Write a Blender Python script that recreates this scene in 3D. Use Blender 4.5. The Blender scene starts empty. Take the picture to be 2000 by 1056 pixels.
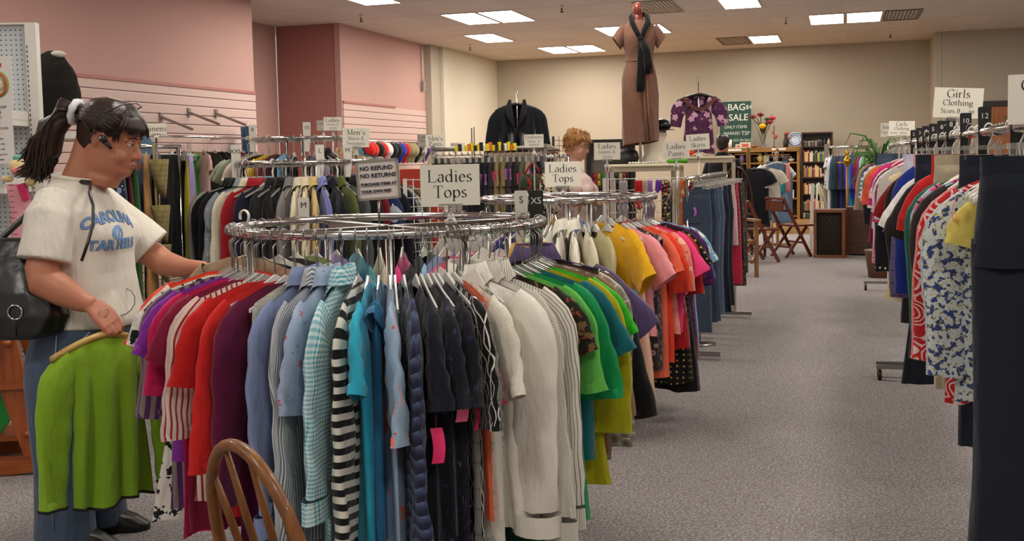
import bpy, math, random
from mathutils import Vector, Matrix
PI = math.pi
sin, cos = math.sin, math.cos
SC = bpy.context.scene
COL = SC.collection
# ---------------------------------------------------------------- camera, world, exposure
CAM_H = 1.45; FPX = 2100.0; CX = 1000.0; CY = 460.0
YAW, PITCH, ROLL = -0.30011, -0.07038, -0.020924
_F = Vector((sin(YAW)*cos(PITCH), cos(YAW)*cos(PITCH), sin(PITCH)))
_R0 = Vector((cos(YAW), -sin(YAW), 0)); _U0 = _R0.cross(_F)
_R = _R0*cos(ROLL) + _U0*sin(ROLL); _U = _U0*cos(ROLL) - _R0*sin(ROLL)
cam_d = bpy.data.cameras.new('camera'); cam = bpy.data.objects.new('camera', cam_d); COL.objects.link(cam)
cam.matrix_world = Matrix(((_R.x, _U.x, -_F.x, 0), (_R.y, _U.y, -_F.y, 0), (_R.z, _U.z, -_F.z, CAM_H), (0, 0, 0, 1)))
cam_d.sensor_width = 36; cam_d.lens = 36*FPX/2000; cam_d.shift_y = (CY-528)/2000; cam_d.clip_start = .05
SC.camera = cam
w = bpy.data.worlds.new('world'); SC.world = w; w.use_nodes = True
w.node_tree.nodes['Background'].inputs[0].default_value = (1.0, .93, .85, 1)
w.node_tree.nodes['Background'].inputs[1].default_value = .35
SC.view_settings.view_transform = 'Standard'; SC.view_settings.look = 'None'
SC.view_settings.gamma = 1; SC.view_settings.use_curve_mapping = False
SC.view_settings.exposure = 0.42
SC.cycles.max_bounces = 7; SC.cycles.diffuse_bounces = 3; SC.cycles.glossy_bounces = 3
SC.cycles.transparent_max_bounces = 24; SC.cycles.transmission_bounces = 4
SC.cycles.use_denoising = True; SC.cycles.sample_clamp_indirect = 4
SC.cycles.caustics_reflective = False; SC.cycles.caustics_refractive = False
LAMP_W = 24.0          # watts of each ceiling troffer
TROFFER_GLOW = 7.0
# ---------------------------------------------------------------- pixel helpers: a ray of the photo met with a real plane
def ray(x, y):
    d = _F*FPX + _R*(x-CX) - _U*(y-CY); return d/d.dot(_F)
def at(x, y, depth): return ray(x, y)*depth + Vector((0, 0, CAM_H))
def on_z(x, y, z):
    d = ray(x, y); return d*((z-CAM_H)/d.z) + Vector((0, 0, CAM_H))
def on_Y(x, y, Y):
    d = ray(x, y); return d*(Y/d.y) + Vector((0, 0, CAM_H))
def on_X(x, y, X):
    d = ray(x, y); return d*(X/d.x) + Vector((0, 0, CAM_H))
# ---------------------------------------------------------------- scene helpers
def lerp(a, b, t): return a+(b-a)*t
def sstep(t):
    t = max(0., min(1., t)); return t*t*(3-2*t)
def interp(tab, t):
    if t <= tab[0][0]: return tab[0][1]
    for (a, x), (b, y) in zip(tab, tab[1:]):
        if t <= b: return x+(y-x)*((t-a)/(b-a) if b > a else 0)
    return tab[-1][1]
def tag(o, label=None, cat=None, group=None, kind=None):
    if label: o['label'] = label
    if cat: o['category'] = cat
    if group: o['group'] = group
    if kind: o['kind'] = kind
    return o
def empty(name, loc=(0, 0, 0), rz=0., label=None, cat=None, group=None):
    o = bpy.data.objects.new(name, None); COL.objects.link(o); o.empty_display_size = .05
    o.location = loc; o.rotation_euler = (0, 0, rz)
    return tag(o, label, cat, group)
def copy_tree(o, parent=None, loc=None, rz=None):
    c = o.copy(); COL.objects.link(c)
    if parent: c.parent = parent
    if loc is not None: c.location = loc
    if rz is not None: c.rotation_euler = (0, 0, rz)
    for ch in o.children: copy_tree(ch, c)
    return c
class MB:
    """collects rings, boxes and tubes and links them as ONE mesh object"""
    def __init__(s): s.v = []; s.f = []; s.uv = []; s.fl = []
    def vert(s, p): s.v.append(tuple(p)); return len(s.v)-1
    def face(s, idx, uv=None, flat=False):
        s.f.append(tuple(idx)); s.uv.append(uv or [(s.v[i][0]+s.v[i][1], s.v[i][2]) for i in idx]); s.fl.append(flat)
    def grid(s, rows, closed=False, uvs=None, capA=False, capB=False, flat=False):
        n = len(rows[0]); b = len(s.v)
        for r in rows:
            for p in r: s.v.append(tuple(p))
        for j in range(len(rows)-1):
            for i in range(n if closed else n-1):
                k = (i+1) % n
                ids = (b+j*n+i, b+j*n+k, b+(j+1)*n+k, b+(j+1)*n+i)
                if uvs:
                    A = uvs[j]; B = uvs[j+1]; u1 = A[i+1] if i+1 < len(A) else A[k]; u2 = B[i+1] if i+1 < len(B) else B[k]
                    s.face(ids, [A[i], u1, u2, B[i]], flat)
                else: s.face(ids, None, flat)
        if capA: s.face([b+i for i in range(n)][::-1], None, flat)
        if capB: s.face([b+(len(rows)-1)*n+i for i in range(n)], None, flat)
        return s
    def box(s, a, b, M=None):
        (x0, y0, z0), (x1, y1, z1) = a, b
        P = [Vector(q) for q in ((x0, y0, z0), (x1, y0, z0), (x1, y1, z0), (x0, y1, z0), (x0, y0, z1), (x1, y0, z1), (x1, y1, z1), (x0, y1, z1))]
        if M is not None: P = [M @ q for q in P]
        k = len(s.v); s.v += [tuple(q) for q in P]
        for f in ((0, 3, 2, 1), (4, 5, 6, 7), (0, 1, 5, 4), (1, 2, 6, 5), (2, 3, 7, 6), (3, 0, 4, 7)): s.face([k+i for i in f], None, True)
        return s
    def bar(s, p, q, wx, wy, up=(0, 0, 1)):
        p = Vector(p); q = Vector(q); d = (q-p).normalized(); up = Vector(up)
        if abs(d.dot(up)) > .95: up = Vector((0, 1, 0))
        a = d.cross(up).normalized()*wx/2; b = a.cross(d).normalized()*wy/2
        rows = [[c-a-b, c+a-b, c+a+b, c-a+b] for c in (p, q)]
        return s.grid(rows, True, None, True, True, True)
    def tube(s, pts, r, n=8, closed=False, cap=True, sx=1., up=None):
        pts = [Vector(p) for p in pts]; m = len(pts); rows = []
        rr = r if isinstance(r, (list, tuple)) else [r]*m
        prev = Vector(up) if up else None
        for i in range(m):
            if closed: d = (pts[(i+1) % m]-pts[i-1]).normalized()
            else: d = (pts[min(i+1, m-1)]-pts[max(i-1, 0)]).normalized()
            if prev is None:
                prev = Vector((0, 0, 1)) if abs(d.z) < .9 else Vector((1, 0, 0))
            a = (prev-d*prev.dot(d)); a = a.normalized() if a.length > 1e-6 else d.orthogonal().normalized()
            prev = a; b = d.cross(a)
            rows.append([pts[i]+(a*cos(2*PI*k/n)+b*(sx*sin(2*PI*k/n)))*rr[i] for k in range(n)])
        if closed: rows.append(rows[0])
        return s.grid(rows, True, None, cap and not closed, cap and not closed)
    def lathe(s, prof, n=20, c=(0, 0, 0), sx=1., sy=1., cap=True):
        rows = [[(c[0]+r*sx*cos(2*PI*k/n), c[1]+r*sy*sin(2*PI*k/n), c[2]+z) for k in range(n)] for r, z in prof]
        return s.grid(rows, True, None, cap, cap)
    def ball(s, c, r, n=12, m=8, sx=1., sy=1., sz=1.):
        prof = [(max(1e-4, r*sin(PI*j/m)), -r*sz*cos(PI*j/m)) for j in range(m+1)]
        return s.lathe(prof, n, c, sx, sy)
    def extr(s, poly, y0, y1, M=None):
        """outline in x,z pushed from y0 to y1"""
        n = len(poly); rows = [[Vector((x, y, z)) for x, z in poly] for y in (y0, y1)]
        if M is not None: rows = [[M @ q for q in r] for r in rows]
        return s.grid(rows, True, None, True, True, True)
    def build(s, name, mat, parent=None, M=None, smooth=True):
        me = bpy.data.meshes.new(name); me.from_pydata(s.v, [], s.f)
        uvl = me.uv_layers.new(name='UVMap'); k = 0
        flat = [c for q in s.uv for p in q for c in p]
        uvl.data.foreach_set('uv', flat)
        if smooth: me.polygons.foreach_set('use_smooth', [not x for x in s.fl])
        me.materials.append(mat); me.validate()
        o = bpy.data.objects.new(name, me); COL.objects.link(o)
        if M is not None: me.transform(M)
        if parent: o.parent = parent
        return o
def struct(name, mb, mat, **k):
    o = mb.build(name, mat, **k); o['kind'] = 'structure'; return o
# ---------------------------------------------------------------- materials
MATS = {}
def nodes(name):
    m = bpy.data.materials.new(name); m.use_nodes = True; nt = m.node_tree
    return m, nt, nt.nodes['Principled BSDF']
def rgb(c):
    if isinstance(c, str):
        c = c.lstrip('#'); c = [int(c[i:i+2], 16)/255 for i in (0, 2, 4)]
        c = [x/12.92 if x <= .04045 else ((x+.055)/1.055)**2.4 for x in c]
    return (c[0], c[1], c[2], 1)
def mat(name, c, rough=.6, metal=0., spec=.5, emit=None, es=1., bump=0., bs=40., trans=0., alpha=1., coat=0., var=0.):
    if name in MATS: return MATS[name]
    m, nt, b = nodes(name); c = rgb(c)
    b.inputs['Base Color'].default_value = c; b.inputs['Roughness'].default_value = rough; b.inputs['Metallic'].default_value = metal
    b.inputs['Specular IOR Level'].default_value = spec; b.inputs['Alpha'].default_value = alpha
    b.inputs['Transmission Weight'].default_value = trans; b.inputs['Coat Weight'].default_value = coat
    if emit: b.inputs['Emission Color'].default_value = rgb(emit); b.inputs['Emission Strength'].default_value = es
    if bump or var:
        tc = nt.nodes.new('ShaderNodeTexCoord'); n = nt.nodes.new('ShaderNodeTexNoise'); n.inputs['Scale'].default_value = bs; n.inputs['Detail'].default_value = 4
        nt.links.new(tc.outputs['Object'], n.inputs['Vector'])
        if bump:
            bp = nt.nodes.new('ShaderNodeBump'); bp.inputs['Strength'].default_value = bump; bp.inputs['Distance'].default_value = .01
            nt.links.new(n.outputs['Fac'], bp.inputs['Height']); nt.links.new(bp.outputs['Normal'], b.inputs['Normal'])
        if var:
            mx = nt.nodes.new('ShaderNodeMixRGB'); mx.inputs[1].default_value = tuple(x*(1-var) for x in c[:3])+(1,); mx.inputs[2].default_value = tuple(min(1, x*(1+var)) for x in c[:3])+(1,)
            nt.links.new(n.outputs['Fac'], mx.inputs[0]); nt.links.new(mx.outputs[0], b.inputs['Base Color'])
    MATS[name] = m; return m
class NT:
    def __init__(s, nt): s.nt = nt
    def L(s, a, b): s.nt.links.new(a, b)
    def math(s, op, a, b=0.):
        n = s.nt.nodes.new('ShaderNodeMath'); n.operation = op
        for i, v in enumerate((a, b)):
            if isinstance(v, (int, float)): n.inputs[i].default_value = v
            else: s.L(v, n.inputs[i])
        return n.outputs[0]
    def mix(s, f, a, b):
        n = s.nt.nodes.new('ShaderNodeMixRGB')
        for i, v in enumerate((f, a, b)):
            if isinstance(v, (int, float)): n.inputs[i].default_value = v
            elif isinstance(v, (tuple, list)): n.inputs[i].default_value = v
            else: s.L(v, n.inputs[i])
        return n.outputs[0]
    def noise(s, vec, sc, det=2., out='Fac'):
        n = s.nt.nodes.new('ShaderNodeTexNoise'); n.inputs['Scale'].default_value = sc; n.inputs['Detail'].default_value = det; s.L(vec, n.inputs['Vector']); return n.outputs[out]
    def voro(s, vec, sc, feat='F1', out='Distance', rnd=1.):
        n = s.nt.nodes.new('ShaderNodeTexVoronoi'); n.feature = feat; n.inputs['Scale'].default_value = sc
        if 'Randomness' in n.inputs: n.inputs['Randomness'].default_value = rnd
        s.L(vec, n.inputs['Vector']); return n.outputs[out]
    def lt(s, a, b): return s.math('LESS_THAN', a, b)
    def gt(s, a, b): return s.math('GREATER_THAN', a, b)
def fab(kind, c1, c2='#ffffff', c3='#000000', s=1., rough=.85, sheen=.15, duty=.5, thr=0.):
    key = ('fab', kind, c1, c2, c3, s, rough, duty, thr)
    if key in MATS: return MATS[key]
    m, nt, b = nodes('fabric_'+kind); N = NT(nt)
    C1, C2, C3 = rgb(c1), rgb(c2), rgb(c3)
    uvn = nt.nodes.new('ShaderNodeUVMap'); uv = uvn.outputs[0]
    sep = nt.nodes.new('ShaderNodeSeparateXYZ'); N.L(uv, sep.inputs[0]); U, V = sep.outputs[0], sep.outputs[1]
    tc = nt.nodes.new('ShaderNodeTexCoord'); ob = tc.outputs['Object']
    def stripe(x, per, d): return N.lt(N.math('FRACT', N.math('MULTIPLY', x, 1/per)), d)
    col = C1
    if kind == 'vstripe': col = N.mix(stripe(U, .02*s, duty), C1, C2)
    elif kind == 'hstripe': col = N.mix(stripe(V, .04*s, duty), C1, C2)
    elif kind == 'gingham':
        a = stripe(U, .012*s, .5); c = stripe(V, .012*s, .5)
        col = N.mix(N.math('MULTIPLY', N.math('ADD', a, c), .5), C1, C2)
    elif kind == 'plaid':
        a = stripe(U, .06*s, .45); c = stripe(V, .06*s, .45); col = N.mix(N.math('MULTIPLY', N.math('ADD', a, c), .5), C1, C2)
        t = N.math('MAXIMUM', stripe(N.math('ADD', U, .012), .06*s, .08), stripe(N.math('ADD', V, .012), .06*s, .08)); col = N.mix(t, col, C3)
    elif kind == 'floral':
        nv = N.noise(uv, 9/s, 2, 'Color'); w1 = nt.nodes.new('ShaderNodeVectorMath'); w1.operation = 'MULTIPLY_ADD'; N.L(nv, w1.inputs[0]); w1.inputs[1].default_value = (.05*s, .05*s, 0); N.L(uv, w1.inputs[2])
        d = N.voro(w1.outputs[0], 13/s); d2 = N.voro(w1.outputs[0], 30/s)
        f1 = N.lt(d, .34+thr); core = N.lt(d, .13+thr*.5); sp = N.lt(d2, .2+thr)
        col = N.mix(sp, C1, C3); col = N.mix(f1, col, C2); col = N.mix(core, col, C3)
    elif kind == 'flowers':                                  # large scattered blossoms with petals
        vn = nt.nodes.new('ShaderNodeTexVoronoi'); vn.inputs['Scale'].default_value = 8/s; N.L(uv, vn.inputs['Vector'])
        sub = nt.nodes.new('ShaderNodeVectorMath'); sub.operation = 'SUBTRACT'
        sc = nt.nodes.new('ShaderNodeVectorMath'); sc.operation = 'MULTIPLY'; N.L(uv, sc.inputs[0]); sc.inputs[1].default_value = (8/s,)*3
        pm = nt.nodes.new('ShaderNodeVectorMath'); pm.operation = 'MULTIPLY'; N.L(vn.outputs['Position'], pm.inputs[0]); pm.inputs[1].default_value = (8/s,)*3
        N.L(sc.outputs[0], sub.inputs[0]); N.L(pm.outputs[0], sub.inputs[1])
        s2 = nt.nodes.new('ShaderNodeSeparateXYZ'); N.L(sub.outputs[0], s2.inputs[0])
        ang = N.math('ARCTAN2', s2.outputs[1], s2.outputs[0])
        pet = N.math('ADD', N.math('MULTIPLY', N.math('ABSOLUTE', N.math('SINE', N.math('MULTIPLY', ang, 2.5))), .16), .16+thr)
        cs = nt.nodes.new('ShaderNodeSeparateXYZ'); N.L(vn.outputs['Color'], cs.inputs[0])
        on = N.gt(cs.outputs[0], .25)
        f1 = N.math('MULTIPLY', N.lt(vn.outputs['Distance'], pet), on); core = N.math('MULTIPLY', N.lt(vn.outputs['Distance'], .08), on)
        leaf = N.math('MULTIPLY', N.lt(N.voro(uv, 34/s), .13), N.gt(vn.outputs['Distance'], .4))
        col = N.mix(f1, C1, C2); col = N.mix(core, col, C3); col = N.mix(leaf, col, C3)
    elif kind == 'dots': col = N.mix(N.lt(N.voro(uv, 45/s, rnd=.15), .28+thr), C1, C2)
    elif kind == 'branches':
        d = N.noise(uv, 5/s, 1)
        x = N.math('ADD', N.math('MULTIPLY', U, 26/s), N.math('MULTIPLY', N.math('SINE', N.math('MULTIPLY', V, 38/s)), .33)); x = N.math('ADD', x, N.math('MULTIPLY', d, 1.4))
        x2 = N.math('ADD', N.math('MULTIPLY', U, 26/s), N.math('MULTIPLY', N.math('SINE', N.math('ADD', N.math('MULTIPLY', V, 38/s), 3.1)), .33)); x2 = N.math('ADD', x2, N.math('MULTIPLY', d, 1.4))
        a = N.lt(N.math('FRACT', x), .13); c = N.lt(N.math('FRACT', N.math('ADD', x2, .1)), .1)
        col = N.mix(N.math('MAXIMUM', a, c), C1, C2)
    elif kind == 'blotch':
        f = N.gt(N.noise(uv, 26/s, 3), .58-thr); g = N.gt(N.noise(uv, 60/s, 2), .62); col = N.mix(f, C1, C2); col = N.mix(g, col, C3)
    elif kind == 'waves':
        x = N.math('ADD', N.math('MULTIPLY', V, 30/s), N.math('MULTIPLY', N.math('SINE', N.math('MULTIPLY', U, 130/s)), .16)); f = N.math('FRACT', x)
        col = N.mix(N.math('POWER', f, 3.), C1, C2)
    elif kind == 'denim':
        f = N.noise(uv, 320, 2); g = N.noise(uv, 7, 2); col = N.mix(f, C1, C2); col = N.mix(N.math('MULTIPLY', g, .45), col, C2)
    elif kind == 'swirl':
        d = N.voro(uv, 13/s); f = N.lt(N.math('FRACT', N.math('MULTIPLY', N.math('ADD', d, N.math('MULTIPLY', N.noise(uv, 12/s, 2), .8)), 5.)), duty*.6); col = N.mix(f, C1, C2)
    elif kind == 'knit':
        f = N.math('FRACT', N.math('MULTIPLY', U, 110/s)); g = N.math('FRACT', N.math('MULTIPLY', V, 90/s)); col = N.mix(N.math('MULTIPLY', N.math('MULTIPLY', f, g), .8), C1, C2)
    elif kind == 'grad': col = N.mix(N.noise(uv, 6, 2), C1, C2)
    if isinstance(col, tuple): b.inputs['Base Color'].default_value = col
    else: N.L(col, b.inputs['Base Color'])
    b.inputs['Roughness'].default_value = rough; b.inputs['Sheen Weight'].default_value = sheen; b.inputs['Specular IOR Level'].default_value = .25
    mpn = nt.nodes.new('ShaderNodeMapping'); mpn.inputs['Scale'].default_value = (1.6, 1.6, .55); N.L(ob, mpn.inputs[0])
    n1 = N.math('ADD', N.noise(mpn.outputs[0], 13, 2), N.math('MULTIPLY', N.noise(mpn.outputs[0], 34, 2), .35)); n2 = N.noise(uv, 900, 1)
    bp = nt.nodes.new('ShaderNodeBump'); bp.inputs['Strength'].default_value = .62; bp.inputs['Distance'].default_value = .017; N.L(n1, bp.inputs['Height'])
    bp2 = nt.nodes.new('ShaderNodeBump'); bp2.inputs['Strength'].default_value = .12; bp2.inputs['Distance'].default_value = .001; N.L(n2, bp2.inputs['Height']); N.L(bp.outputs[0], bp2.inputs['Normal'])
    N.L(bp2.outputs[0], b.inputs['Normal'])
    MATS[key] = m; return m
def P_(c, **k): return fab('plain', c, **k)
def wood(name, c1, c2, sc=1., rough=.4, axis=2):
    if name in MATS: return MATS[name]
    m, nt, b = nodes(name); N = NT(nt)
    tc = nt.nodes.new('ShaderNodeTexCoord'); mp = nt.nodes.new('ShaderNodeMapping'); N.L(tc.outputs['Object'], mp.inputs[0])
    s = [22/sc]*3; s[axis] = 1.6/sc; mp.inputs['Scale'].default_value = s
    f = N.noise(mp.outputs[0], 2.2, 5); n = nt.nodes.new('ShaderNodeValToRGB'); N.L(f, n.inputs[0])
    n.color_ramp.elements[0].position = .3; n.color_ramp.elements[0].color = rgb(c1); n.color_ramp.elements[1].position = .7; n.color_ramp.elements[1].color = rgb(c2)
    N.L(n.outputs[0], b.inputs['Base Color']); b.inputs['Roughness'].default_value = rough; b.inputs['Coat Weight'].default_value = .15
    MATS[name] = m; return m
chrome = mat('chrome', '#d8d6d4', .12, 1.)
steel = mat('brushed_steel', '#9c9894', .3, 1.)
white_plastic = mat('white_plastic', '#e6e0d6', .4)
black_plastic = mat('black_plastic', '#121212', .35)
white_metal = mat('white_enamel', '#ddd8d0', .35)
def clear_mat():
    m = bpy.data.materials.new('clear_plastic'); m.use_nodes = True; nt = m.node_tree; nt.nodes.clear()
    o = nt.nodes.new('ShaderNodeOutputMaterial'); mx = nt.nodes.new('ShaderNodeMixShader'); t = nt.nodes.new('ShaderNodeBsdfTransparent'); p = nt.nodes.new('ShaderNodeBsdfPrincipled')
    t.inputs[0].default_value = (.93, .93, .92, 1); p.inputs['Base Color'].default_value = (.70, .69, .66, 1); p.inputs['Roughness'].default_value = .12
    fr = nt.nodes.new('ShaderNodeFresnel'); fr.inputs[0].default_value = 1.55
    a = nt.nodes.new('ShaderNodeMath'); a.operation = 'MULTIPLY_ADD'; a.inputs[1].default_value = .9; a.inputs[2].default_value = .11; nt.links.new(fr.outputs[0], a.inputs[0])
    nt.links.new(a.outputs[0], mx.inputs[0]); nt.links.new(t.outputs[0], mx.inputs[1]); nt.links.new(p.outputs[0], mx.inputs[2]); nt.links.new(mx.outputs[0], o.inputs[0])
    return m
clear = clear_mat()
# ---------------------------------------------------------------- the setting
ZC = 3.7; XL = -7.75; YB = 23.5; XG0, XGP = .02, .597; YG0, YGP = 15.64, 1.365
def mat_carpet():
    m, nt, b = nodes('carpet'); N = NT(nt); tc = nt.nodes.new('ShaderNodeTexCoord'); o = tc.outputs['Object']
    f = N.noise(o, 95, 3); g = N.noise(o, 42, 2); h = N.noise(o, 1.1, 2)
    c = N.mix(sst(N, f, .42, .58), rgb('#716c6d'), rgb('#a6a09f')); c = N.mix(N.gt(g, .60), c, rgb('#85766c')); c = N.mix(N.math('MULTIPLY', N.lt(g, .40), .8), c, rgb('#70727f'))
    c = N.mix(N.math('MULTIPLY', h, .25), c, rgb('#8a827e'))
    N.L(c, b.inputs['Base Color']); b.inputs['Roughness'].default_value = .95; b.inputs['Specular IOR Level'].default_value = .1
    bp = nt.nodes.new('ShaderNodeBump'); bp.inputs['Strength'].default_value = .6; bp.inputs['Distance'].default_value = .004; N.L(N.noise(o, 260, 2), bp.inputs['Height']); N.L(bp.outputs[0], b.inputs['Normal'])
    return m
def sst(N, x, a, b):
    n = N.nt.nodes.new('ShaderNodeMapRange'); n.inputs[1].default_value = a; n.inputs[2].default_value = b; n.clamp = True; N.L(x, n.inputs[0]); return n.outputs[0]
def mat_ceiling():
    m, nt, b = nodes('acoustic_ceiling'); N = NT(nt); tc = nt.nodes.new('ShaderNodeTexCoord'); o = tc.outputs['Object']
    sp = nt.nodes.new('ShaderNodeSeparateXYZ'); N.L(o, sp.inputs[0])
    def line(x, o0, per, w):
        t = N.math('ABSOLUTE', N.math('SUBTRACT', N.math('FRACT', N.math('ADD', N.math('MULTIPLY', N.math('SUBTRACT', x, o0), 1/per), 100.5)), .5)); return N.lt(t, w/per/2)
    lx = line(sp.outputs[0], XG0, XGP, .022); ly = line(sp.outputs[1], YG0, YGP, .022)
    n1 = N.noise(o, 60, 3); base = N.mix(sst(N, n1, .35, .65), rgb('#d2c8be'), rgb('#e2d8ce'))
    # each tile its own slightly different white
    qx = N.math('FLOOR', N.math('MULTIPLY', N.math('SUBTRACT', sp.outputs[0], XG0), 1/XGP)); qy = N.math('FLOOR', N.math('MULTIPLY', N.math('SUBTRACT', sp.outputs[1], YG0), 1/YGP))
    cb = nt.nodes.new('ShaderNodeCombineXYZ'); N.L(qx, cb.inputs[0]); N.L(qy, cb.inputs[1]); wn = nt.nodes.new('ShaderNodeTexWhiteNoise'); N.L(cb.outputs[0], wn.inputs[0])
    base = N.mix(N.math('MULTIPLY', wn.outputs[0], .28), base, rgb('#c0b4a8'))
    c = N.mix(lx, base, rgb('#dcd0c2')); c = N.mix(ly, c, rgb('#a89c90'))
    N.L(c, b.inputs['Base Color']); b.inputs['Roughness'].default_value = .95; b.inputs['Specular IOR Level'].default_value = .1
    return m
def mat_slat():
    m, nt, b = nodes('pink_slatwall'); N = NT(nt); tc = nt.nodes.new('ShaderNodeTexCoord'); sp = nt.nodes.new('ShaderNodeSeparateXYZ'); N.L(tc.outputs['Object'], sp.inputs[0])
    f = N.math('FRACT', N.math('MULTIPLY', sp.outputs[2], 1/.0762*.66)); c = N.mix(N.lt(f, .12), rgb('#cbada4'), rgb('#5e3c38')); c = N.mix(N.math('MULTIPLY', N.math('GREATER_THAN', f, .93), 1.), c, rgb('#e8cdc4'))
    N.L(c, b.inputs['Base Color']); b.inputs['Roughness'].default_value = .5; return m
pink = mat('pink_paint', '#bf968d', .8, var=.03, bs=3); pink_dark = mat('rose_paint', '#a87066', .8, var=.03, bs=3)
cream = mat('cream_paint', '#d4cab8', .85, var=.02, bs=3)
taupe = mat('taupe_paint', '#b2a694', .85, var=.02, bs=3)
pil = mat('pilaster_paint', '#b3a898', .8)
slat = mat_slat(); trimred = mat('rose_trim', '#a8645c', .5)
struct('floor', MB().box((-9.5, -5, -.05), (9, YB+.3, 0)), mat_carpet())
plat = struct('floor_platform', MB().box((-7.7, 20.15, 0), (1.64, YB-.01, .12)), wood('platform_wood', '#8a6238', '#b08850', 1.5, .5, 0))
struct('ceiling', MB().box((-9.5, -5, ZC), (9, YB+.3, ZC+.1)), mat_ceiling())
def wallbox(name, a, b, m): return struct(name, MB().box(a, b), m)
wallbox('wall_left', (XL-.1, -4.9, 0), (XL, 13.2, ZC), pink)
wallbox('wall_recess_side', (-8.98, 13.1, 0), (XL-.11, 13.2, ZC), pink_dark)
wallbox('wall_recess_back', (-9.0, 13.21, 0), (-8.9, 15.88, ZC), pink)
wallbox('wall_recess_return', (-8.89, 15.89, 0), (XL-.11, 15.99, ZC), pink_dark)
wallbox('wall_left_far', (XL-.1, 15.89, 0), (XL, 19.55, ZC), pink)
wallbox('wall_pilaster', (XL-.1, 19.56, 0), (-7.62, 20.05, ZC), pil)
wallbox('wall_left_cream', (XL-.1, 20.06, 0), (-7.55, YB, ZC), cream)
wallbox('wall_back', (-7.7, YB, 0), (1.7, YB+.1, ZC), taupe)
wallbox('wall_jog', (1.66, 22.1, 0), (1.76, YB-.01, ZC), taupe)
wallbox('wall_back_right', (1.77, 22.1, 0), (8.9, 22.2, ZC), taupe)
wallbox('wall_right', (8.9, -4.9, 0), (9.0, 22.3, ZC), taupe)
# slatwall panels with their top trims
def slatpanel(name, y0, y1, zt, trim_to):
    struct(name, MB().box((XL, y0, .1), (XL+.02, y1, zt)), slat)
    struct(name+'_cap', MB().box((XL, y0, zt), (XL+.035, trim_to, zt+.035)), trimred)
slatpanel('trim_slatwall', 1.0, 13.19, 2.42, 13.19)
slatpanel('trim_slatwall_far', 15.92, 19.52, 2.42, 18.0)
# door in the right-hand back wall
ddk = mat('dark_bronze', '#241c18', .4); dwd = wood('door_wood', '#8a4a1c', '#b0682c', 2, .4)
dl, dr = on_Y(1925, 215, 22.1).x, 4.0
dz = on_Y(1960, 207, 22.1).z
struct('trim_1', MB().box((dl-.1, 22.03, .0), (dl, 22.09, dz)).box((dl-.1, 22.03, dz), (dr, 22.09, dz+.1)).box((dr, 22.03, 0), (dr+.1, 22.09, dz+.1)), ddk)
d = struct('door_1', MB().box((dl+.01, 22.06, .01), ((dl+dr)/2, 22.095, dz-.01)).box(((dl+dr)/2+.01, 22.06, .01), (dr-.01, 22.095, dz-.01)), dwd)
MB().box((dl+.32, 22.03, dz-.32), (dl+.52, 22.06, dz-.18)).build('door_closer', mat('brass_plate', '#7a6030', .4), d)
# ceiling troffers: flush acrylic panels in the tile grid
tro = mat('troffer_diffuser', '#ffffff', .5, emit='#fff8ea', es=TROFFER_GLOW); trf = mat('troffer_frame', '#cfc4b4', .5)
def troffer(ix, iy, lab, dim=1., half=False):
    x0 = XG0+XGP*ix; y0 = YG0+YGP*iy
    e = empty('ceiling_light', (x0+XGP/2, y0+YGP/2, ZC), 0, lab, 'ceiling light', 'fluorescent ceiling lights')
    a, b_ = XGP/2-.012, YGP/2-.012
    f = MB(); f.box((-a, -b_, -.012), (-a+.02, b_, 0)).box((a-.02, -b_, -.012), (a, b_, 0)).box((-a+.02, -b_, -.012), (a-.02, -b_+.02, 0)).box((-a+.02, b_-.02, -.012), (a-.02, b_, 0)); f.build('frame', trf, e)
    MB().box((-a+.02, -b_+.02, -.010), (a-.02, b_-.02, -.004)).build('diffuser', tro if dim == 1 else mat('troffer_dim', '#ffffff', .5, emit='#ffe6bc', es=TROFFER_GLOW*dim), e)
    l = bpy.data.lights.new('troffer_lamp', 'AREA'); l.shape = 'RECTANGLE'; l.size = 2*a-.05; l.size_y = 2*b_-.05; l.energy = LAMP_W*dim; l.color = (1, .94, .86); l.spread = PI
    lo = bpy.data.objects.new('troffer_lamp', l); COL.objects.link(lo); lo.parent = e; lo.location = (0, 0, -.02)
for a in [(-10, 0, 'ceiling light panel, left one of the pair high above the dark stand'), (-9, 0, 'ceiling light panel, right one of the pair left of the mannequin, nearer'),
          (-11, 2, 'single ceiling light panel nearest the cream pilaster corner'), (-10, 4, 'ceiling light panel, left one of the pair above the navy jacket'), (-9, 4, 'ceiling light panel, right one of the pair above the navy jacket'),
          (-7, 2, 'ceiling light panel just left of the mannequin neck'), (-6, 2, 'ceiling light panel showing right of the mannequin shoulder'),
          (-3, 0, 'bright ceiling light panel cut by the top edge right of the mannequin'), (-1, 2, 'ceiling light panel, left one of the pair on the right side'), (0, 2, 'ceiling light panel, right one of the pair on the right side'),
          (-3, 4, 'ceiling light panel half lit beside the brown ceiling vent'), (-11, -2, 'ceiling light panel cut by the top edge above the pink wall')]: troffer(*a)
for ix, iy in [(-10, -3), (-4, -3), (1, -3), (6, -3), (6, 1), (10, -1), (-10, -6), (-4, -6), (1, -6), (6, -6), (-10, -9), (-4, -9), (1, -9), (6, -9), (-4, -12), (1, -12), (-9, -12), (6, -12), (10, -6)]:
    troffer(ix, iy, 'ceiling light panel beyond the frame, overhead in the shop')
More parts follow.
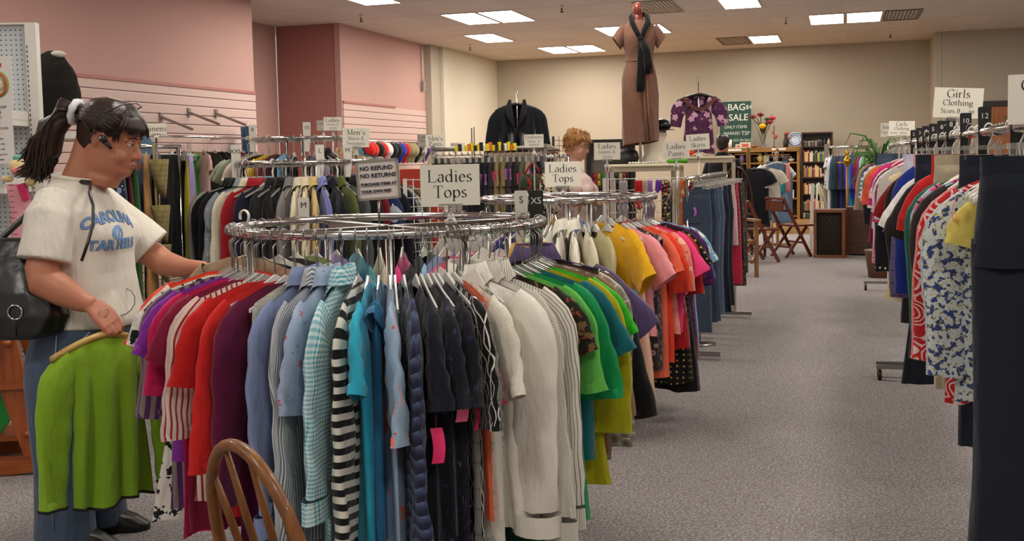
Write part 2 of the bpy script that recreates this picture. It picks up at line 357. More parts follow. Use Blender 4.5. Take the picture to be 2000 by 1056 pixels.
def vent(ix, iy, lab, c):
    x0 = XG0+XGP*ix; y0 = YG0+YGP*iy
    e = empty('ceiling_vent', (x0+XGP/2, y0+YGP/2, ZC), 0, lab, 'ceiling vent'); a, b_ = XGP/2-.01, YGP/2-.01
    f = MB(); f.box((-a, -b_, -.015), (-a+.03, b_, 0)).box((a-.03, -b_, -.015), (a, b_, 0)).box((-a+.03, -b_, -.015), (a-.03, -b_+.03, 0)).box((-a+.03, b_-.03, -.015), (a-.03, b_, 0)); f.build('frame', c, e)
    g = MB()
    for k in range(9):
        x = -a+.06+k*(2*a-.12)/8; g.box((x-.012, -b_+.04, -.012), (x+.012, b_-.04, -.006))
    g.build('grille', c, e)
vent(1, 2, 'dark ceiling vent beside the right-hand pair of lights', mat('vent_dark', '#6e645a', .6)); vent(-4, 4, 'brown ceiling vent beside the half lit panel', mat('vent_brown', '#8a745c', .6))
vent(-5, 0, 'grey ceiling vent near the top edge right of the mannequin', mat('vent_grey', '#b0a294', .6))
# sprinkler heads
for x, y, lab in [(705, 33, 'sprinkler head on the ceiling above the pink recess'), (918, 91, 'sprinkler head on the ceiling near the cream wall corner'), (1097, 14, 'sprinkler head on the ceiling left of the mannequin'), (1535, 38, 'sprinkler head on the ceiling left of the right-hand light pair'), (1739, 66, 'sprinkler head on the ceiling near the right back corner')]:
    p = on_z(x, y-4, ZC); e = empty('ceiling_sprinkler', p, 0, lab, 'sprinkler', 'ceiling sprinklers')
    MB().lathe([(.04, 0), (.04, -.008), (.015, -.012), (.015, -.05)], 10).build('pipe', mat('cream_cap', '#d8cbb4', .5), e)
    MB().lathe([(.012, -.05), (.02, -.06), (.006, -.075), (.022, -.10), (.03, -.105), (.028, -.11)], 10).build('deflector', mat('brass_old', '#6a5a48', .4, .8), e)
# conduit with box on the pink wall
p = on_X(823, 88, XL+.02); q = on_X(825, 170, XL+.02)
e = empty('wall_conduit', (XL, q.y, q.z), 0, 'white electrical conduit running down the far pink wall to a box', 'conduit')
MB().tube([(.03, 0, ZC-q.z-.01), (.03, 0, .1)], .015, 8).build('pipe', mat('conduit', '#d8cfc8', .4), e)
MB().box((.0, -.06, -.06), (.07, .06, .1)).build('junction_box', mat('box_grey', '#8e8680', .5), e)
# ---------------------------------------------------------------- hangers
def mk_hanger_meshes():
    h = {}
    hook = MB(); R = .019
    pts = [(R*cos(a), 0, R*sin(a)) for a in [math.radians(x) for x in (-50, -20, 10, 40, 70, 100, 130, 160, 190, 220)]]
    pts += [(-.008, 0, -.026), (.004, 0, -.036), (.006, 0, -.06), (0, 0, -.09), (0, 0, -.13)]
    hook.tube(pts, .0017, 6); h['hook'] = hook; fh = MB(); R2 = .022; fh.tube([(R2*cos(math.radians(q)), 0, R2*sin(math.radians(q))+.003) for q in range(-30, 211, 20)]+[(-.01, 0, -.03), (.004, 0, -.05), (0, 0, -.08), (0, 0, -.13)], .0036, 8, sx=1.7); h['fathook'] = fh
    def body(wd, drop, th, cen):
        m = MB(); rows = []
        for k in range(17):
            u = -1+k/8; x = wd*u; z = -.141-drop*abs(u)**1.1; hh = lerp(cen, .010, min(1, abs(u)*2.2)**.7)
            t = .006
            rows.append([(x, -t/2, z-hh/2), (x, -t/2, z+hh/2), (x, t/2, z+hh/2), (x, t/2, z-hh/2)])
        m.grid(rows, True, None, True, True, True)
        return m
    h['clear'] = body(.205, .062, .006, .04)
    b = body(.205, .062, .006, .04); b.tube([(-.19, 0, -.197), (0, 0, -.21), (.19, 0, -.197)], .0035, 6); h['bar'] = b
    t = MB(); t.tube([(-.2, 0, -.205), (-.1, 0, -.165), (0, 0, -.135), (.1, 0, -.165), (.2, 0, -.205), (.19, 0, -.213), (0, 0, -.218), (-.19, 0, -.213)], .0042, 8, True); h['tube'] = t
    s = MB(); s.bar((-.15, 0, -.052), (.15, 0, -.052), .006, .014)
    s.bar((0, 0, -.03), (0, 0, -.052), .03, .006)
    h['clipbar'] = s; ch = MB(); ch.tube([(R*cos(math.radians(q)), 0, R*sin(math.radians(q))) for q in range(-50, 221, 30)]+[(-.008, 0, -.026), (0, 0, -.045)], .0017, 6); h['cliphook'] = ch
    c = MB()
    for x in (-.13, .13): c.box((x-.012, -.009, -.115), (x+.012, .009, -.068))
    h['clips'] = c
    w_ = MB()
    for k in range(17):
        pass
    rows = []
    for k in range(17):
        u = -1+k/8; x = .20*u; z = -.136-.06*abs(u)**1.5; r = lerp(.016, .013, abs(u)); rows.append([(x, r*cos(q*PI/4), z+r*.9*sin(q*PI/4)) for q in range(8)])
    w_.grid(rows, True, None, True, True); h['broad'] = w_
    return h
HM = mk_hanger_meshes(); HPROTO = {}; HSC = [1.]
def hanger_proto(kind):
    """first hanger of a kind carries its meshes; others are copies"""
    bm_, mt, nm = {'clear': ('clear', clear, 'clear'), 'clearbar': ('bar', clear, 'clear'), 'white': ('tube', white_plastic, 'white'), 'black': ('tube', black_plastic, 'black'), 'clip': ('clipbar', clear, 'clear'),
                   'whiteclear': ('broad', mat('milky_plastic', '#d8d2c8', .3), 'white'), 'wood': ('broad', wood('hanger_wood', '#9a7a3c', '#c9a95e', 1, .4, 0), 'wooden'), 'wire': ('tube', steel, 'wire'), 'bigblack': ('broad', black_plastic, 'black')}[kind]
    parts = [('hook', HM['fathook'] if kind in ('white', 'whiteclear') else HM['cliphook'] if kind == 'clip' else HM['hook'], steel if kind not in ('white', 'whiteclear') else mt), ('body', HM[bm_], mt)]
    if kind == 'clip': parts.append(('clips', HM['clips'], clear))
    return parts
FAR = [False]; FARMB = MB()
def add_hanger(loc, rz, kind, label, group, tilt=0.):
    if FAR[0]:
        M = Matrix.Translation(loc) @ Matrix.Rotation(rz, 4, 'Z') @ Matrix.Diagonal((HSC[0], 1, 1, 1))
        for n, src, mt in hanger_proto(kind):
            b = len(FARMB.v); FARMB.v += [tuple(M @ Vector(q)) for q in src.v]; FARMB.f += [tuple(i+b for i in f) for f in src.f]; FARMB.uv += src.uv; FARMB.fl += src.fl
        return None
    if kind not in HPROTO:
        parts = hanger_proto(kind)
        e = empty('clothes_hanger', loc, rz)
        for n, m, mt in parts:
            if n == 'clips':
                for sx, nm in ((-1, 0), (1, 1)):
                    q = MB(); q.box((sx*.13-.012, -.009, -.09), (sx*.13+.012, .009, -.045)); q.build('clip', mt, e)
            else: m.build(n, mt, e)
        HPROTO[kind] = e
    else: e = copy_tree(HPROTO[kind], None, loc, rz)
    e.scale = (HSC[0], 1, 1); e['label'] = label; e['category'] = 'hanger'; e['group'] = group
    return e
# ---------------------------------------------------------------- garments. Local frame: origin on the rail, +X outward along the hanger, +Z up
def fold(rng, amp, kmin=1., kmax=4.):
    hs = [(rng.uniform(kmin, kmax), rng.uniform(0, 6.28), rng.uniform(-1.2, 1.2), rng.uniform(.4, 1.)) for _ in range(4)]
    return lambda u, v: amp*sum(a*sin(PI*k*u+p+d*v*3) for k, p, d, a in hs)/2
def body_mesh(rng, sh=.2, drop=.055, L=.62, wm=.22, wh=.235, t=.05, nw=.32, nf=.07, nb=.015, amp=.016, nu=22, nv=20, top=-.126, tilt=0., strap=False, hem=.012, skew=0., flare=0.):
    m = MB(); F = fold(rng, amp); G = fold(rng, t*.32, 2, 6); e1, e2 = rng.uniform(0, 6), rng.uniform(0, 6)
    us = [-cos(PI*k/nu) if False else -1+2*k/nu for k in range(nu+1)]
    us = [math.copysign(abs(u)**.8, u) for u in us]
    rows = []; uvs = []
    for j in range(nv+1):
        v = j/nv; vv = v**1.25; row = []; uv = []
        W = interp([(0, sh), (.05, sh+.012), (.16, wm*.98), (.55, wm), (1, wh)], v)
        prof = interp([(0, .14), (.04, .5), (.2, .9), (.6, 1.), (1, 1.05)], v)
        for s_, seq in ((1, us), (-1, us[::-1])):
            for u in (seq if s_ == 1 else seq[1:-1]):
                a = abs(u); zt = top-drop*a**1.15
                if a < nw:
                    q = 1-(a/nw)**2; zt -= (nb if s_ == 1 else nf)*q
                if strap and a > .62: zt -= .10*sstep((a-.62)/.2)
                zb = top-L+hem*sin(4*u+e1)+skew*u
                z = lerp(zt, zb, v if a < nw else vv*.5+v*.5)
                x = W*u*(1+.03*v*sin(7*v+e2))+tilt*v
                th = t/2*prof*max(.06, (1-a**3.2))**.6
                y = s_*th+F(u, v)*v**.8+s_*G(u, v)*v**.7*(1-a**4)
                row.append((x, y, z)); uv.append((x+(0 if s_ == 1 else .37), z))
        uv.append(uv[0]); rows.append(row); uvs.append(uv)
    m.grid(rows, True, uvs); return m
def sleeve_mesh(rng, sx, kind='short', sh=.2, drop=.055, top=-.126, w0=.155, w1=.15, L=.19, a1=18., t=.04, n=18, m_=14, amp=.012, a0=60., y0=0.):
    m = MB(); rows = []; uvs = []; ph = [rng.uniform(0, 6) for _ in range(6)]
    x, z = sh-.035, top-drop-w0*.36; ds = L/m_; dy = rng.uniform(-.012, .012)+y0
    for j in range(m_+1):
        s_ = j/m_; dist = s_*L
        a = math.radians(lerp(a0, a1, sstep(dist/.12))+ (3*sin(s_*5+ph[0]) if L > .3 else 0))
        wd = lerp(w0, w1, s_**.8)*(1+.04*sin(9*s_+ph[1])+.012*sin(23*s_+ph[5]))
        th = t*interp([(0, .55), (.15, 1), (1, 1.)], s_)
        row = []; uv = []
        for k in range(n):
            q = 2*PI*k/n; ex = cos(q); ey = sin(q); ex = math.copysign(abs(ex)**.8, ex)
            r = 1+amp*16*sin(3*q+ph[2]+4*s_)*s_+amp*10*sin(5*q+ph[4]-7*s_)*s_
            X = x+cos(a)*ex*wd/2; Z = z+sin(a)*ex*wd/2
            Y = dy*s_+ey*th/2*r+amp*sin(2.8*ex+5*s_+ph[3])*s_+.004*sin(26*s_+4*ex+ph[4])
            row.append((sx*X, Y, Z)); uv.append((.1*sx+ex*wd/2+(.0 if ey > 0 else .21), -dist))
        uv.append((uv[0][0], uv[0][1])); rows.append(row); uvs.append(uv)
        x += sin(a)*ds; z -= cos(a)*ds
    m.grid(rows, True, uvs)
    # the inside of the opening
    last = rows[-1]; c = [sum(p[i] for p in last)/n for i in range(3)]
    d = Vector((sx*sin(math.radians(a1)), 0, -cos(math.radians(a1))))
    inner = [tuple(Vector(c)+(Vector(p)-Vector(c))*.9-d*.03) for p in last]
    m.grid([last, inner], True, None, False, True)
    m.end = (sx*x, dy, z, a1, w1, t)
    return m
def collar_mesh(top=-.126, rx=.066, ry=.026, h=.024, pt=.075, sp=.03):
    m = MB(); rows = []
    n = 20
    for k in range(n+1):
        q = math.radians(-90+12)+ (2*PI-math.radians(24))*k/n     # opening towards -Y... front
        c, s_ = cos(q), sin(q)
        front = max(0, -s_)
        fx = pt*front**2
        zt = top+.012-.012*front
        rows.append([(rx*c, ry*s_, zt-.02), (rx*c, ry*s_, zt+h), (rx*1.06*c, ry*1.15*s_, zt+h+.002), (rx*1.25*c, ry*1.5*s_-fx*.12, zt+h-.028-fx*.3), (rx*1.45*c, ry*1.75*s_-fx*.25, zt+h-.05-fx)])
    m.grid(rows, False); return m
GCOUNT = [0]; LABELS = {}
def tagcol(parent, loc, c='#ff2e7a', h=.07, w_=.035, ax='x', rot=0.):
    m = MB(); rows = []
    for j in range(6):
        t = j/5; rows.append([(-.0006, -w_/2+.006*sin(3*t), -h*t), (-.0006, w_/2+.006*sin(3*t), -h*t), (.0006, w_/2+.006*sin(3*t), -h*t), (.0006, -w_/2+.006*sin(3*t), -h*t)])
        rows[-1] = [(x+.008*sin(2.5*t), y, z) for x, y, z in rows[-1]]
    m.grid(rows, True, None, True, True, True); m.tube([(0, 0, .03), (0, 0, -.002)], .0006, 4)
    M = Matrix.Translation(loc) @ Matrix.Rotation(rot, 4, 'Z')
    o = m.build('price_tag', mat('tag_'+c, c, .5), parent, M); o['label'] = {'#ff2e7a': 'pink price tag', '#ff6f98': 'light pink price tag', '#3aa0d8': 'blue price tag', '#c86fd0': 'mauve price tag', '#ff5a2a': 'orange price tag'}.get(c, 'coloured price tag')
    return o
def garment(name, mt, loc, rz, label, group, cat=None, seed=0, sl='short', L=.62, hanger='clear', detail=1, sh=.2, t=.048, amp=.014, sleeve_mat=None, collar=False, tags=(), zoff=0., hlabel=None, sides=(1, -1), tip=0., **k):
    rng = random.Random(seed*77+13); GCOUNT[0] += 1; L *= .96
    e = empty(name, (loc[0], loc[1], loc[2]+zoff), rz, label, cat or name.split('_')[-1], group)
    nu, nv, n, m_ = ((20, 18, 14, 12) if detail else (10, 8, 8, 5))
    bk = {q: k[q] for q in ('wm', 'wh', 'nw', 'nf', 'nb', 'tilt', 'strap', 'drop', 'hem', 'skew') if q in k}
    body_mesh(rng, sh=sh, L=L, t=t, amp=amp, nu=nu, nv=nv, **bk).build('bodice' if name in ('dress',) else 'body', mt, e)
    sm = sleeve_mat or mt
    P = dict(cap=(.05, .13, .14, 42.), short=(.19, .155, .15, 24.), drape=(.23, .16, .17, 30.), half=(.28, .155, .14, 12.), q34=(.38, .155, .13, 7.), long=(.56, .155, .11, 4.))
    if sl in P:
        Ls, w0, w1, a1 = P[sl]; Ls = k.get('sll', Ls); w1 = k.get('slw', w1); a1 = k.get('sla', a1); w0 = k.get('slw0', w0)
        for sx in sides:
            s_ = sleeve_mesh(rng, sx, sl, sh=sh, drop=k.get('drop', .055), w0=w0, w1=w1, L=Ls, a1=a1+rng.uniform(-3, 3), t=k.get('st', t*.85), n=n, m_=m_ if Ls < .3 or not detail else 20, y0=k.get('sy', 0.))
            o = s_.build('sleeve', sm, e)
            if k.get('cuff') and detail:
                X, Y, Z, A, W, T = s_.end; a = math.radians(A); d = Vector((sx*sin(a), 0, -cos(a))); c0 = Vector((X, Y, Z)); nx = Vector((sx*cos(a), 0, sin(a)))
                q = MB(); rows = []
                for i in range(5):
                    dd = -.02+.016*i; rows.append([c0+d*dd+nx*(cos(2*PI*j/12)*W*.54)+Vector((0, sin(2*PI*j/12)*T*.66, 0)) for j in range(12)])
                q.grid(rows, True); q.build('cuff', k['cuff'] if not isinstance(k['cuff'], bool) else sm, e)
    if collar: collar_mesh().build('collar', k.get('collar_mat', mt), e)
    for tg in tags:
        tagcol(e, (tg[0][0], tg[0][1], tg[0][2]-.03), *tg[1:])
    if k.get('trim'):      # bands at the hem
        pass
    if hanger:
        hl = hlabel or ('%s hanger holding the %s' % ({'clear': 'clear plastic', 'clearbar': 'clear plastic', 'white': 'white plastic', 'black': 'black plastic', 'clip': 'clear clip', 'whiteclear': 'milky white', 'wood': 'wooden', 'wire': 'wire', 'bigblack': 'broad black'}[hanger], label))
        hl = ' '.join(hl.split()[:16])
        add_hanger(e.location.copy(), rz, hanger, hl, 'hangers '+group.split(' ', 1)[-1] if group else None)
    return e
def pants(name, mt, loc, rz, label, group, seed=0, L=1.0, w=.19, t=.05, hanger='clip', detail=1, flare=0., cat='trousers', tags=(), fold_half=False, wb=None, amp=.012, top=-.075, skirt=False, zoff=0.):
    rng = random.Random(seed*31+5); e = empty(name, (loc[0], loc[1], loc[2]+zoff), rz, label, cat, group)
    F = fold(rng, amp); nv = 18 if detail else 8; nu = 12 if detail else 8
    def tubeleg(x0, x1, z0, z1, k0, k1, y0, wtab):
        m = MB(); rows = []; uvs = []; n = nu*2
        for j in range(nv+1):
            v = j/nv; W = (x1-x0)/2*interp(wtab, v); cx = lerp((x0+x1)/2, (k0+k1)/2, v); row = []; uv = []
            for i in range(n):
                q = 2*PI*i/n; ex = cos(q); ey = sin(q); th = t*.5*interp([(0, .45), (.15, .85), (1, .85)], v)
                X = cx+math.copysign(abs(ex)**.7, ex)*W; Y = y0+ey*th+F(ex+x0*5, v)*v; row.append((X, Y, lerp(z0, z1, v))); uv.append((ex*W+(0 if ey > 0 else .3)+x0, lerp(z0, z1, v)))
            uv.append(uv[0]); rows.append(row); uvs.append(uv)
        m.grid(rows, True, uvs); return m
    if skirt:
        tubeleg(-w, w, top-.02, top-L, -w, w, 0, [(0, 1), (.3, 1.12), (1, 1.2+flare)]).build('body', mt, e)
    else:
        cr = top-.24
        tubeleg(-w, w, top-.03, cr, -w*1.08, w*1.08, 0, [(0, 1), (1, 1.12)]).build('seat', mt, e)
        tubeleg(-w*1.12, .01, cr+.05, top-L, -w*(1.0+flare), -.0, .004, [(0, 1), (.4, .84), (.6, .78+flare*.2), (1, .8+flare)]).build('leg', mt, e)
        tubeleg(-.01, w*1.12, cr+.05, top-L+.01, .0, w*(1.0+flare), -.004, [(0, 1), (.4, .84), (.6, .78+flare*.2), (1, .8+flare)]).build('leg', mt, e)
    m = MB(); rows = []
    for z in (top, top-.038):
        rows.append([(math.copysign(abs(cos(2*PI*i/20))**.7, cos(2*PI*i/20))*w*1.015, sin(2*PI*i/20)*t*.27, z) for i in range(20)])
    m.grid(rows, True, [[(r*.02, z) for r in range(21)] for z in (0, -.04)]); m.build('waistband', wb or mt, e)
    for tg in tags: tagcol(e, tg[0], *tg[1:])
    if hanger: add_hanger(e.location.copy(), rz, hanger, ' '.join(('clear clip hanger holding the '+label).split()[:16]), 'hangers '+group.split(' ', 1)[-1])
    return e
# ---------------------------------------------------------------- lettering: a broad-nib serif alphabet built from strokes
def arc(cx, cy, rx, ry, a0, a1, n=14): return [(cx+rx*cos(math.radians(lerp(a0, a1, k/n))), cy+ry*sin(math.radians(lerp(a0, a1, k/n)))) for k in range(n+1)]
X = .45
def ser(x, y, w_=.16): return ('s', [(x-w_/2, y), (x+w_/2, y)])
GL = {
 'L': (.56, [[(.12, 0), (.12, .7)], ('s', [(.04, .7), (.24, .7)]), ('s', [(.03, 0), (.52, 0)]), ('s', [(.52, 0), (.54, .16)])]),
 'T': (.62, [[(.31, 0), (.31, .7)], ('s', [(.05, .7), (.57, .7)]), ('s', [(.05, .7), (.04, .56)]), ('s', [(.57, .7), (.58, .56)]), ser(.31, 0, .22)]),
 'P': (.52, [[(.12, 0), (.12, .7)], ser(.12, 0, .22), ('s', [(.03, .7), (.2, .7)]), [(.12, .7)]+arc(.24, .53, .22, .17, 90, -90)+[(.14, .36)]]),
 'S': (.46, [arc(.24, .53, .15, .16, 40, 230)+arc(.22, .18, .18, .18, 60, -150)]),
 'M': (.84, [('s', [(.13, 0), (.13, .7)]), [(.13, .7), (.42, .04)], ('s', [(.42, .04), (.71, .7)]), [(.71, .7), (.71, 0)], ser(.13, 0), ser(.71, 0, .2), ser(.10, .7, .12), ser(.75, .7, .12)]),
 'G': (.68, [arc(.36, .35, .30, .36, 45, 320), [(.6, .1), (.6, .3)], ser(.6, .3, .2)]),
 'C': (.62, [arc(.36, .35, .30, .36, 45, 320), ('s', [(.58, .6), (.58, .44)])]),
 'U': (.7, [[(.14, .7), (.14, .22)]+arc(.35, .22, .21, .23, 180, 360)+[(.56, .7)], ser(.14, .7), ser(.56, .7)]),
 'J': (.34, [[(.2, .7), (.2, .05)]+arc(.08, .04, .12, .14, 0, -100), ser(.2, .7)]),
 'O': (.74, [arc(.37, .35, .31, .36, 0, 360, 24)]),
 'a': (.44, [[(.34, .02), (.34, .3)]+arc(.22, .31, .12, .14, 0, 160), arc(.2, .13, .14, .13, 80, 330)]),
 'b': (.5, [[(.1, .02), (.1, .72)], arc(.26, .22, .18, .22, 0, 360, 20)]),
 'c': (.4, [arc(.23, .22, .17, .22, 50, 320)]),
 'd': (.5, [[(.38, 0), (.38, .74)], arc(.22, .22, .17, .22, 0, 360, 20), ser(.42, 0, .1), ser(.34, .74, .1)]),
 'e': (.42, [('s', [(.08, .26), (.36, .26)]), arc(.22, .22, .16, .22, 10, 320)]),
 'f': (.3, [[(.12, 0), (.12, .55)]+arc(.24, .58, .12, .15, 180, 50), ser(.14, .44, .24), ser(.12, 0)]),
 'g': (.45, [arc(.2, .28, .14, .15, 0, 360, 18), arc(.21, -.1, .17, .12, 0, 360, 18), [(.12, .14), (.08, .06), (.2, .02)], ('s', [(.32, .4), (.42, .42)])]),
 'h': (.5, [[(.1, 0), (.1, .74)], [(.1, .3)]+arc(.25, .3, .14, .14, 150, 0)+[(.39, 0)], ser(.1, 0, .15), ser(.39, 0, .15), ser(.07, .74, .08)]),
 'i': (.24, [[(.12, 0), (.12, .43)], ser(.12, 0, .17), ser(.09, .43, .08), [(.12, .6), (.12, .64)]]),
 'k': (.48, [[(.1, 0), (.1, .74)], ser(.1, 0, .15), ('s', [(.12, .2), (.36, .43)]), [(.2, .27), (.42, 0)], ser(.4, 0, .12), ser(.36, .43, .14), ser(.07, .74, .08)]),
 'j': (.24, [[(.12, .43), (.12, -.1), (.04, -.2)], [(.12, .6), (.12, .64)]]),
 'l': (.24, [[(.12, 0), (.12, .74)], ser(.12, 0, .17), ser(.09, .74, .08)]),
 'm': (.74, [[(.1, 0), (.1, .43)], [(.1, .3)]+arc(.23, .3, .12, .14, 150, 0)+[(.35, 0)], [(.35, .3)]+arc(.49, .3, .13, .14, 150, 0)+[(.62, 0)], ser(.1, 0, .14), ser(.35, 0, .14), ser(.62, 0, .14)]),
 'n': (.5, [[(.1, 0), (.1, .43)], [(.1, .3)]+arc(.25, .3, .14, .14, 150, 0)+[(.39, 0)], ser(.1, 0, .15), ser(.39, 0, .15), ser(.07, .43, .08)]),
 'o': (.46, [arc(.23, .22, .18, .22, 0, 360, 20)]),
 'p': (.5, [[(.1, -.22), (.1, .43)], arc(.27, .22, .17, .22, 0, 360, 20), ser(.1, -.22, .18), ser(.07, .43, .08)]),
 'r': (.34, [[(.1, 0), (.1, .43)], [(.1, .28)]+arc(.24, .3, .13, .14, 150, 60), ser(.1, 0, .15), ser(.07, .43, .08)]),
 's': (.36, [arc(.19, .33, .11, .1, 40, 230)+arc(.17, .11, .13, .11, 60, -150)]),
 't': (.3, [[(.13, .55), (.13, .08)]+arc(.22, .08, .09, .08, 180, 300), ser(.14, .43, .2)]),
 'w': (.68, [[(.06, .43), (.2, 0)], ('s', [(.2, 0), (.33, .4)]), [(.33, .4), (.46, 0)], ('s', [(.46, 0), (.6, .43)]), ser(.06, .43, .1), ser(.6, .43, .1)]),
 'u': (.5, [[(.1, .43), (.1, .14)]+arc(.23, .14, .13, .14, 180, 340), [(.38, .43), (.38, 0)]]),
 'z': (.4, [('s', [(.06, .43), (.34, .43)]), [(.34, .43), (.06, 0)], ('s', [(.06, 0), (.35, 0)])]),
 "'": (.2, [[(.1, .7), (.09, .56)]]), '&': (.68, [[(.6, 0), (.2, .5)]+arc(.3, .58, .11, .12, 200, -20)+[(.12, .25)]+arc(.25, .15, .18, .16, 160, 350)]),
 '8': (.44, [arc(.22, .53, .14, .15, 0, 360, 18), arc(.22, .18, .17, .19, 0, 360, 18)]), '2': (.44, [arc(.2, .28, .13, .15, 150, -30)+[(.06, 0), (.38, 0)]]), '0': (.44, [arc(.22, .22, .17, .22, 0, 360, 20)]),
 '7': (.44, [[(.06, .43), (.38, .43), (.16, -.2)]]), '-': (.44, [('s', [(.04, .2), (.4, .2)])]), ' ': (.25, []), '4': (.46, [[(.3, 0), (.3, .7), (.04, .2), (.42, .2)]]), '1': (.3, [[(.08, .6), (.17, .7), (.17, 0)]])}
def serif_text(m, txt, size, cx, zb, y=-.0012, wt=.092, spacing=.03):
    """letters laid on the local x,z plane facing -Y, centred at cx with baseline zb"""
    tw = sum(GL.get(c, GL[' '])[0]+spacing for c in txt)*size; x = cx-tw/2
    nib = Vector((cos(math.radians(18)), sin(math.radians(18))))
    def stroke(pts, thin):
        for (ax, ay), (bx, by) in zip(pts, pts[1:]):
            a = Vector((ax, ay)); b = Vector((bx, by)); d = b-a
            if d.length < 1e-6: continue
            d.normalize(); nn = Vector((-d.y, d.x)); wid = max(.028, abs(nn.dot(nib))*wt) if not thin else .03
            o = nn*wid/2; a2 = a-d*wid*.15; b2 = b+d*wid*.15
            ids = [m.vert((x+q.x*size, y, zb+q.y*size)) for q in (a2-o, b2-o, b2+o, a2+o)]; m.face(ids, None, True)
    for c in txt:
        g = GL.get(c, GL[' '])
        for st in g[1]:
            if isinstance(st, tuple): stroke(st[1], True)
            else: stroke(st, False)
        x += (g[0]+spacing)*size
def font_mesh(txt, size, mt, parent, M, name='lettering', ext=.0006, bold=0., align='CENTER', shear=0.):
    cu = bpy.data.curves.new('lettering', 'FONT'); cu.body = txt; cu.size = size; cu.align_x = align; cu.extrude = ext; cu.offset = bold; cu.shear = shear; cu.resolution_u = 3
    o = bpy.data.objects.new('lettering', cu); COL.objects.link(o)
    bpy.context.view_layer.update()
    me = bpy.data.meshes.new_from_object(o.evaluated_get(bpy.context.evaluated_depsgraph_get())); bpy.data.objects.remove(o)
    me.transform(M @ Matrix.Rotation(PI/2, 4, 'X')); me.materials.clear(); me.materials.append(mt)
    r = bpy.data.objects.new(name, me); COL.objects.link(r); r.parent = parent; return r
ink = mat('sign_ink', '#2e2c2c', .6); card = mat('sign_card', '#f3eddd', .22, spec=.6)
# ---------------------------------------------------------------- round racks
def round_rack(c, R, z, label, rot=.3, group='chrome round clothes racks', hubs=True):
    e = empty('round_rack', (c[0], c[1], 0), rot, label, 'clothes rack', group)
    MB().tube([(R*cos(2*PI*k/64), R*sin(2*PI*k/64), z) for k in range(64)], .0145, 12, True).build('ring_rail', chrome, e)
    for k in range(2):
        a = k*PI/2; M = Matrix.Rotation(a, 4, 'Z')
        m = MB(); m.box((-R+.012, -.004, z-.028), (R-.012, .004, z-.004), M); m.box((-R+.012, -.02, z-.006), (R-.012, .02, z-.003), M); m.build('cross_bar', steel, e)
    for k in range(4):
        a = k*PI/2; M = Matrix.Rotation(a, 4, 'Z')
        m = MB(); m.tube([M @ Vector((R-.03, 0, z-.02)), M @ Vector((R-.03, 0, .07))], .013, 8)
        m.build('leg', steel, e)
        m = MB(); m.lathe([(.0001, .0), (.022, .006), (.026, .028), (.02, .06), (.008, .07)], 10, tuple(M @ Vector((R-.03, 0, 0)))); m.build('foot', black_plastic, e)
    MB().tube([(.013-.013, 0, z-.03), (0, 0, .14)], .012, 8).build('centre_post', steel, e)
    b = MB()
    for k in range(2):
        M = Matrix.Rotation(k*PI/2, 4, 'Z'); b.box((-R+.03, -.012, .13), (R-.03, .012, .15), M)
    b.build('base_bar', steel, e)
    return e
def phi_for(c, R, px, z):
    """angle round the rack (0 = towards the camera) whose point at radius R shows at photo column px"""
    base = math.atan2(-c[1], -c[0]); best = None
    for k in range(-110, 111):
        a = math.radians(k); p = Vector((c[0]+R*cos(base+a), c[1]+R*sin(base+a), z))-Vector((0, 0, CAM_H)); x = CX+FPX*p.dot(_R)/p.dot(_F)
        d = abs(x-px)
        if best is None or d < best[0]: best = (d, a)
    return best[1]
class Rack:
    def __init__(s, c, R, z, group): s.c = c; s.R = R; s.z = z; s.group = group; s.base = math.atan2(-c[1], -c[0])
    def place(s, phi):
        a = s.base+math.radians(phi); return (s.c[0]+s.R*cos(a), s.c[1]+s.R*sin(a), s.z+.0), a
    def px(s, px, r=.24, z=.9): return math.degrees(phi_for(s.c, s.R+r, px, z))
c1 = at(758, 438, 3.73); R1 = .53
c1 = (c1.x, c1.y); rk1 = Rack(c1, R1, 1.236, 'clothes on the front round rack')
round_rack(c1, R1, 1.236, 'nearest chrome round rack with ladies tops and the framed no refund notice', .9)
F1 = ' on the front round rack'
# phi measured from the camera side, + = right in the photo
def g1(phi, name, mt, lab, seed, **k):
    if isinstance(phi, str): phi = rk1.px(float(phi[1:]))
    loc, a = rk1.place(phi); a += math.radians(k.pop('turn', 0))
    return garment(name, mt, loc, a, lab, rk1.group, seed=seed, **k)
g1(-90, 'tee_shirt', P_('#d2301c'), 'orange-red short sleeved tee with flared pointed sleeve, leftmost on the front round rack', 1, sl='drape', sla=24, L=.6)
g1(-83, 'tee_shirt', P_('#e04a2a'), 'coral-red tee behind the leftmost orange-red tee on the front round rack', 2, sl='short', L=.62)
g1(-77, 'blouse', fab('blotch', '#e0dad0', '#1c1a20', '#e0dad0', 1.1, thr=.02), 'long white blouse with black flower print, left side of the front round rack', 3, sl='short', L=.86, wh=.28)
g1(-72, 'blouse', fab('vstripe', '#8a7c78', '#5a2e66', s=1.6), 'grey and purple striped long blouse on the front round rack', 4, sl='q34', L=.78)
g1(-66, 'tee_shirt', P_('#7a2890'), 'bright purple short sleeved tee on the front round rack', 5, sl='short', L=.6)
g1(-61, 'cardigan', P_('#b81450'), 'hot pink cardigan with ruffled front on the front round rack', 6, sl='half', L=.84, amp=.03)
g1(-56, 'blouse', P_('#7c1034'), 'crimson long blouse right of the hot pink cardigan, front round rack', 7, sl='short', L=.82)
g1(-51, 'blouse', fab('vstripe', '#d8ccc0', '#9c2a34', s=.9, duty=.35), 'white blouse with thin red stripes and long flared sleeves, front round rack', 8, sl='q34', slw=.18, L=.7)
g1(-46.5, 'tee_shirt', P_('#bc1a16'), 'red short sleeved tee in front of the red long sleeved top, front round rack', 9, sl='drape', sla=10, L=.62)
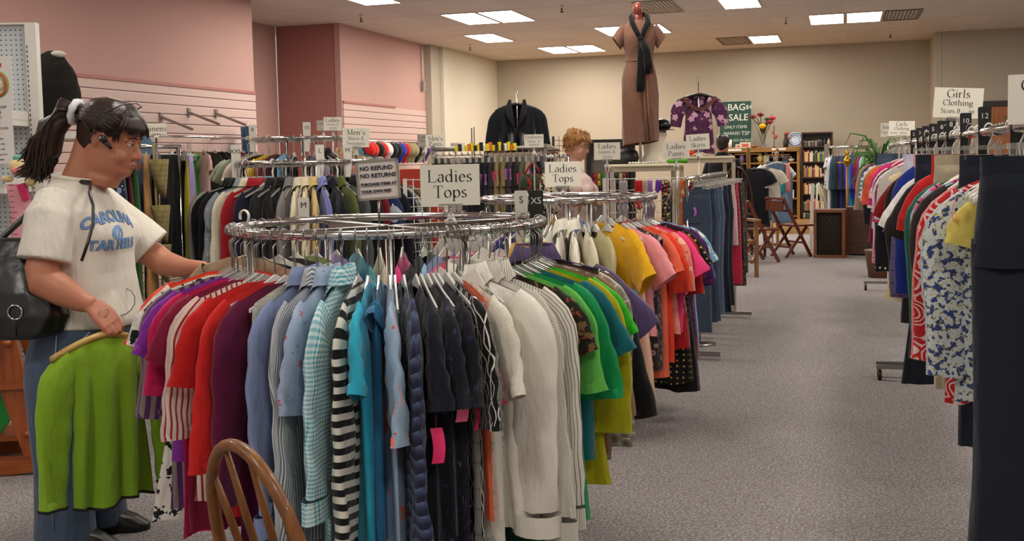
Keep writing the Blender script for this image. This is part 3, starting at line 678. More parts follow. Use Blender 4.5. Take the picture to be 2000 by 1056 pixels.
g1(-41, 'sweater', P_('#c6201c'), 'bright red long sleeved top, front round rack', 10, sl='long', sll=.46, slw=.15, L=.72)
g1(-36.5, 'sweater', P_('#5e0c38'), 'wine coloured long sleeved sweater, front round rack', 11, sl='long', L=.84)
g1(-32, 'blouse', fab('knit', '#c9c3b4', '#7e7a6c'), 'silvery beige knit top showing only a thin edge, front round rack', 12, sl='none', L=.5, t=.03)
g1(-28, 'shirt', P_('#7886ac'), 'chambray blue long sleeved shirt with buttoned cuff, front round rack', 13, sl='long', L=.86, collar=True, cuff=True, slw=.14)
g1(-23.5, 'shirt', fab('vstripe', '#c8ccd0', '#6c7078', s=.35), 'white shirt with fine grey stripes behind the chambray blue shirt', 14, sl='long', sll=.64, L=.8, collar=True, cuff=True)
g1(-20, 'shirt', fab('flowers', '#97a9c4', '#c8485a', '#3c6a60', .55, thr=-.12), 'pale blue denim shirt with embroidered short sleeves, front round rack', 15, sl='half', slw=.16, L=.66, collar=True)
g1(-15, 'shirt', fab('gingham', '#d4e2e2', '#3f9fb0'), 'turquoise gingham shirt with wide sleeve, front round rack', 17, sl='long', sll=.5, slw=.2, L=.8, collar=True, cuff=True, st=.05)
g1(-10.5, 'blouse', fab('hstripe', '#d8d4c8', '#0e0c10', s=.95), 'black and white broad striped top, front round rack', 18, sl='long', sll=.72, slw=.12, L=.84, wh=.2)
g1(-6.8, 'tee_shirt', P_('#2aa6c4'), 'turquoise tee with pointed draped sleeve, front round rack', 19, sl='drape', sla=16, L=.78)
g1(-3.4, 'blouse', P_('#1e5f88'), 'deep teal blue top beside the turquoise tee, front round rack', 20, sl='cap', L=.78)
g1(0.2, 'shirt', fab('flowers', '#93adc6', '#e0705e', '#d04a40', .9, thr=.02), 'light blue shirt with coral blossom print, front round rack', 21, sl='half', sll=.36, slw=.17, L=.84)
g1(4.6, 'blouse', fab('waves', '#1c2038', '#62709a', s=1.2), 'navy top with wavy blue stripes, front round rack', 22, sl='long', sll=.8, slw=.13, L=.88)
g1(8.6, 'tee_shirt', P_('#101120'), 'plain dark navy short sleeved top with pink price tag, front round rack', 23, sl='half', L=.8, t=.06, tags=[((.255, .0, -.50), '#ff2e7a', .10)])
g1(12.4, 'blouse', fab('blotch', '#11121f', '#8c8a88', '#2c3050', 2.2, thr=-.11), 'navy blouse with scattered grey print and light pink tag, front round rack', 24, sl='half', L=.78, t=.06, tags=[((.25, .02, -.40), '#ff6f98', .09)])
g1(15.8, 'blouse', fab('blotch', '#12121c', '#6e6c78', '#23284a', 1.6, thr=-.09), 'second navy printed blouse, beside the black branch print top', 25, sl='half', L=.8)
g1(19.2, 'tunic', fab('branches', '#0c0b0c', '#d8d4cc', s=.8), 'black tunic with white wavy branch lines, front round rack', 26, sl='half', sll=.34, slw=.17, L=.9, t=.055, tags=[((.25, -.03, -.42), '#d01850', .10, .01)])
g1(21.6, 'tee_shirt', P_('#d4603c'), 'coral top almost hidden between black tunic and white eyelet top', 27, sl='none', L=.74, t=.03)
g1(23.8, 'blouse', fab('swirl', '#ddd6c8', '#b9c4ba', s=2.4, duty=.35), 'white knitted top with pale green ribbon hem and pink tag, front round rack', 28, sl='drape', sll=.27, sla=20, slw=.17, sleeve_mat=fab('knit', '#ddd6c8', '#c0b8a6', s=.7), L=.86, t=.06, tags=[((.27, -.02, -.36), '#ff2e7a', .09, .03)])
g1(25, 'blouse', fab('plaid', '#b8b4a8', '#7d7a72', '#e0dcd0', .5), 'grey plaid edged blouse between white knitted top and big white shirt', 30, sl='none', L=.5, t=.03)
wsh = g1(26.5, 'shirt', P_('#e0dace', rough=.6), 'large plain white collared long sleeved shirt turned towards the aisle, front round rack', 31, sl='long', sll=.62, slw=.15, L=.80, collar=True, cuff=True, turn=20, t=.11, nw=.4, nf=.14, wh=.25)
for sx in (-1, 1):
    q = MB(); tri = [(.010, -.055, -.140), (.070, -.042, -.108), (.112, -.055, -.150), (.088, -.082, -.250), (.045, -.072, -.205)]
    q.grid([[(sx*a, b, c) for a, b, c in tri], [(sx*a, b-.004, c) for a, b, c in tri]], True, None, True, True, True); q.build('collar', P_('#e0dace', rough=.6), wsh)
q = MB(); q.tube([(.0, -.062, -.26), (.002, -.066, -.44), (.004, -.068, -.86)], .006, 6, sx=.4); q.build('placket', P_('#e0dace', rough=.6), wsh)
q = MB(); q.box((-.018, .008, -.17), (.018, .0095, -.135)).build('brand_label', mat('grey_label', '#8a8a84', .6), wsh)
g1(31, 'shirt', fab('dots', '#cfcabf', '#8e8b86', s=.2), 'pale grey shirt with tiny dots behind the big white shirt', 32, sl='long', sll=.64, L=.8, cuff=True, collar=True, turn=17)
g1(35.5, 'shirt', fab('vstripe', '#dad4c8', '#66665f', s=.5, duty=.2), 'white shirt with thin dark stripes beside the printed brown top', 33, sl='long', sll=.62, L=.74, cuff=True, collar=True, turn=15)
g1(40, 'blouse', fab('blotch', '#1d1a12', '#6f5c34', '#8a3a22', 1.), 'dark olive and brown printed short sleeved blouse, front round rack', 34, sl='short', L=.7, turn=12)
g1(44.5, 'tee_shirt', P_('#5cae4a'), 'light green short sleeved tee in front of the emerald one', 35, sl='half', sll=.3, L=.68, turn=10)
g1(49, 'sweater', P_('#0c8a4c'), 'emerald green knit top with half sleeves, front round rack', 36, sl='half', sll=.33, slw=.17, L=.84, turn=8, tags=[((.28, 0, -.46), '#3aa0d8', .03)])
g1(54, 'tee_shirt', P_('#116068'), 'dark teal short sleeved tee behind the emerald top', 37, sl='drape', sla=28, L=.66, turn=7)
g1(59, 'blouse', P_('#a8a412'), 'chartreuse yellow blouse hanging low, front round rack', 38, turn=6, sl='long', sll=.46, slw=.22, sla=2, L=.74, wh=.27, amp=.03)
g1(64.5, 'tee_shirt', P_('#2fae1c'), 'bright lime green tee with small sleeve, front round rack', 39, sl='short', sla=30, L=.6)
g1(69.5, 'cardigan', fab('knit', '#8e6c4e', '#5a402c', s=1.1), 'tan chunky knit cardigan with pink tag, front round rack', 40, sl='long', sll=.44, L=.66, tags=[((.25, -.03, -.35), '#ff2e7a', .07, .03)])
g1(74.5, 'shirt', fab('plaid', '#9a9080', '#6e6658', '#c8c0b0', .6), 'grey and tan plaid shirt beside the tan knit cardigan', 41, sl='long', L=.72)
g1(79.5, 'blouse', fab('grad', '#5a2a1c', '#3a1a12'), 'rust brown ruffled blouse beside the black jacket', 42, sl='cap', L=.6, amp=.03)
g1(84, 'jacket', P_('#0c0b0c'), 'long black jacket with wide sleeve, right end of the front round rack', 43, sl='long', sll=.5, slw=.17, L=.62, t=.07, sla=8)
g1(92, 'sweater', fab('hstripe', '#0d0c0e', '#c8c4bc', s=.7, duty=.3), 'black knit with thin white stripes hanging below the black jacket', 44, sl='cap', L=.84)
g1(99, 'shirt', P_('#4c3c62'), 'large purple collared shirt with wide short sleeve at the right back of the front rack', 45, sl='drape', sll=.28, slw=.22, sla=34, sh=.215, L=.56, t=.08, collar=True, turn=-14)
g1(105, 'shirt', P_('#c0964a'), 'mustard shirt behind the purple shirt, front round rack', 46, sl='short', L=.56, collar=True)
g1(111, 'blouse', fab('floral', '#2c2462', '#6a5aa8', '#161240', .8), 'indigo printed blouse at the back right of the front round rack', 47, sl='cap', L=.6)
backs = [('pale_pink', '#e0a0a8', 'pale pink'), ('ivory', '#dcd4c0', 'ivory'), ('scarlet', '#b8202a', 'scarlet'), ('rose', '#d85a78', 'rose'), ('sky', '#86a8c8', 'sky blue'), ('black', '#131214', 'black'),
 ('magenta', '#c02468', 'magenta'), ('stone', '#a89a84', 'stone coloured'), ('teal', '#2a7880', 'sea teal'), ('lilac', '#a08ac0', 'lilac'), ('moss', '#7a8a4a', 'moss green'), ('coal', '#1b1a1c', 'charcoal'), ('white', '#dedad0', 'white'), ('navy', '#1a2140', 'navy')]
for i, (n, c, w_) in enumerate(backs):
    ph = 118+i*(240-118)/(len(backs)-1)
    g1(ph, 'blouse', P_(c), '%s blouse at the back of the front round rack, seen between hangers' % w_, 60+i, sl='short', L=.6, detail=0)
g1(246, 'jacket', P_('#121114'), 'black jacket at the back left of the front round rack', 80, sl='long', L=.7, detail=0)
g1(253, 'jacket', fab('knit', '#a0896c', '#8c765c', s=.6), 'tan wool coat raised at the left back of the front round rack', 81, sl='long', sh=.22, L=.8, t=.09, turn=-22, sll=.5, slw0=.17, zoff=.03, hanger='white')
for i in range(20):                     # empty clear hangers crowding the rail
    ph = -95+8.6*i
    loc, a = rk1.place(ph+2.1)
    add_hanger(loc, a+random.Random(i).uniform(-.08, .08), 'clearbar' if i % 3 else 'clear', 'spare clear plastic hanger among the tops on the front round rack', 'spare hangers on the front round rack')
# green skirt hanging low, purple hem, shown under the shirts
g1(38, 'dress', P_('#0b4a2c'), 'dark green long dress showing below the white shirt, front round rack', 90, sl='none', L=1.06, sh=.13, wm=.15, wh=.24, t=.06)
g1(14.2, 'nightdress', P_('#9a86c4'), 'pale lilac nightdress hem showing below the navy printed blouses, front round rack', 91, sl='none', L=.98, sh=.12, wm=.12, wh=.17, t=.04)
# size dividers
def divider(loc, rz, txt, white, label, sc=1., up=True):
    e = empty('size_divider', loc, rz, label, 'size marker', 'size markers on the racks')
    w_, h = .021*sc, .078*sc
    pts = []
    o = [(-w_*1., -.018), (w_*1., -.018), (w_*1., h), (w_*.8, h+.006), (-w_*.8, h+.006), (-w_*1., h)]
    c = mat('divider_'+('white' if white else 'black'), '#e4dfd4' if white else '#141414', .4)
    m = MB(); m.extr([(-w_*.9, -.075*sc), (-w_*.9, -.02), (-w_, h), (-w_*.85, h+.006), (w_*.85, h+.006), (w_, h), (w_*.9, -.02), (w_*.5, -.075*sc)], -.002, .002); m.build('plate', c, e)
    ti = mat('divider_ink_'+('d' if white else 'w'), '#1c1c1c' if white else '#e8e6e0', .5)
    font_mesh(txt, .026*sc if len(txt) > 1 else .03*sc, ti, e, Matrix.Translation((0, -.0026, .045*sc)), 'size_text')
    return e
camz = lambda p: math.atan2(p[1], p[0])-PI/2     # turn so that local -Y looks at the camera
def div_on(rk, phi, txt, white, label, sc=1., off=.0):
    loc, a = rk.place(phi); divider(loc, camz(loc)+off, txt, white, label, sc)
div_on(rk1, 217, 'M', True, 'white size marker reading M on the back of the front round rail', 1.05)
div_on(rk1, 96, 'XS', False, 'black size marker reading XS on the right end of the front round rail', 1.25)
div_on(rk1, 112, 'S', True, 'white size marker with letter behind the black XS marker', 1.2)
# signs: card in a clear holder on a stem
def sign(loc, w_, h, lines, label, stem=.12, rz=None, roll=0., name='rack_sign', group='signs standing on the racks', base=True, font=None, c=None, floor=False):
    rz = camz(loc) if rz is None else rz
    e = empty(name, loc, rz, label, 'sign', group)
    if floor: m = MB(); m.tube([(0, .012, stem), (0, .012, -loc[2]+.01)], .006, 8); m.build('pole', steel, e); m = MB(); m.lathe([(.12, -loc[2]), (.12, -loc[2]+.012), (.01, -loc[2]+.02)], 18); m.build('base', steel, e)
    M = Matrix.Translation((0, 0, stem)) @ Matrix.Rotation(roll, 4, 'Y')
    b = MB(); b.box((-w_/2, 0, 0), (w_/2, .002, h), M); b.build('card', c or card, e)
    m = MB()
    for (zt, size, txt) in lines: serif_text(m, txt, size*1.38, 0, zt, -.0007)
    m.build('lettering', ink, e, M)
    if base:
        s_ = MB(); s_.box((-w_*.2, -.006, -.012), (w_*.2, .008, .006), M); s_.lathe([(.004, stem-.01), (.004, stem*.6), (.012, stem*.5), (.014, stem*.35), (.006, stem*.3), (.006, .03), (.018, .012), (.022, 0)], 12); s_.build('clear_stem', clear, e)
    return e
p = at(881, 436, 3.73)
sign((p.x, p.y, p.z), .205, .142, [(.082, .042, 'Ladies'), (.028, .042, 'Tops')], 'ladies tops sign standing on the front round rack', .062, name='tops_sign')
# framed no refund notice on a chrome stem
p = at(741, 436, 3.8)
e = empty('notice_frame', (p.x, p.y, p.z), camz(p)+.1, 'chrome framed no refund no returns notice above the front round rack', 'sign')
M = Matrix.Translation((0, 0, .155)) @ Matrix.Rotation(math.radians(-3), 4, 'Y'); W_, H_ = .152, .142
f = MB(); f.box((-W_/2, -.004, -H_/2), (-W_/2+.008, .006, H_/2), M).box((W_/2-.008, -.004, -H_/2), (W_/2, .006, H_/2), M).box((-W_/2, -.004, -H_/2), (W_/2, .006, -H_/2+.008), M).box((-W_/2, -.004, H_/2-.008), (W_/2, .006, H_/2), M)
f.build('frame', mat('satin_frame', '#a8a090', .25, 1.), e); MB().box((-W_/2+.008, 0, -H_/2+.008), (W_/2-.008, .003, H_/2-.008), M).build('paper', mat('notice_paper', '#e2d6d2', .3), e)
MB().tube([(0, .002, 0), (0, .002, .155-H_/2)], .0045, 8).build('stem', steel, e)
bi = mat('notice_ink', '#26232a', .6)
for z, t, s_ in [(.034, 'NO REFUND', .0205), (.008, 'NO RETURNS', .0205), (-.020, 'PURCHASE ITEMS AT', .0135), (-.045, 'YOUR OWN RISK', .0135)]:
    font_mesh(t, s_, bi, e, M @ Matrix.Translation((-.062, -.0015, z)), 'notice_text', bold=.0006, align='LEFT')
    if s_ < .015: MB().box((-.062, -.001, z-.004), (.062 if 'PUR' in t else .04, .0001, z-.003), M).build('underline', bi, e)
# ---------------------------------------------------------------- second round rack
p = at(1108, 386, 6.0); c2 = (p.x, p.y); rk2 = Rack(c2, .48, p.z, 'clothes on the second round rack')
round_rack(c2, .48, p.z, 'second chrome round rack, behind and right of the nearest one', .5)
def g2(px, name, mt, lab, seed, **k):
    phi = px if not isinstance(px, str) else rk2.px(float(px[1:]))
    loc, a = rk2.place(phi); a += math.radians(k.pop('turn', 0)); return garment(name, mt, loc, a, lab+', second round rack', rk2.group, seed=seed+200, **k)
T2 = [(-30, 'blouse', '#28205c', 'deep indigo blouse behind the XS marker', 'short', .6), (-18, 'blouse', '#b8d8b0', 'pale mint green blouse', 'short', .55), (-10, 'blouse', '#e4e0d4', 'white blouse left of three white ones', 'half', .6), (-4, 'shirt', '#dcd8cc', 'white shirt with black edged front', 'long', .66),
 (3, 'shirt', '#e2dccc', 'off-white shirt right of the black edged white shirt', 'half', .64), (10, 'jacket', '#d8cfb6', 'cream jacket with long sleeve', 'long', .66), (17, 'jacket', '#b8ae82', 'khaki cream jacket beside the yellow shirt', 'long', .68)]
for i, (ph, n, c, l, sl, L) in enumerate(T2): g2(ph, n, P_(c), l, i, sl=sl, L=L, collar=n == 'shirt')
g2(27, 'shirt', P_('#e0a80c'), 'bright yellow shirt with wide pointed sleeve', 10, sl='drape', sla=36, sll=.27, slw=.21, L=.68, t=.07, tags=[((.26, -.02, -.44), '#3aa0d8', .05)], zoff=.03)
g2(33, 'dress', P_('#e2b8a0'), 'long peach dress hanging below the yellow shirt', 11, sl='none', L=.9, wh=.28)
g2(37, 'blouse', P_('#ec9aa4'), 'light pink short sleeved blouse', 12, sl='drape', sla=34, L=.6)
g2(41, 'blouse', fab('floral', '#3a3036', '#a89088', '#7a5a60', .5), 'dark speckled narrow blouse', 13, sl='cap', L=.78)
g2(45, 'sweater', P_('#ea6a4a'), 'coral orange long top with short sleeve', 14, sl='short', L=.82)
g2(49, 'blouse', P_('#e2432a'), 'orange-red blouse with half sleeve', 15, sl='half', L=.76)
g2(53, 'blouse', fab('floral', '#e88a78', '#f0c0a0', '#c04a3a', .6), 'peach flowered blouse', 16, sl='half', L=.6)
g2(57, 'tee_shirt', P_('#e8407e'), 'hot pink tee', 17, sl='drape', L=.6, tags=[((.25, -.02, -.42), '#ff6f98', .05)])
g2(61, 'blouse', fab('flowers', '#a81a1e', '#e8dcc0', '#5c0a10', .9), 'dark red blouse with cream flower border', 18, sl='half', sll=.3, L=.7)
g2(65, 'blouse', fab('dots', '#0f0d10', '#b89a50', s=1.4, thr=-.1), 'black blouse with small gold studs', 19, sl='short', L=.9)
g2(69, 'skirt', P_('#161016'), 'black long hem below the red flowered blouse', 20, sl='none', L=.95, wh=.26)
g2(74, 'tunic', fab('blotch', '#4a1e52', '#6c3a78', '#2a1030', 1.2), 'purple mottled tunic with short sleeve', 21, sl='half', L=.68)
g2(78, 'blouse', P_('#6c0c20'), 'burgundy narrow top', 22, sl='cap', L=.78)
g2(82, 'blouse', fab('floral', '#8ab4d0', '#dce8e8', '#4a7aa8', .6), 'light blue flowered blouse with dangling tag', 23, sl='short', L=.76, tags=[((.25, 0, -.34), '#3aa0d8', .06)])
g2(87, 'dress', fab('blotch', '#8fb0b0', '#4a6a4a', '#c8d0c8', 1.), 'grey-blue and green printed long dress at the right end', 24, sl='cap', L=.92)
g2(93, 'jacket', P_('#3048b0'), 'royal blue jacket with dotted black edging at the right end', 25, sl='half', L=.64)
for i, (c, l) in enumerate([('#d8d4c8', 'white'), ('#c83848', 'raspberry'), ('#2a2630', 'black'), ('#e0c0b0', 'blush'), ('#5a7ab0', 'denim blue'), ('#caa028', 'mustard'), ('#8a2a5a', 'plum'), ('#ece4d8', 'ivory'), ('#4a8a6a', 'sage green'), ('#a8a49c', 'silver grey')]):
    g2(104+i*17, 'blouse', P_(c), l+' blouse at the back', 40+i, sl='short', L=.58, detail=0)
for i in range(22):
    loc, a = rk2.place(-52+7.6*i+1.3); add_hanger(loc, a+random.Random(i).uniform(-.08, .08), 'clear' if i % 2 else 'clearbar', 'spare clear plastic hanger on the second round rack', 'spare hangers on the second round rack')
p = at(1100, 382, 6.0)
sign((p.x, p.y, p.z), .2, .14, [(.082, .042, 'Ladies'), (.028, .042, 'Tops')], 'ladies tops sign standing on the second round rack', .05, name='tops_sign')
# ---------------------------------------------------------------- long straight rack of girls clothes on the right of the aisle
XR, ZR = .45, 1.51; HSC[0] = .62
def straight_rack(x, y0, y1, z, label, ends=True, group='straight clothes racks', rz=0., mt=None, along='Y', posts=None):
    L = y1-y0; e = empty('rolling_rack', (x, y0, 0), rz, label, 'clothes rack', group)
    MB().tube([(0, 0, z), (0, L, z)], .016, 10).build('hang_rail', mt or chrome, e)
    for y in (posts or (0.03, L-.03)):
        MB().tube([(0, y, z), (0, y, .09)], .016, 8).build('upright', mt or chrome, e)
        m = MB(); m.bar((-.25, y, .085), (.25, y, .085), .03, .025)
        m.build('base_bar', steel, e)
        for sx in (-.23, .23):
            m = MB(); m.tube([(sx-.012, y, .03), (sx+.012, y, .03)], .03, 12); m.bar((sx, y, .05), (sx, y, .08), .012, .012); m.build('caster', black_plastic, e)
    return e
straight_rack(XR, 2.2, 7.2, ZR, 'long chrome rack of girls clothes along the right side, nearer section')
straight_rack(XR, 7.25, 11.9, ZR, 'long chrome rack of girls clothes along the right side, farther section')
GR = 'clothes on the right-hand girls rack'
def yr(px): return 2416*XR/(px-1648)
def g3(Y, name, mt, lab, seed, **k):
    k['sh'] = k.get('sh', .165)*(.8 if Y < 5 else .95); k.setdefault('wm', k['sh']*1.05); k.setdefault('wh', k['sh']*1.15); k.setdefault('hanger', 'whiteclear' if seed % 3 else 'clear')
    k['sla'] = {'drape': 26, 'short': 14, 'half': 8, 'long': 2}.get(k.get('sl', 'short'), 8)
    rz = PI+math.radians(random.Random(seed).uniform(-6, 6))
    return garment(name, mt, (XR, Y*1.215, ZR), rz, lab, GR, seed=seed+300, sides=k.pop('sides', (1, -1)), **k)
def p3(Y, mt, lab, seed, **k):
    k.setdefault('w', .155); return pants(k.pop('name', 'jeans'), mt, (XR, Y*1.215, ZR), PI+math.radians(random.Random(seed).uniform(-5, 5)), lab, GR, seed=seed+300, **k)
dn = fab('denim', '#12161f', '#262e3e'); dm = fab('denim', '#242e40', '#4c5a72'); db = fab('denim', '#0c0f18', '#1b2230'); dl_ = fab('denim', '#5d7796', '#8fa6be')
p3(2.08, db, 'almost black jeans filling the right edge, nearest on the girls rack', 1, L=1.15, w=.165, flare=.25, t=.08)
p3(2.22, dn, 'dark navy jeans with embroidered pocket beside the nearest black jeans', 2, L=1.12, w=.15, flare=.22, t=.07)
p3(2.42, dm, 'mid blue jeans seen below the printed tops, near end of the girls rack', 3, L=.98, w=.085)
g3(2.60, 'tee_shirt', P_('#d0c060'), 'yellow short sleeved tee with white trimmed sleeve on the girls rack', 4, sl='short', L=.26, sh=.125, sll=.13, slw=.10, slw0=.11, tags=[((.16, .03, -.16), '#ff6f98', .06)])
g3(2.70, 'hooded_top', fab('blotch', '#d2d8d8', '#3a4a80', '#b4ab3c', .5, thr=.05), 'long top with blue, yellow and white flower print on the girls rack', 5, sl='long', sll=.5, slw=.11, L=.68)
g3(2.88, 'hooded_top', fab('swirl', '#c4242a', '#e8c8c4', s=.9, duty=.6), 'red and white paisley hooded top on the girls rack', 6, sl='long', sll=.5, slw=.12, L=.72)
p3(3.02, dn, 'dark denim jeans with turned hem behind the red paisley top', 7, L=.94, w=.10)
g3(3.14, 'sweater', P_('#2c2120'), 'dark brown long sweater on the girls rack', 8, sl='long', L=.66)
g3(3.27, 'shirt', fab('plaid', '#c84a80', '#9ac4cc', '#101014', .8), 'pink, blue and black plaid shirt on the girls rack', 9, sl='long', L=.66)
g3(3.38, 'sweater', P_('#0c5c46'), 'bottle green sweater with long hem on the girls rack', 10, sl='long', L=.74)
p3(3.50, P_('#b8a890'), 'beige trousers hanging below the bottle green sweater', 11, L=.88, w=.13, name='trousers')
g3(3.60, 'blouse', P_('#b41a1c'), 'red blouse with puffed sleeve and standing collar on the girls rack', 12, sl='short', L=.5, amp=.03, zoff=.02)
p3(3.72, P_('#c41c1a'), 'bright red trousers on the girls rack', 13, L=.78, w=.12, name='trousers')
g3(3.84, 'tee_shirt', P_('#1c1716'), 'charcoal short sleeved tee on the girls rack', 14, sl='drape', L=.5)
p3(3.98, db, 'black flared jeans with wide hem on the girls rack', 15, L=.98, w=.16, flare=.35)
g3(4.12, 'polo_shirt', P_('#dcd8d2'), 'white polo shirt with pink trimmed sleeve on the girls rack', 16, sl='drape', sla=26, L=.5, collar=True)
p3(4.28, dm, 'blue jeans with pale hem behind the white polo shirt', 17, L=.9, w=.14)
g3(4.42, 'jacket', P_('#142a7c'), 'royal blue zip jacket on the girls rack', 18, sl='long', slw=.13, L=.6, zoff=.04, t=.06)
g3(4.56, 'sweater', fab('plaid', '#6a4a80', '#5a5a5e', '#3a3a40', 1.), 'purple and grey plaid sweater on the girls rack', 19, sl='long', L=.78)
p3(4.70, P_('#e0a0a0'), 'pale pink ribbed leggings on the girls rack', 20, L=.74, w=.12, name='leggings')
g3(4.82, 'jacket', P_('#15100e'), 'long black-brown coat on the girls rack', 21, sl='long', L=.84, sh=.18)
g3(4.96, 'tee_shirt', P_('#7c1014'), 'maroon tee with pointed sleeve on the girls rack', 22, sl='drape', sla=36, sll=.24, L=.5)
p3(5.1, P_('#c8c4da'), 'pale lavender printed pyjama trousers on the girls rack', 23, L=.95, w=.14, name='trousers')
g3(5.24, 'dress', P_('#dccaa0'), 'long cream dress on the girls rack', 24, sl='cap', L=.8, wh=.24)
g3(5.40, 'vest', P_('#c2bab4'), 'light grey ribbed cardigan on the girls rack', 25, sl='half', L=.46, zoff=.03, amp=.025)
g3(5.56, 'blouse', P_('#d04a88'), 'hot pink cardigan near the middle of the girls rack', 26, sl='half', L=.5)
g3(5.72, 'sweater', P_('#191820'), 'black sweater beside the pink dotted top', 27, sl='long', L=.6)
g3(5.90, 'blouse', fab('dots', '#d87a98', '#f0d0d8', s=1.1), 'pink top with white dots on the girls rack', 28, sl='long', slw=.13, L=.56, sla=14)
g3(6.12, 'blouse', P_('#d8d4d0'), 'white long sleeved blouse on the girls rack', 29, sl='long', sla=12, L=.5)
g3(6.34, 'jacket', P_('#30323a'), 'slate grey jacket beside the coral plaid dress', 30, sl='long', L=.6)
g3(6.55, 'dress', fab('plaid', '#e8785e', '#ecd8cc', '#f0ece0', 1.3), 'coral and white plaid dress on the girls rack', 31, sl='short', sla=28, L=.66, wh=.25)
g3(6.78, 'blouse', P_('#d0287a'), 'magenta ruffled blouse raised above its neighbours on the girls rack', 32, sl='half', L=.5, zoff=.03, amp=.035)
g3(7.0, 'blouse', fab('flowers', '#e6dcd6', '#e89aac', '#d84a6a', .7), 'white blouse with pink flowers on the girls rack', 33, sl='half', sla=26, L=.56)
g3(7.25, 'skirt', fab('dots', '#0e0d10', '#d8d4cc', s=1.6, thr=-.06), 'black skirt with white spots near the far end of the girls rack', 34, sl='none', L=.9, sh=.2)
g3(7.5, 'sweater', P_('#d85a34'), 'orange sweater near the far end of the girls rack', 35, sl='half', sla=22, L=.5, sh=.2)
g3(7.75, 'sweater', P_('#147038'), 'green sweater with white stripe near the far end of the girls rack', 36, sl='half', sla=28, L=.5, sh=.2)
g3(8.0, 'blouse', P_('#d8d4ca'), 'off-white blouse near the far end of the girls rack', 37, sl='half', L=.6, sh=.2)
p3(8.25, dm, 'short denim trousers near the far end of the girls rack', 38, L=1.05, w=.17, detail=0)
g3(8.5, 'blouse', fab('hstripe', '#3a6ea0', '#dcdcd8', s=1.), 'blue and white striped top near the far end of the girls rack', 39, sl='half', L=.5, sh=.2)
p3(8.75, P_('#121114'), 'black trousers at the far end of the girls rack', 40, L=1.0, w=.17, name='trousers', detail=0)
g3(9.0, 'dress', P_('#7c1a40'), 'wine red dress at the far end of the girls rack', 41, sl='cap', L=.85, sh=.2)
g3(9.2, 'sweater', P_('#2c2c34'), 'dark grey sweater at the far end of the girls rack', 42, sl='long', L=.6, sh=.2)
g3(9.45, 'coat', P_('#a08c76'), 'beige coat with flared sleeve at the far end of the girls rack', 43, sl='long', sla=16, sll=.44, slw=.19, L=.6, sh=.21)
for i in range(36):
    Y = 2.14+i*.2; rnd = random.Random(i)
    add_hanger((XR, Y*1.215, ZR), PI+rnd.uniform(-.12, .12), 'whiteclear' if i % 4 else 'clear', 'spare white hanger on the right-hand girls rack', 'spare hangers on the girls rack')
for px, t, y, lab in [(1988, '14', 2.67, 'black size marker reading 14 on the girls rack'), (1925, '12', 3.3, 'black size marker reading 12 on the girls rack'), (1889, '10', 3.75, 'black size marker reading 10 on the girls rack'), (1861, '8', 4.22, 'grey size marker reading 8 on the girls rack'), (1843, '6', 4.65, 'grey size marker reading 6 on the girls rack'), (1826, '5', 5.1, 'grey size marker reading 5 on the girls rack'), (1812, '4', 5.5, 'grey size marker reading 4 on the girls rack'), (1800, '3', 5.95, 'small dark size marker past the 4 on the girls rack'), (1788, '2', 6.45, 'farthest small dark size marker on the girls rack')]:
    divider((XR, yr(px), ZR), camz((XR, yr(px)))+.05, t, False, lab, 1.0)
p = at(1872, 245, 4.0); sign((XR, yr(1872), ZR), .19, .125, [(.085, .033, 'Girls'), (.052, .024, 'Clothing'), (.02, .02, 'Sizes 8 - 20')], 'girls clothing sizes 8 to 20 sign on the right-hand rack', .075, roll=math.radians(4), name='girls_sign')
Y = 6.6; sign((XR, 9.4, ZR), .20, .12, [(.080, .033, 'Girls'), (.048, .024, 'Clothing'), (.016, .02, 'Sizes Infant - 7')], 'girls clothing sizes infant to 7 sign on the right-hand rack', .07, roll=math.radians(2), name='girls_sign')
sign((XR, 11.4, ZR), .20, .14, [(.080, .042, 'Juniors'), (.035, .026, 'Tops & Pants')], 'juniors sign half hidden behind the infant sizes sign', .09, name='juniors_sign')
p = (XR, 2.86, ZR); sign(p, .14, .12, [(.08, .03, 'Girls')], 'cream sign cut by the right edge beside the size 14 marker', .0, base=False, name='edge_sign')

HSC[0] = 1.
# ---------------------------------------------------------------- people
from mathutils.bvhtree import BVHTree
def fuse(mb, name, mt, parent, voxel=.005, smooth=6, fac=.5):
    o = mb.build(name, mt); r = o.modifiers.new('r', 'REMESH'); r.mode = 'VOXEL'; r.voxel_size = voxel; r.use_smooth_shade = True
    s = o.modifiers.new('s', 'SMOOTH'); s.iterations = smooth; s.factor = fac
    bpy.context.view_layer.update(); dg = bpy.context.evaluated_depsgraph_get()
    me = bpy.data.meshes.new_from_object(o.evaluated_get(dg)); bpy.data.objects.remove(o)
    me.materials.clear(); me.materials.append(mt); me.polygons.foreach_set('use_smooth', [True]*len(me.polygons))
    q = bpy.data.objects.new(name, me); COL.objects.link(q); q.parent = parent; return q
def skin_mat(name, c, blush=.0):
    if name in MATS: return MATS[name]
    m, nt, b = nodes(name); N = NT(nt); tc = nt.nodes.new('ShaderNodeTexCoord')
    f = N.noise(tc.outputs['Object'], 18, 3); c2 = [x*.82 for x in rgb(c)[:3]]+[1]; c2[0] = rgb(c)[0]*.95
    N.L(N.mix(f, tuple(c2), rgb(c)), b.inputs['Base Color']); b.inputs['Roughness'].default_value = .5; b.inputs['Subsurface Weight'].default_value = .08; b.inputs['Subsurface Scale'].default_value = .01
    MATS[name] = m; return m
def lim(m, pts, r, n=14): m.tube(pts, r, n)
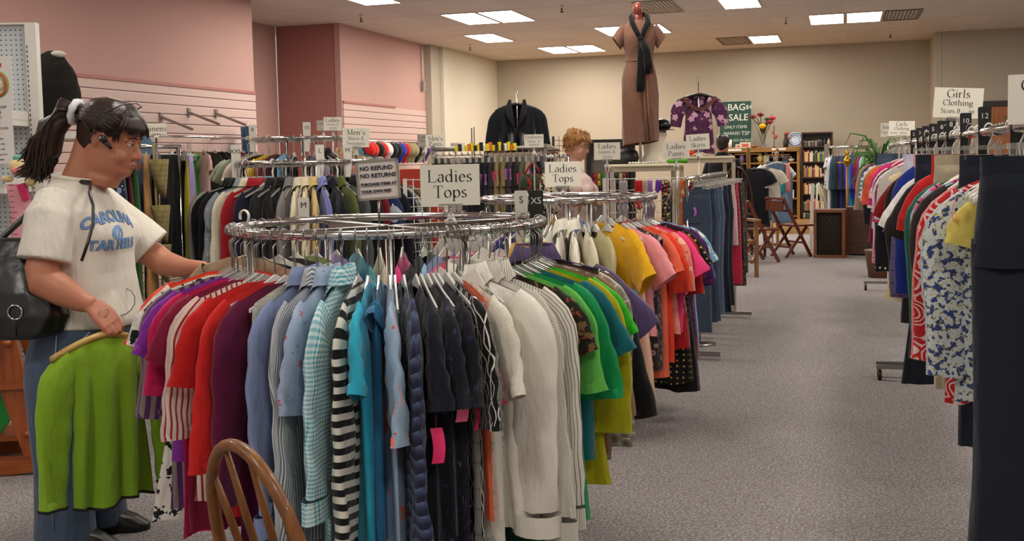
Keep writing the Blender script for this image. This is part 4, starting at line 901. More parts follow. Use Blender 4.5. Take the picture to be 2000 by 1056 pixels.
def hand(m, wrist, d, back, side=1, curl=.9, s=1., thumb=.6):
    """wrist point, pointing direction, back-of-hand normal; fingers bend towards the palm"""
    d = Vector(d).normalized(); back = (Vector(back)-d*Vector(back).dot(d)).normalized(); sd = d.cross(back)*side
    W = Vector(wrist)
    for k in range(5):
        t = -.030+.015*k; lim(m, [W+d*.0+sd*t*.6*s, W+d*.045*s+sd*t*s+back*.004, W+d*.088*s+sd*t*1.05*s], [.016*s, .0135*s, .0115*s], 10)
    lens = [.068, .078, .073, .058]
    for k, L in enumerate(lens):
        t = -.031+.0205*k; p = W+d*(.085+(.004 if k in (1, 2) else 0))*s+sd*t*s; pts = [p-d*.012]; ang = .15; q = p; rs = [.0105*s]
        for fr in (.45, .30, .25):
            pts.append(q); rs.append(.0098*s*(1.0 if fr > .4 else .9 if fr > .26 else .82)); q = q+(d*cos(ang)-back*sin(ang))*L*fr*s; ang += curl*(1+.06*k)
        pts.append(q); rs.append(.0072*s); lim(m, pts, rs, 9); m.ball(tuple(q), .0072*s, 8, 6)
    b = W+d*.028*s-sd*.026*s; td = (d*.62-sd*.55-back*.45).normalized()
    q1 = b+td*.04*s; q2 = q1+(td*(1-thumb*.4)+(d*.4-back*.5+sd*.45)*thumb).normalized()*.034*s; q3 = q2+(d*.5-back*.6+sd*.6*thumb).normalized()*.026*s
    lim(m, [b-td*.01, b, q1, q2, q3], [.015*s, .015*s, .012*s, .0108*s, .0085*s], 9); m.ball(tuple(q3), .0085*s, 8, 6)
def head_parts(m, H, M, wide=1.):
    """H scale; adds head solid in head-local coordinates (x front, z up, chin at 0) transformed by M"""
    tab = [(-.045, .050, -.070, .055), (-.02, .058, -.074, .058), (-.004, .070, -.076, .050), (.006, .084, -.078, .056), (.02, .089, -.080, .063), (.03, .085, -.081, .067), (.040, .089, -.083, .069), (.05, .088, -.085, .071), (.062, .088, -.088, .072),
           (.08, .088, -.092, .073), (.10, .084, -.096, .074), (.115, .081, -.099, .0745), (.128, .087, -.101, .076), (.145, .091, -.102, .077), (.165, .088, -.100, .077), (.185, .079, -.095, .073), (.205, .062, -.083, .063), (.220, .038, -.062, .047), (.230, .01, -.03, .025)]
    rows = []
    for z, xf, xb, w_ in tab:
        row = []
        for k in range(28):
            q = 2*PI*k/28; c, s_ = cos(q), sin(q); x = (xf*c if c > 0 else -xb*c); y = w_*wide*math.copysign(abs(s_)**(.85 if c > 0 else .95), s_)
            row.append(M @ Vector((x*H, y*H, z*H)))
        rows.append(row)
    m.grid(rows, True, None, True, True)
    T = lambda x, y, z: M @ Vector((x*H, y*H, z*H))
    lim(m, [T(.076, 0, .125), T(.086, 0, .105), T(.100, 0, .085), T(.104, 0, .075), T(.085, 0, .066)], [.008*H, .0085*H, .011*H, .0125*H, .008*H], 10)
    for sy in (-1, 1):
        m.ball(tuple(T(.091, .0135*sy, .070)), .0082*H, 10, 6)
        m.ball(tuple(T(.050, .040*sy, .066)), .030*H, 12, 8)                                      # cheek
        lim(m, [T(.085, .012*sy, .124), T(.083, .035*sy, .130), T(.066, .055*sy, .124)], [.006*H]*3, 8)   # brow ridge
        ear = [(-.012, .076, .125), (-.026, .083, .128), (-.032, .085, .112), (-.024, .082, .095), (-.012, .077, .083)]
        lim(m, [T(x, y*sy, z) for x, y, z in ear], [.006*H, .006*H, .006*H, .007*H, .007*H], 8)
        m.ball(tuple(T(-.016, .076*sy, .107)), .013*H, 8, 6, 1, .5, 1.4)
    lim(m, [T(.082, -.024, .044), T(.094, 0, .047), T(.082, .024, .044)], [.004*H, .0065*H, .004*H], 8)
    lim(m, [T(.080, -.022, .036), T(.091, 0, .035), T(.080, .022, .036)], [.004*H, .007*H, .004*H], 8)
    lim(m, [T(.078, 0, .012), T(.084, 0, .010)], [.012*H, .010*H], 8)
HTAB = [(-.02, .058, -.074, .058), (.03, .085, -.081, .067), (.062, .088, -.088, .072), (.08, .088, -.092, .073), (.10, .086, -.096, .074), (.128, .088, -.101, .076), (.145, .091, -.102, .077), (.165, .088, -.100, .077), (.185, .079, -.095, .073), (.205, .062, -.083, .063), (.220, .038, -.062, .047), (.230, .01, -.03, .025)]
def scalp(q, z, off=0.):
    c, s_ = cos(q), sin(q); xf = interp([(a, b) for a, b, c_, d in HTAB], z)+off; xb = -interp([(a, c_) for a, b, c_, d in HTAB], z)+off; w_ = interp([(a, d) for a, b, c_, d in HTAB], z)+off
    return Vector(((xf if c > 0 else xb)*c, w_*math.copysign(abs(s_)**.9, s_), z))
def hair_cap(m, T, line, off=.010, nq=40, nr=12):
    rows = []
    for j in range(nr+1):
        t = j/nr; row = []
        for k in range(nq):
            q = 2*PI*k/nq; z0 = line(abs((q+PI) % (2*PI)-PI)); z = lerp(z0, .230, t**.8); p = scalp(q, z, off*min(1, .25+t*4)+.003*sin(9*q+3*t)); p.z += off*t; row.append(T(*p))
        rows.append(row)
    m.grid(rows, True, None, True, True)
def face_detail(H, M, parent, lips='#a8564c', iris='#3a2616', brow='#2a1a12', lids='#b07050'):
    T = lambda x, y, z: M @ Vector((x*H, y*H, z*H))
    for sy in (-1, 1):
        m = MB(); m.ball(tuple(T(.0745, .0315*sy, .1135)), .0115*H, 14, 10); m.build('eyeball', mat('eye_white', '#d8cec4', .2), parent)
        m = MB(); m.ball(tuple(T(.0820, .0325*sy, .1125)), .0058*H, 10, 8); m.build('iris', mat('iris_'+iris, iris, .15), parent)
        m = MB(); m.tube([T(.080, .017*sy, .1165), T(.0875, .030*sy, .1195), T(.078, .046*sy, .1155)], [.0022*H, .0034*H, .0022*H], 8); m.build('eyelid', mat('lid_'+lids, lids, .5), parent)
        m = MB(); m.tube([T(.0885, .014*sy, .1315), T(.0885, .032*sy, .1355), T(.072, .053*sy, .130)], [.0024*H, .003*H, .0015*H], 6); m.build('eyebrow', mat('brow_'+brow, brow, .8), parent)
    m = MB(); m.tube([T(.0835, -.021, .0445), T(.0975, 0, .0462), T(.0835, .021, .0445)], [.002*H, .0042*H, .002*H], 8); m.tube([T(.082, -.019, .0372), T(.0945, 0, .0360), T(.082, .019, .0372)], [.002*H, .0048*H, .002*H], 8)
    m.build('lips', mat('lip_'+lips, lips, .4), parent)
def hair_mat(c1, c2):
    key = 'hair'+c1
    if key in MATS: return MATS[key]
    m, nt, b = nodes('hair'); N = NT(nt); tc = nt.nodes.new('ShaderNodeTexCoord'); N.L(N.mix(N.noise(tc.outputs['Object'], 60, 3), rgb(c1), rgb(c2)), b.inputs['Base Color']); b.inputs['Roughness'].default_value = .42
    MATS[key] = m; return m
def strands(m, roots, r=.0022, n=4):
    for pts in roots: m.tube(pts, [r*.7]+[r]*(len(pts)-2)+[r*.25], n)
# ---- the shopper in the white T-shirt. Local: +x = the way she faces, -y = towards the camera, z up, feet at the origin
WD = 4.22; WS = 1.068; TY = math.radians(1.6)
fp = at(150, 1046, WD); wloc = Vector((fp.x, fp.y, 0)); wrz = -YAW
woman = empty('person', wloc, wrz, 'woman in white lettered T-shirt and jeans holding up a lime green sweater', 'person')
woman.scale = (WS,)*3; woman.rotation_euler = (0, TY, wrz)
skin = skin_mat('skin_tan', '#b97c60')
HT = Matrix.Translation((.128, -.005, 1.350)) @ Matrix.Rotation(math.radians(-2), 4, 'Z') @ Matrix.Rotation(math.radians(14), 4, 'Y')
B = MB(); head_parts(B, 1.08, HT, 1.02)
B.tube([(.03, 0, 1.18), (.04, 0, 1.30), (.07, 0, 1.38), (.10, 0, 1.50)], [.085, .074, .066, .058], 18)
B.tube([(.125, 0, 1.345), (.08, 0, 1.30), (.06, 0, 1.27)], [.040, .052, .06], 14)          # soft chin and throat
def tor(tab, m, n=32, ex=.85, f=None, twist=0.):
    rows = []
    for z, cx, a, b_, cy in tab:
        row = []
        for k in range(n):
            q = 2*PI*k/n; c, s_ = cos(q), sin(q); x = math.copysign(abs(c)**ex, c)*a; y = math.copysign(abs(s_)**ex, s_)*b_
            d = f(q, z) if f else 0
            row.append((cx+x*(1+d), cy+y*(1+d), z))
        rows.append(row)
    m.grid(rows, True, None, True, True)
tor([(.80, .03, .12, .15, 0), (1.0, .03, .12, .15, 0), (1.2, .02, .10, .15, 0), (1.27, .02, .07, .10, 0)], B, 20)
armN = [(.02, -.175, 1.235), (.02, -.215, 1.12), (.0, -.24, 1.02), (.015, -.258, .985), (.085, -.272, .95), (.15, -.275, .915), (.185, -.272, .905)]
B.tube(armN, [.055, .058, .056, .060, .052, .035, .027], 16)
hand(B, (.183, -.272, .905), (.62, -.02, -.66), (.55, -.55, .55), 1, 1.15, 1.0, .8)
armF = [(.02, .17, 1.22), (.12, .2, 1.12), (.2, .215, 1.05), (.27, .21, 1.0), (.36, .18, .985), (.44, .15, .99)]
B.tube(armF, [.055, .056, .053, .05, .036, .026], 16)
hand(B, (.44, .15, .99), (1, -.3, .05), (0, .2, 1), -1, .6, 1.0, .5)
for sy in (-.095, .095): B.tube([(.02, sy, .82), (.0, sy, .45), (-.01, sy, .09)], [.09, .065, .05], 14)
body = fuse(B, 'body', skin, woman, .0045, 7)
face_detail(1.08, HT, woman, lids='#a86a4c')
# hair: scalp cap, swept strands, fringe, ponytail
hm = hair_mat('#120b08', '#38221a'); Hh = MB(); T = lambda x, y, z: HT @ Vector((x*1.08, y*1.08, z*1.08))
hair_cap(Hh, T, lambda q: interp([(0, .186), (.7, .178), (1.05, .14), (1.35, .118), (1.6, .132), (1.9, .10), (2.3, .06), (3.2, .04)], q), .013)
rng = random.Random(4)
P0 = Vector((-.132, 0, .168))        # scrunchie in head-local units
st = []
for i in range(300):                # hair combed back from the hairline to the scrunchie, hugging the scalp
    sy = -1 if i % 2 else 1; q0 = sy*rng.uniform(.05, 1.9); z0 = interp([(0, .19), (.7, .182), (1.05, .15), (1.35, .13), (1.6, .14), (1.9, .11)], abs(q0))+rng.uniform(0, .05)*(1 if abs(q0) < 1.2 else .6)
    q1 = sy*rng.uniform(2.6, 3.1); z1 = P0.z+rng.uniform(-.03, .035); pts = []
    for k in range(7):
        t = k/6; q = lerp(q0, q1, t); z = lerp(z0, z1, t)+.030*sin(PI*t)*(1-.4*abs(q0)/1.9); z = min(z, .226); p = scalp(q, z, .014+.004*sin(PI*t)+rng.uniform(0, .003)); pts.append(T(*p))
    pts.append(T(*P0)); st.append(pts)
for i in range(150):                # soft fringe swept over the brow
    sy = -1 if i % 2 else 1; q0 = sy*rng.uniform(0, 1.0); pts = [T(*scalp(q0*.8, .215, .012)), T(*scalp(q0*.95, .195, .018)), T(*scalp(q0+.06*sy, .172, .020)), T(*scalp(q0+.14*sy, rng.uniform(.138, .158), .017+rng.uniform(0, .006)))]
    st.append(pts)
for i in range(26):
    sy = -1 if i % 2 else 1; q0 = sy*rng.uniform(1.0, 1.25); st.append([T(*scalp(q0, .175, .014)), T(*scalp(q0, .15, .012)), T(*scalp(q0-.05*sy, rng.uniform(.10, .13), .009))])
strands(Hh, st, .0028, 5)
pt = []
for i in range(260):
    q = rng.uniform(0, 2*PI); r = rng.uniform(.2, 1)**.5; oy, oz = cos(q)*r, sin(q)*r; e_ = rng.uniform(.75, 1.12)
    base = P0+Vector((-.012, oy*.022, oz*.024))
    pt.append([T(*base), T(P0.x-.045-.01*oz, oy*.045, P0.z-.005+oz*.04), T(P0.x-.075+.03*oz, oy*.058, P0.z-.075+oz*.035), T(P0.x-.085+.045*oz, oy*.058, P0.z-.13*e_+oz*.02), T(P0.x-.082+.04*oz+rng.uniform(-.025, .02), oy*.045+rng.uniform(-.01, .01), P0.z-.20*e_+rng.uniform(-.02, .02)), T(P0.x-.10+.045*oz+rng.uniform(-.03, .02), oy*.03, P0.z-.235*e_)])
strands(Hh, pt, .0042, 5)
Hh.tube([T(P0.x-.02, 0, P0.z-.005), T(P0.x-.07, 0, P0.z-.07), T(P0.x-.07, 0, P0.z-.15), T(P0.x-.07, 0, P0.z-.19)], [.026, .05, .05, .02], 12)
hair = Hh.build('hair', hm, woman)
m = MB(); m.tube([T(P0.x-.004, .034*cos(q*PI/8), P0.z+.034*sin(q*PI/8)) for q in range(16)], [.012+.003*(q % 2) for q in range(16)], 8, True); m.build('scrunchie', mat('scrunchie_white', '#d6d6da', .8), woman)
m = MB(); m.tube([T(.0, -.088, .115), T(.01, -.094, .112), T(.02, -.096, .105)], [.010, .013, .010], 10); m.tube([T(.02, -.096, .105), T(.045, -.093, .088)], [.008, .005], 8); m.tube([T(-.015, -.092, .13), T(-.03, -.095, .12), T(-.032, -.095, .10), T(-.026, -.094, .088)], .0035, 6); m.build('earpiece', black_plastic, woman)
m = MB(); m.ball(tuple(T(.006, -.101, .113)), .0075, 10, 6, 1, .5, 1); m.build('earpiece_button', mat('grey_button', '#9aa0a0', .3), woman)
m = MB(); m.ball(tuple(T(-.012, -.090, .078)), .0035, 8, 6); m.build('earring', chrome, woman)
m = MB(); m.tube([T(-.03, -.090, .175), T(.02, -.088, .215), T(.045, -.078, .236), T(.055, 0, .246), T(.045, .078, .236), T(.0, .09, .20)], .0022, 6); m.build('glasses_frame', mat('glasses', '#3a1e20', .3), woman)
# T-shirt
tee = P_('#ded8cc', rough=.9); S = MB()
def wr(q, z): return .012*sin(5*q+14*z)*sstep((1.15-z)/.2)+.008*sin(9*q-22*z+1)*sstep((1.2-z)/.3)
tor([(.805, .07, .175, .205, 0), (.83, .07, .178, .208, 0), (.88, .065, .17, .205, 0), (.94, .055, .168, .2, 0), (1.0, .04, .175, .2, 0), (1.06, .035, .178, .2, 0), (1.12, .035, .182, .205, 0), (1.17, .03, .172, .21, 0), (1.215, .025, .150, .215, 0), (1.255, .022, .120, .19, 0), (1.285, .025, .098, .135, 0), (1.31, .03, .090, .098, 0), (1.326, .034, .086, .09, 0)], S, 40, .88, wr)
S.ball((.135, -.085, 1.12), .095, 16, 12, .85, .95, .9); S.ball((.135, .085, 1.12), .095, 16, 12, .85, .95, .9); S.ball((.10, 0, .93), .14, 16, 12, .85, 1.2, .8)
for pts, rr in (([(.02, -.14, 1.255), (.018, -.19, 1.19), (.012, -.22, 1.11), (.006, -.236, 1.05)], [.076, .082, .084, .088]), ([(.02, .15, 1.25), (.09, .19, 1.17), (.17, .212, 1.10), (.215, .22, 1.055)], [.075, .082, .085, .088])):
    S.tube(pts, rr, 22)
shirt = fuse(S, 't_shirt', tee, woman, .006, 6)
m = MB(); m.tube([(.036+.087*cos(q*PI/12), .091*sin(q*PI/12), 1.326-.012*cos(q*PI/12)) for q in range(24)], .0075, 8, True, up=(0, 0, 1)); m.build('neck_rib', tee, woman)
# print: projected on the chest
bv = BVHTree.FromPolygons([v.co for v in shirt.data.vertices], [p.vertices for p in shirt.data.polygons])
def print_on(me_obj, cz, ang, arcr=0):
    n = Vector((sin(ang), -cos(ang), 0)); rt = Vector((cos(ang), sin(ang), 0)); c0 = Vector((.04, 0, cz))
    for v in me_obj.data.vertices:
        x, z = v.co.x, v.co.z
        if arcr: z -= x*x*arcr
        p = c0+rt*x+Vector((0, 0, z))+n*.6; h, nn, i_, d_ = bv.ray_cast(p, -n)
        v.co = (h+nn*.0022) if h is not None else c0+rt*x*.6+n*.12+Vector((0, 0, z))
def sub(me_obj):
    import bmesh
    b = bmesh.new(); b.from_mesh(me_obj.data); bmesh.ops.triangulate(b, faces=b.faces)
    for _ in range(2): bmesh.ops.subdivide_edges(b, edges=[e for e in b.edges if e.calc_length() > .012], cuts=1)
    bmesh.ops.triangulate(b, faces=b.faces); b.to_mesh(me_obj.data); b.free()
blue = mat('print_blue', '#6f9ad0', .7); bdk = mat('print_shadow', '#48608c', .7)
tang = math.radians(60)
for txt, cz, sz, ac in (('CAROLINA', 1.178, .052, 1.8), ('TAR HEELS', 1.082, .046, 0)):
    for bb, mt_, off in ((.0024, bdk, -.0004), (.0012, blue, 0)):
        o = font_mesh(txt, sz, mt_, woman, Matrix.Identity(4), 'shirt_print', ext=0, bold=bb)
        sub(o); print_on(o, cz, tang, ac)
        if mt_ is blue:
            for v in o.data.vertices: v.co += Vector((.0006, -.0008, 0))
m = MB()
for k in range(40):
    pass
n = 36; ro = [[((rx)*cos(2*PI*k/n), 0, (rz_)*sin(2*PI*k/n)) for k in range(n)] for rx, rz_ in ((.034, .027), (.026, .02), (.016, .017))]
m.grid(ro, True); o = m.build('shirt_print', blue, woman); print_on(o, 1.137, tang)
m = MB(); m.box((-.005, 0, -.012), (.005, .0001, .012)); o = m.build('shirt_print', blue, woman); print_on(o, 1.137, tang)
# jeans
J = MB(); jn = fab('denim', '#2b3648', '#566680')
def jw(q, z): return .010*sin(4*q+9*z)+.006*sin(7*q-26*z)
tor([(.50, .02, .15, .19, 0), (.62, .03, .175, .2, 0), (.70, .04, .182, .203, 0), (.80, .06, .172, .198, 0), (.84, .065, .165, .195, 0)], J, 36, .85, jw)
tor([(.035, .0, .105, .10, -.10), (.12, .0, .10, .096, -.10), (.3, .005, .105, .10, -.10), (.45, .01, .12, .11, -.105), (.6, .02, .145, .118, -.10), (.68, .03, .155, .12, -.09)], J, 26, .9, jw)
tor([(.035, .03, .115, .10, .10), (.12, .03, .112, .098, .10), (.3, .02, .118, .10, .10), (.45, .0, .135, .11, .105), (.6, -.01, .165, .12, .10), (.68, -.01, .18, .12, .09)], J, 26, .9, jw)
fuse(J, 'jeans', jn, woman, .007, 5)
m = MB(); m.tube([(.14, -.196, .80), (.10, -.206, .76), (.05, -.21, .745)], .0022, 5); m.tube([(.03, -.206, .80), (.02, -.216, .62), (.01, -.212, .45), (.0, -.2, .1)], .0022, 5); m.build('jeans_stitching', mat('stitch', '#8d97ac', .7), woman)
for sy, xo in ((-.10, -.0), (.10, .05)):
    m = MB(); tor([(.0, .05+xo, .135, .048, sy), (.03, .05+xo, .138, .05, sy), (.06, .03+xo, .105, .048, sy), (.09, -.01+xo, .06, .045, sy)], m, 20, .8); fuse(m, 'shoe', mat('shoe_black', '#161416', .4), woman, .006, 4)
m = MB(); m.tube([(.215, -.05, .935), (.24, -.07, .93), (.258, -.085, .91), (.26, -.095, .885), (.25, -.105, .865), (.235, -.11, .852), (.21, -.125, .846), (.18, -.14, .848)], .0022, 6); m.build('cord', mat('cord_grey', '#7e7a78', .5), woman)
# shoulder bag: its own thing
bag = empty('shoulder_bag', wloc+Vector((.10, .03, -.01)), wrz, 'black leather shoulder bag with ring hanging behind the woman in white T-shirt', 'bag')
bag.scale = (WS,)*3; bag.rotation_euler = (0, TY, wrz)
bl = mat('black_leather', '#0d0d10', .32, spec=.7, bump=.6, bs=9)
m = MB()
tor([(.79, -.225, .115, .065, -.215), (.81, -.215, .165, .075, -.215), (.87, -.22, .19, .08, -.215), (.95, -.23, .175, .07, -.215), (1.02, -.24, .145, .055, -.205), (1.08, -.25, .115, .04, -.19), (1.13, -.235, .075, .025, -.18)], m, 28, .8, lambda q, z: .05*sin(5*q+9*z)+.03*sin(9*q-20*z))
fuse(m, 'pouch', bl, bag, .007, 3)
m = MB(); sp_pts = []
for x_, z_ in ((-.05, 1.30), (-.02, 1.318), (.02, 1.315), (.055, 1.285), (.075, 1.24), (.082, 1.18), (.075, 1.12), (.06, 1.06)):
    h_, n_2, i_2, d_2 = bv.ray_cast(Vector((x_, -.7, z_)), Vector((0, 1, 0)))
    sp_pts.append((h_+Vector((0, -.006, .003))) if h_ is not None else Vector((x_, -.1, z_)))
m.tube(sp_pts, .009, 8, sx=.6); m.tube([(-.33, -.2, 1.04), (-.27, -.15, 1.13), (-.19, -.10, 1.22), (-.11, -.06, 1.30), (-.06, -.06, 1.32)], .011, 8, sx=.6)
m.build('strap', bl, bag)
m = MB(); m.tube([(-.165+.024*cos(q*PI/10), -.30, .89+.024*sin(q*PI/10)) for q in range(20)], .0032, 6, True); m.build('metal_ring', chrome, bag)
m = MB(); m.box((-.205, -.298, .81), (-.165, -.288, .875)); m.build('tab', bl, bag)
# lime sweater on a wooden hanger, held in her right hand
def loc_w(x, y, z): return wloc+Matrix.Rotation(wrz, 3, 'Z') @ Matrix.Rotation(TY, 3, 'Y') @ (Vector((x, y, z))*WS)
sp = loc_w(.225, -.292, .885)
sw = garment('sweater', fab('knit', '#84ac28', '#749a20', s=.6), sp, wrz+math.radians(-131), 'lime green sweater with black edging held up by the woman in white', 'sweater', None, seed=801, sl='long', sll=.52, slw=.10, slw0=.14, sla=8, sh=.15, L=.64, t=.075, hanger='wood', nw=.5, nf=.07, wh=.16, wm=.14, amp=.03, hlabel='wooden hanger in the hand of the woman in white T-shirt')
del sw['group']
for c_ in sw.children: c_.location.z += .055
for c_ in HPROTO['wood'].children:
    if c_.name.startswith('body'): c_.location.z += .055
    else: c_.scale = (1, 1, .6)
blk = mat('sweater_binding', '#101010', .8)
for o in [c for c in sw.children if c.name.startswith(('body', 'sleeve'))]:     # black binding along the open edges
    me = o.data; ec = {}
    for p in me.polygons:
        for e_ in p.edge_keys: ec[e_] = ec.get(e_, 0)+1
    bd = [e_ for e_, c_ in ec.items() if c_ == 1]; nb_ = {}
    for a, b_ in bd: nb_.setdefault(a, []).append(b_); nb_.setdefault(b_, []).append(a)
    seen = set()
    if o.name.startswith('body'):
        for a0 in list(nb_):
            if a0 in seen: continue
            loop = [a0]; seen.add(a0); cur = a0
            while True:
                nx = [q for q in nb_[cur] if q not in seen]
                if not nx: break
                cur = nx[0]; seen.add(cur); loop.append(cur)
            if len(loop) > 8:
                m = MB(); m.tube([me.vertices[i].co for i in loop], .0055, 6, True); m.build('edging', blk, sw).location.z = .055
    else:
        zs = sorted(me.vertices, key=lambda v: v.co.z); ring = list(me.vertices)[14*20:14*21]
        m = MB(); m.tube([v.co for v in ring], .0055, 6, True); m.build('edging', blk, sw).location.z = .055
# ---- the shopper at the back, arms folded over the rail
fp = at(1122, 300, 9.3); w2 = Vector((fp.x, fp.y, 0))
p2 = empty('person', w2, -YAW+math.radians(-22), 'woman with short auburn hair and glasses in pale pink top, looking down', 'person')
sk2 = skin_mat('skin_pink', '#dca890')
HT2 = Matrix.Translation((0, 0, 1.455)) @ Matrix.Rotation(math.radians(14), 4, 'Y')
B = MB(); head_parts(B, 1.03, HT2, 1.0); B.tube([(-.03, 0, 1.30), (-.015, 0, 1.40), (0, 0, 1.50)], [.075, .06, .058], 14)
tor([(.75, 0, .11, .15, 0), (1.0, 0, .11, .15, 0), (1.25, -.01, .10, .16, 0), (1.36, -.02, .05, .08, 0)], B, 18)
B.tube([(-.02, -.18, 1.30), (-.03, -.22, 1.12), (.0, -.2, 1.06), (.16, -.12, 1.12), (.22, -.02, 1.14)], [.05, .046, .045, .036, .027], 12); hand(B, (.22, -.02, 1.14), (.3, 1, -.1), (.3, 0, 1), 1, .7)
B.tube([(-.02, .18, 1.30), (-.01, .22, 1.12), (.05, .2, 1.08), (.19, .10, 1.10), (.22, .03, 1.10)], [.05, .046, .045, .036, .027], 12); hand(B, (.22, .03, 1.10), (.3, -1, -.1), (.3, 0, 1), -1, .7)
for sy in (-.1, .1): B.tube([(0, sy, .78), (0, sy, .4), (0, sy, .05)], [.085, .06, .045], 12); B.ball((.05, sy, .045), .05, 10, 8, 2, .9, .9)
fuse(B, 'body', sk2, p2, .006, 6); face_detail(1.03, HT2, p2, iris='#4a5a60', brow='#6a4426', lips='#b8605a', lids='#c88a6c')
T = lambda x, y, z: HT2 @ Vector((x*1.03, y*1.03, z*1.03))
Hh = MB(); hair_cap(Hh, T, lambda q: interp([(0, .175), (.8, .165), (1.2, .12), (1.5, .10), (1.9, .07), (3.2, .02)], q), .016)
rng = random.Random(9); st = []
for i in range(320):
    q = rng.uniform(-PI, PI); z = rng.uniform(.07 if abs(q) > 1.3 else .18, .228); c = cos(q); top_ = z > .19
    p = scalp(q, z, .014); e_ = scalp(q+rng.uniform(-.3, .3), z-.035, .03) if not top_ else p+Vector((-.01+rng.uniform(-.02, .03), rng.uniform(-.03, .03), rng.uniform(.01, .028)))
    if top_ and c > .2 and i % 2: e_ = scalp(q+.3, .15, .03)
    st.append([T(*p), T(*(p.lerp(e_, .5)+(p-Vector((0, 0, .12))).normalized()*.006)), T(*e_)])
strands(Hh, st, .0034, 5); Hh.build('hair', hair_mat('#6a3c18', '#c08a4c'), p2)
m = MB()
for sy in (-1, 1): m.tube([T(.094, .030*sy+.019*cos(q*PI/8), .112+.015*sin(q*PI/8)) for q in range(16)], .0014, 5, True); m.tube([T(.092, .049*sy, .115), T(.0, .083*sy, .118)], .0014, 5)
m.tube([T(.096, -.011, .114), T(.1, 0, .117), T(.096, .011, .114)], .0014, 5); m.build('glasses', mat('glasses_gilt', '#8a7050', .3, .8), p2)
S = MB(); tor([(.82, 0, .15, .19, 0), (.95, 0, .14, .18, 0), (1.1, .01, .15, .19, 0), (1.2, .01, .16, .195, 0), (1.28, 0, .13, .185, 0), (1.33, -.01, .09, .13, 0), (1.36, -.015, .075, .08, 0)], S, 28, .9, wr)
S.ball((.11, -.08, 1.16), .08, 12, 8); S.ball((.11, .08, 1.16), .08, 12, 8)
S.tube([(-.02, -.15, 1.28), (-.03, -.2, 1.2), (-.03, -.22, 1.12)], [.07, .072, .072], 16); S.tube([(-.02, .15, 1.28), (-.02, .2, 1.2), (-.01, .22, 1.12)], [.07, .072, .072], 16)
fuse(S, 'blouse', P_('#e4c8c0'), p2, .009, 5)
J = MB(); tor([(.5, 0, .14, .18, 0), (.7, 0, .16, .19, 0), (.86, 0, .14, .18, 0)], J, 24)
for sy in (-.095, .095): tor([(.03, 0, .09, .08, sy), (.4, 0, .1, .09, sy), (.6, 0, .13, .1, sy)], J, 20)
fuse(J, 'trousers', P_('#2a2c38'), p2, .012, 4)
m = MB(); m.tube([(-.06, -.13, 1.36), (-.01, -.145, 1.36), (.06, -.15, 1.30), (.12, -.16, 1.15), (.10, -.2, 1.0)], .009, 8, sx=.4); m.build('bag_strap', mat('ochre_strap', '#b8863a', .5), p2)
# ---- man in black, back to us
fp = at(1412, 300, 15.8); p3_ = empty('person', Vector((fp.x, fp.y, 0)), -YAW+math.radians(62), 'man with short dark hair in black jacket, standing with his back turned', 'person')
HT3 = Matrix.Translation((0, 0, 1.50))
B = MB(); head_parts(B, 1.08, HT3); B.tube([(-.02, 0, 1.36), (-.01, 0, 1.44), (0, 0, 1.54)], [.08, .065, .062], 14)
tor([(.8, 0, .11, .16, 0), (1.2, 0, .11, .17, 0), (1.4, -.01, .07, .12, 0)], B, 18)
for sy in (-1, 1):
    B.tube([(0, .2*sy, 1.38), (0, .25*sy, 1.15), (.08, .24*sy, .95), (.2, .18*sy, .98)], [.055, .05, .045, .03], 12); hand(B, (.2, .18*sy, .98), (1, -.3*sy, 0), (0, 0, 1), sy, .6)
    B.tube([(0, .1*sy, .82), (0, .1*sy, .45), (0, .1*sy, .05)], [.09, .065, .05], 12)
fuse(B, 'body', skin_mat('skin_red', '#c47a5c'), p3_, .008, 5); face_detail(1.08, HT3, p3_)
T = lambda x, y, z: HT3 @ Vector((x*1.08, y*1.08, z*1.08)); Hh = MB(); hair_cap(Hh, T, lambda q: interp([(0, .175), (.8, .165), (1.2, .125), (1.6, .11), (1.9, .06), (3.2, .02)], q), .010)
Hh.build('hair', hair_mat('#140e0a', '#2c2018'), p3_)
S = MB(); tor([(.78, 0, .16, .22, 0), (1.1, 0, .16, .22, 0), (1.3, 0, .15, .23, 0), (1.4, -.005, .12, .2, 0), (1.46, -.01, .085, .11, 0), (1.50, -.012, .075, .08, 0)], S, 26, .9, wr)
for sy in (-1, 1): S.tube([(0, .18*sy, 1.38), (0, .26*sy, 1.15), (.08, .25*sy, .95), (.18, .19*sy, .97)], [.075, .07, .06, .045], 14)
fuse(S, 'jacket', P_('#111014'), p3_, .012, 4)
J = MB(); tor([(.5, 0, .14, .19, 0), (.8, 0, .15, .19, 0)], J, 20)
for sy in (-.1, .1): tor([(.0, 0, .09, .085, sy), (.6, 0, .12, .1, sy)], J, 18)
fuse(J, 'trousers', P_('#1c1c22'), p3_, .014, 4)
# ---------------------------------------------------------------- men's racks and the left wall
def rackset(rk, items, seed0, suffix, back=(), spare=0, sglabel=''):
    for i, (ph, n, m_, l, sl, L) in enumerate(items):
        loc, a = rk.place(ph); m2 = P_(m_) if isinstance(m_, str) else m_
        garment(n, m2, loc, a, l+suffix, rk.group, seed=seed0+i, sl=sl, L=L, collar=n in ('shirt', 'jacket'), detail=0 if rk.c[1] > 7.6 else 1, hanger='clear' if i % 4 else 'white')
    f0 = FAR[0]; FAR[0] = True
    for i in range(spare):
        loc, a = rk.place(-80+160*i/spare+2); add_hanger(loc, a, 'clear', sglabel, 'spare hangers '+rk.group.split(' ', 1)[-1])
    FAR[0] = f0
p = at(604, 317, 7.15); rk3 = Rack((p.x, p.y), .48, p.z, 'clothes on the mens shirt rack')
round_rack((p.x, p.y), .48, p.z, 'chrome round rack of mens shirts and sweaters behind the framed notice', .4)
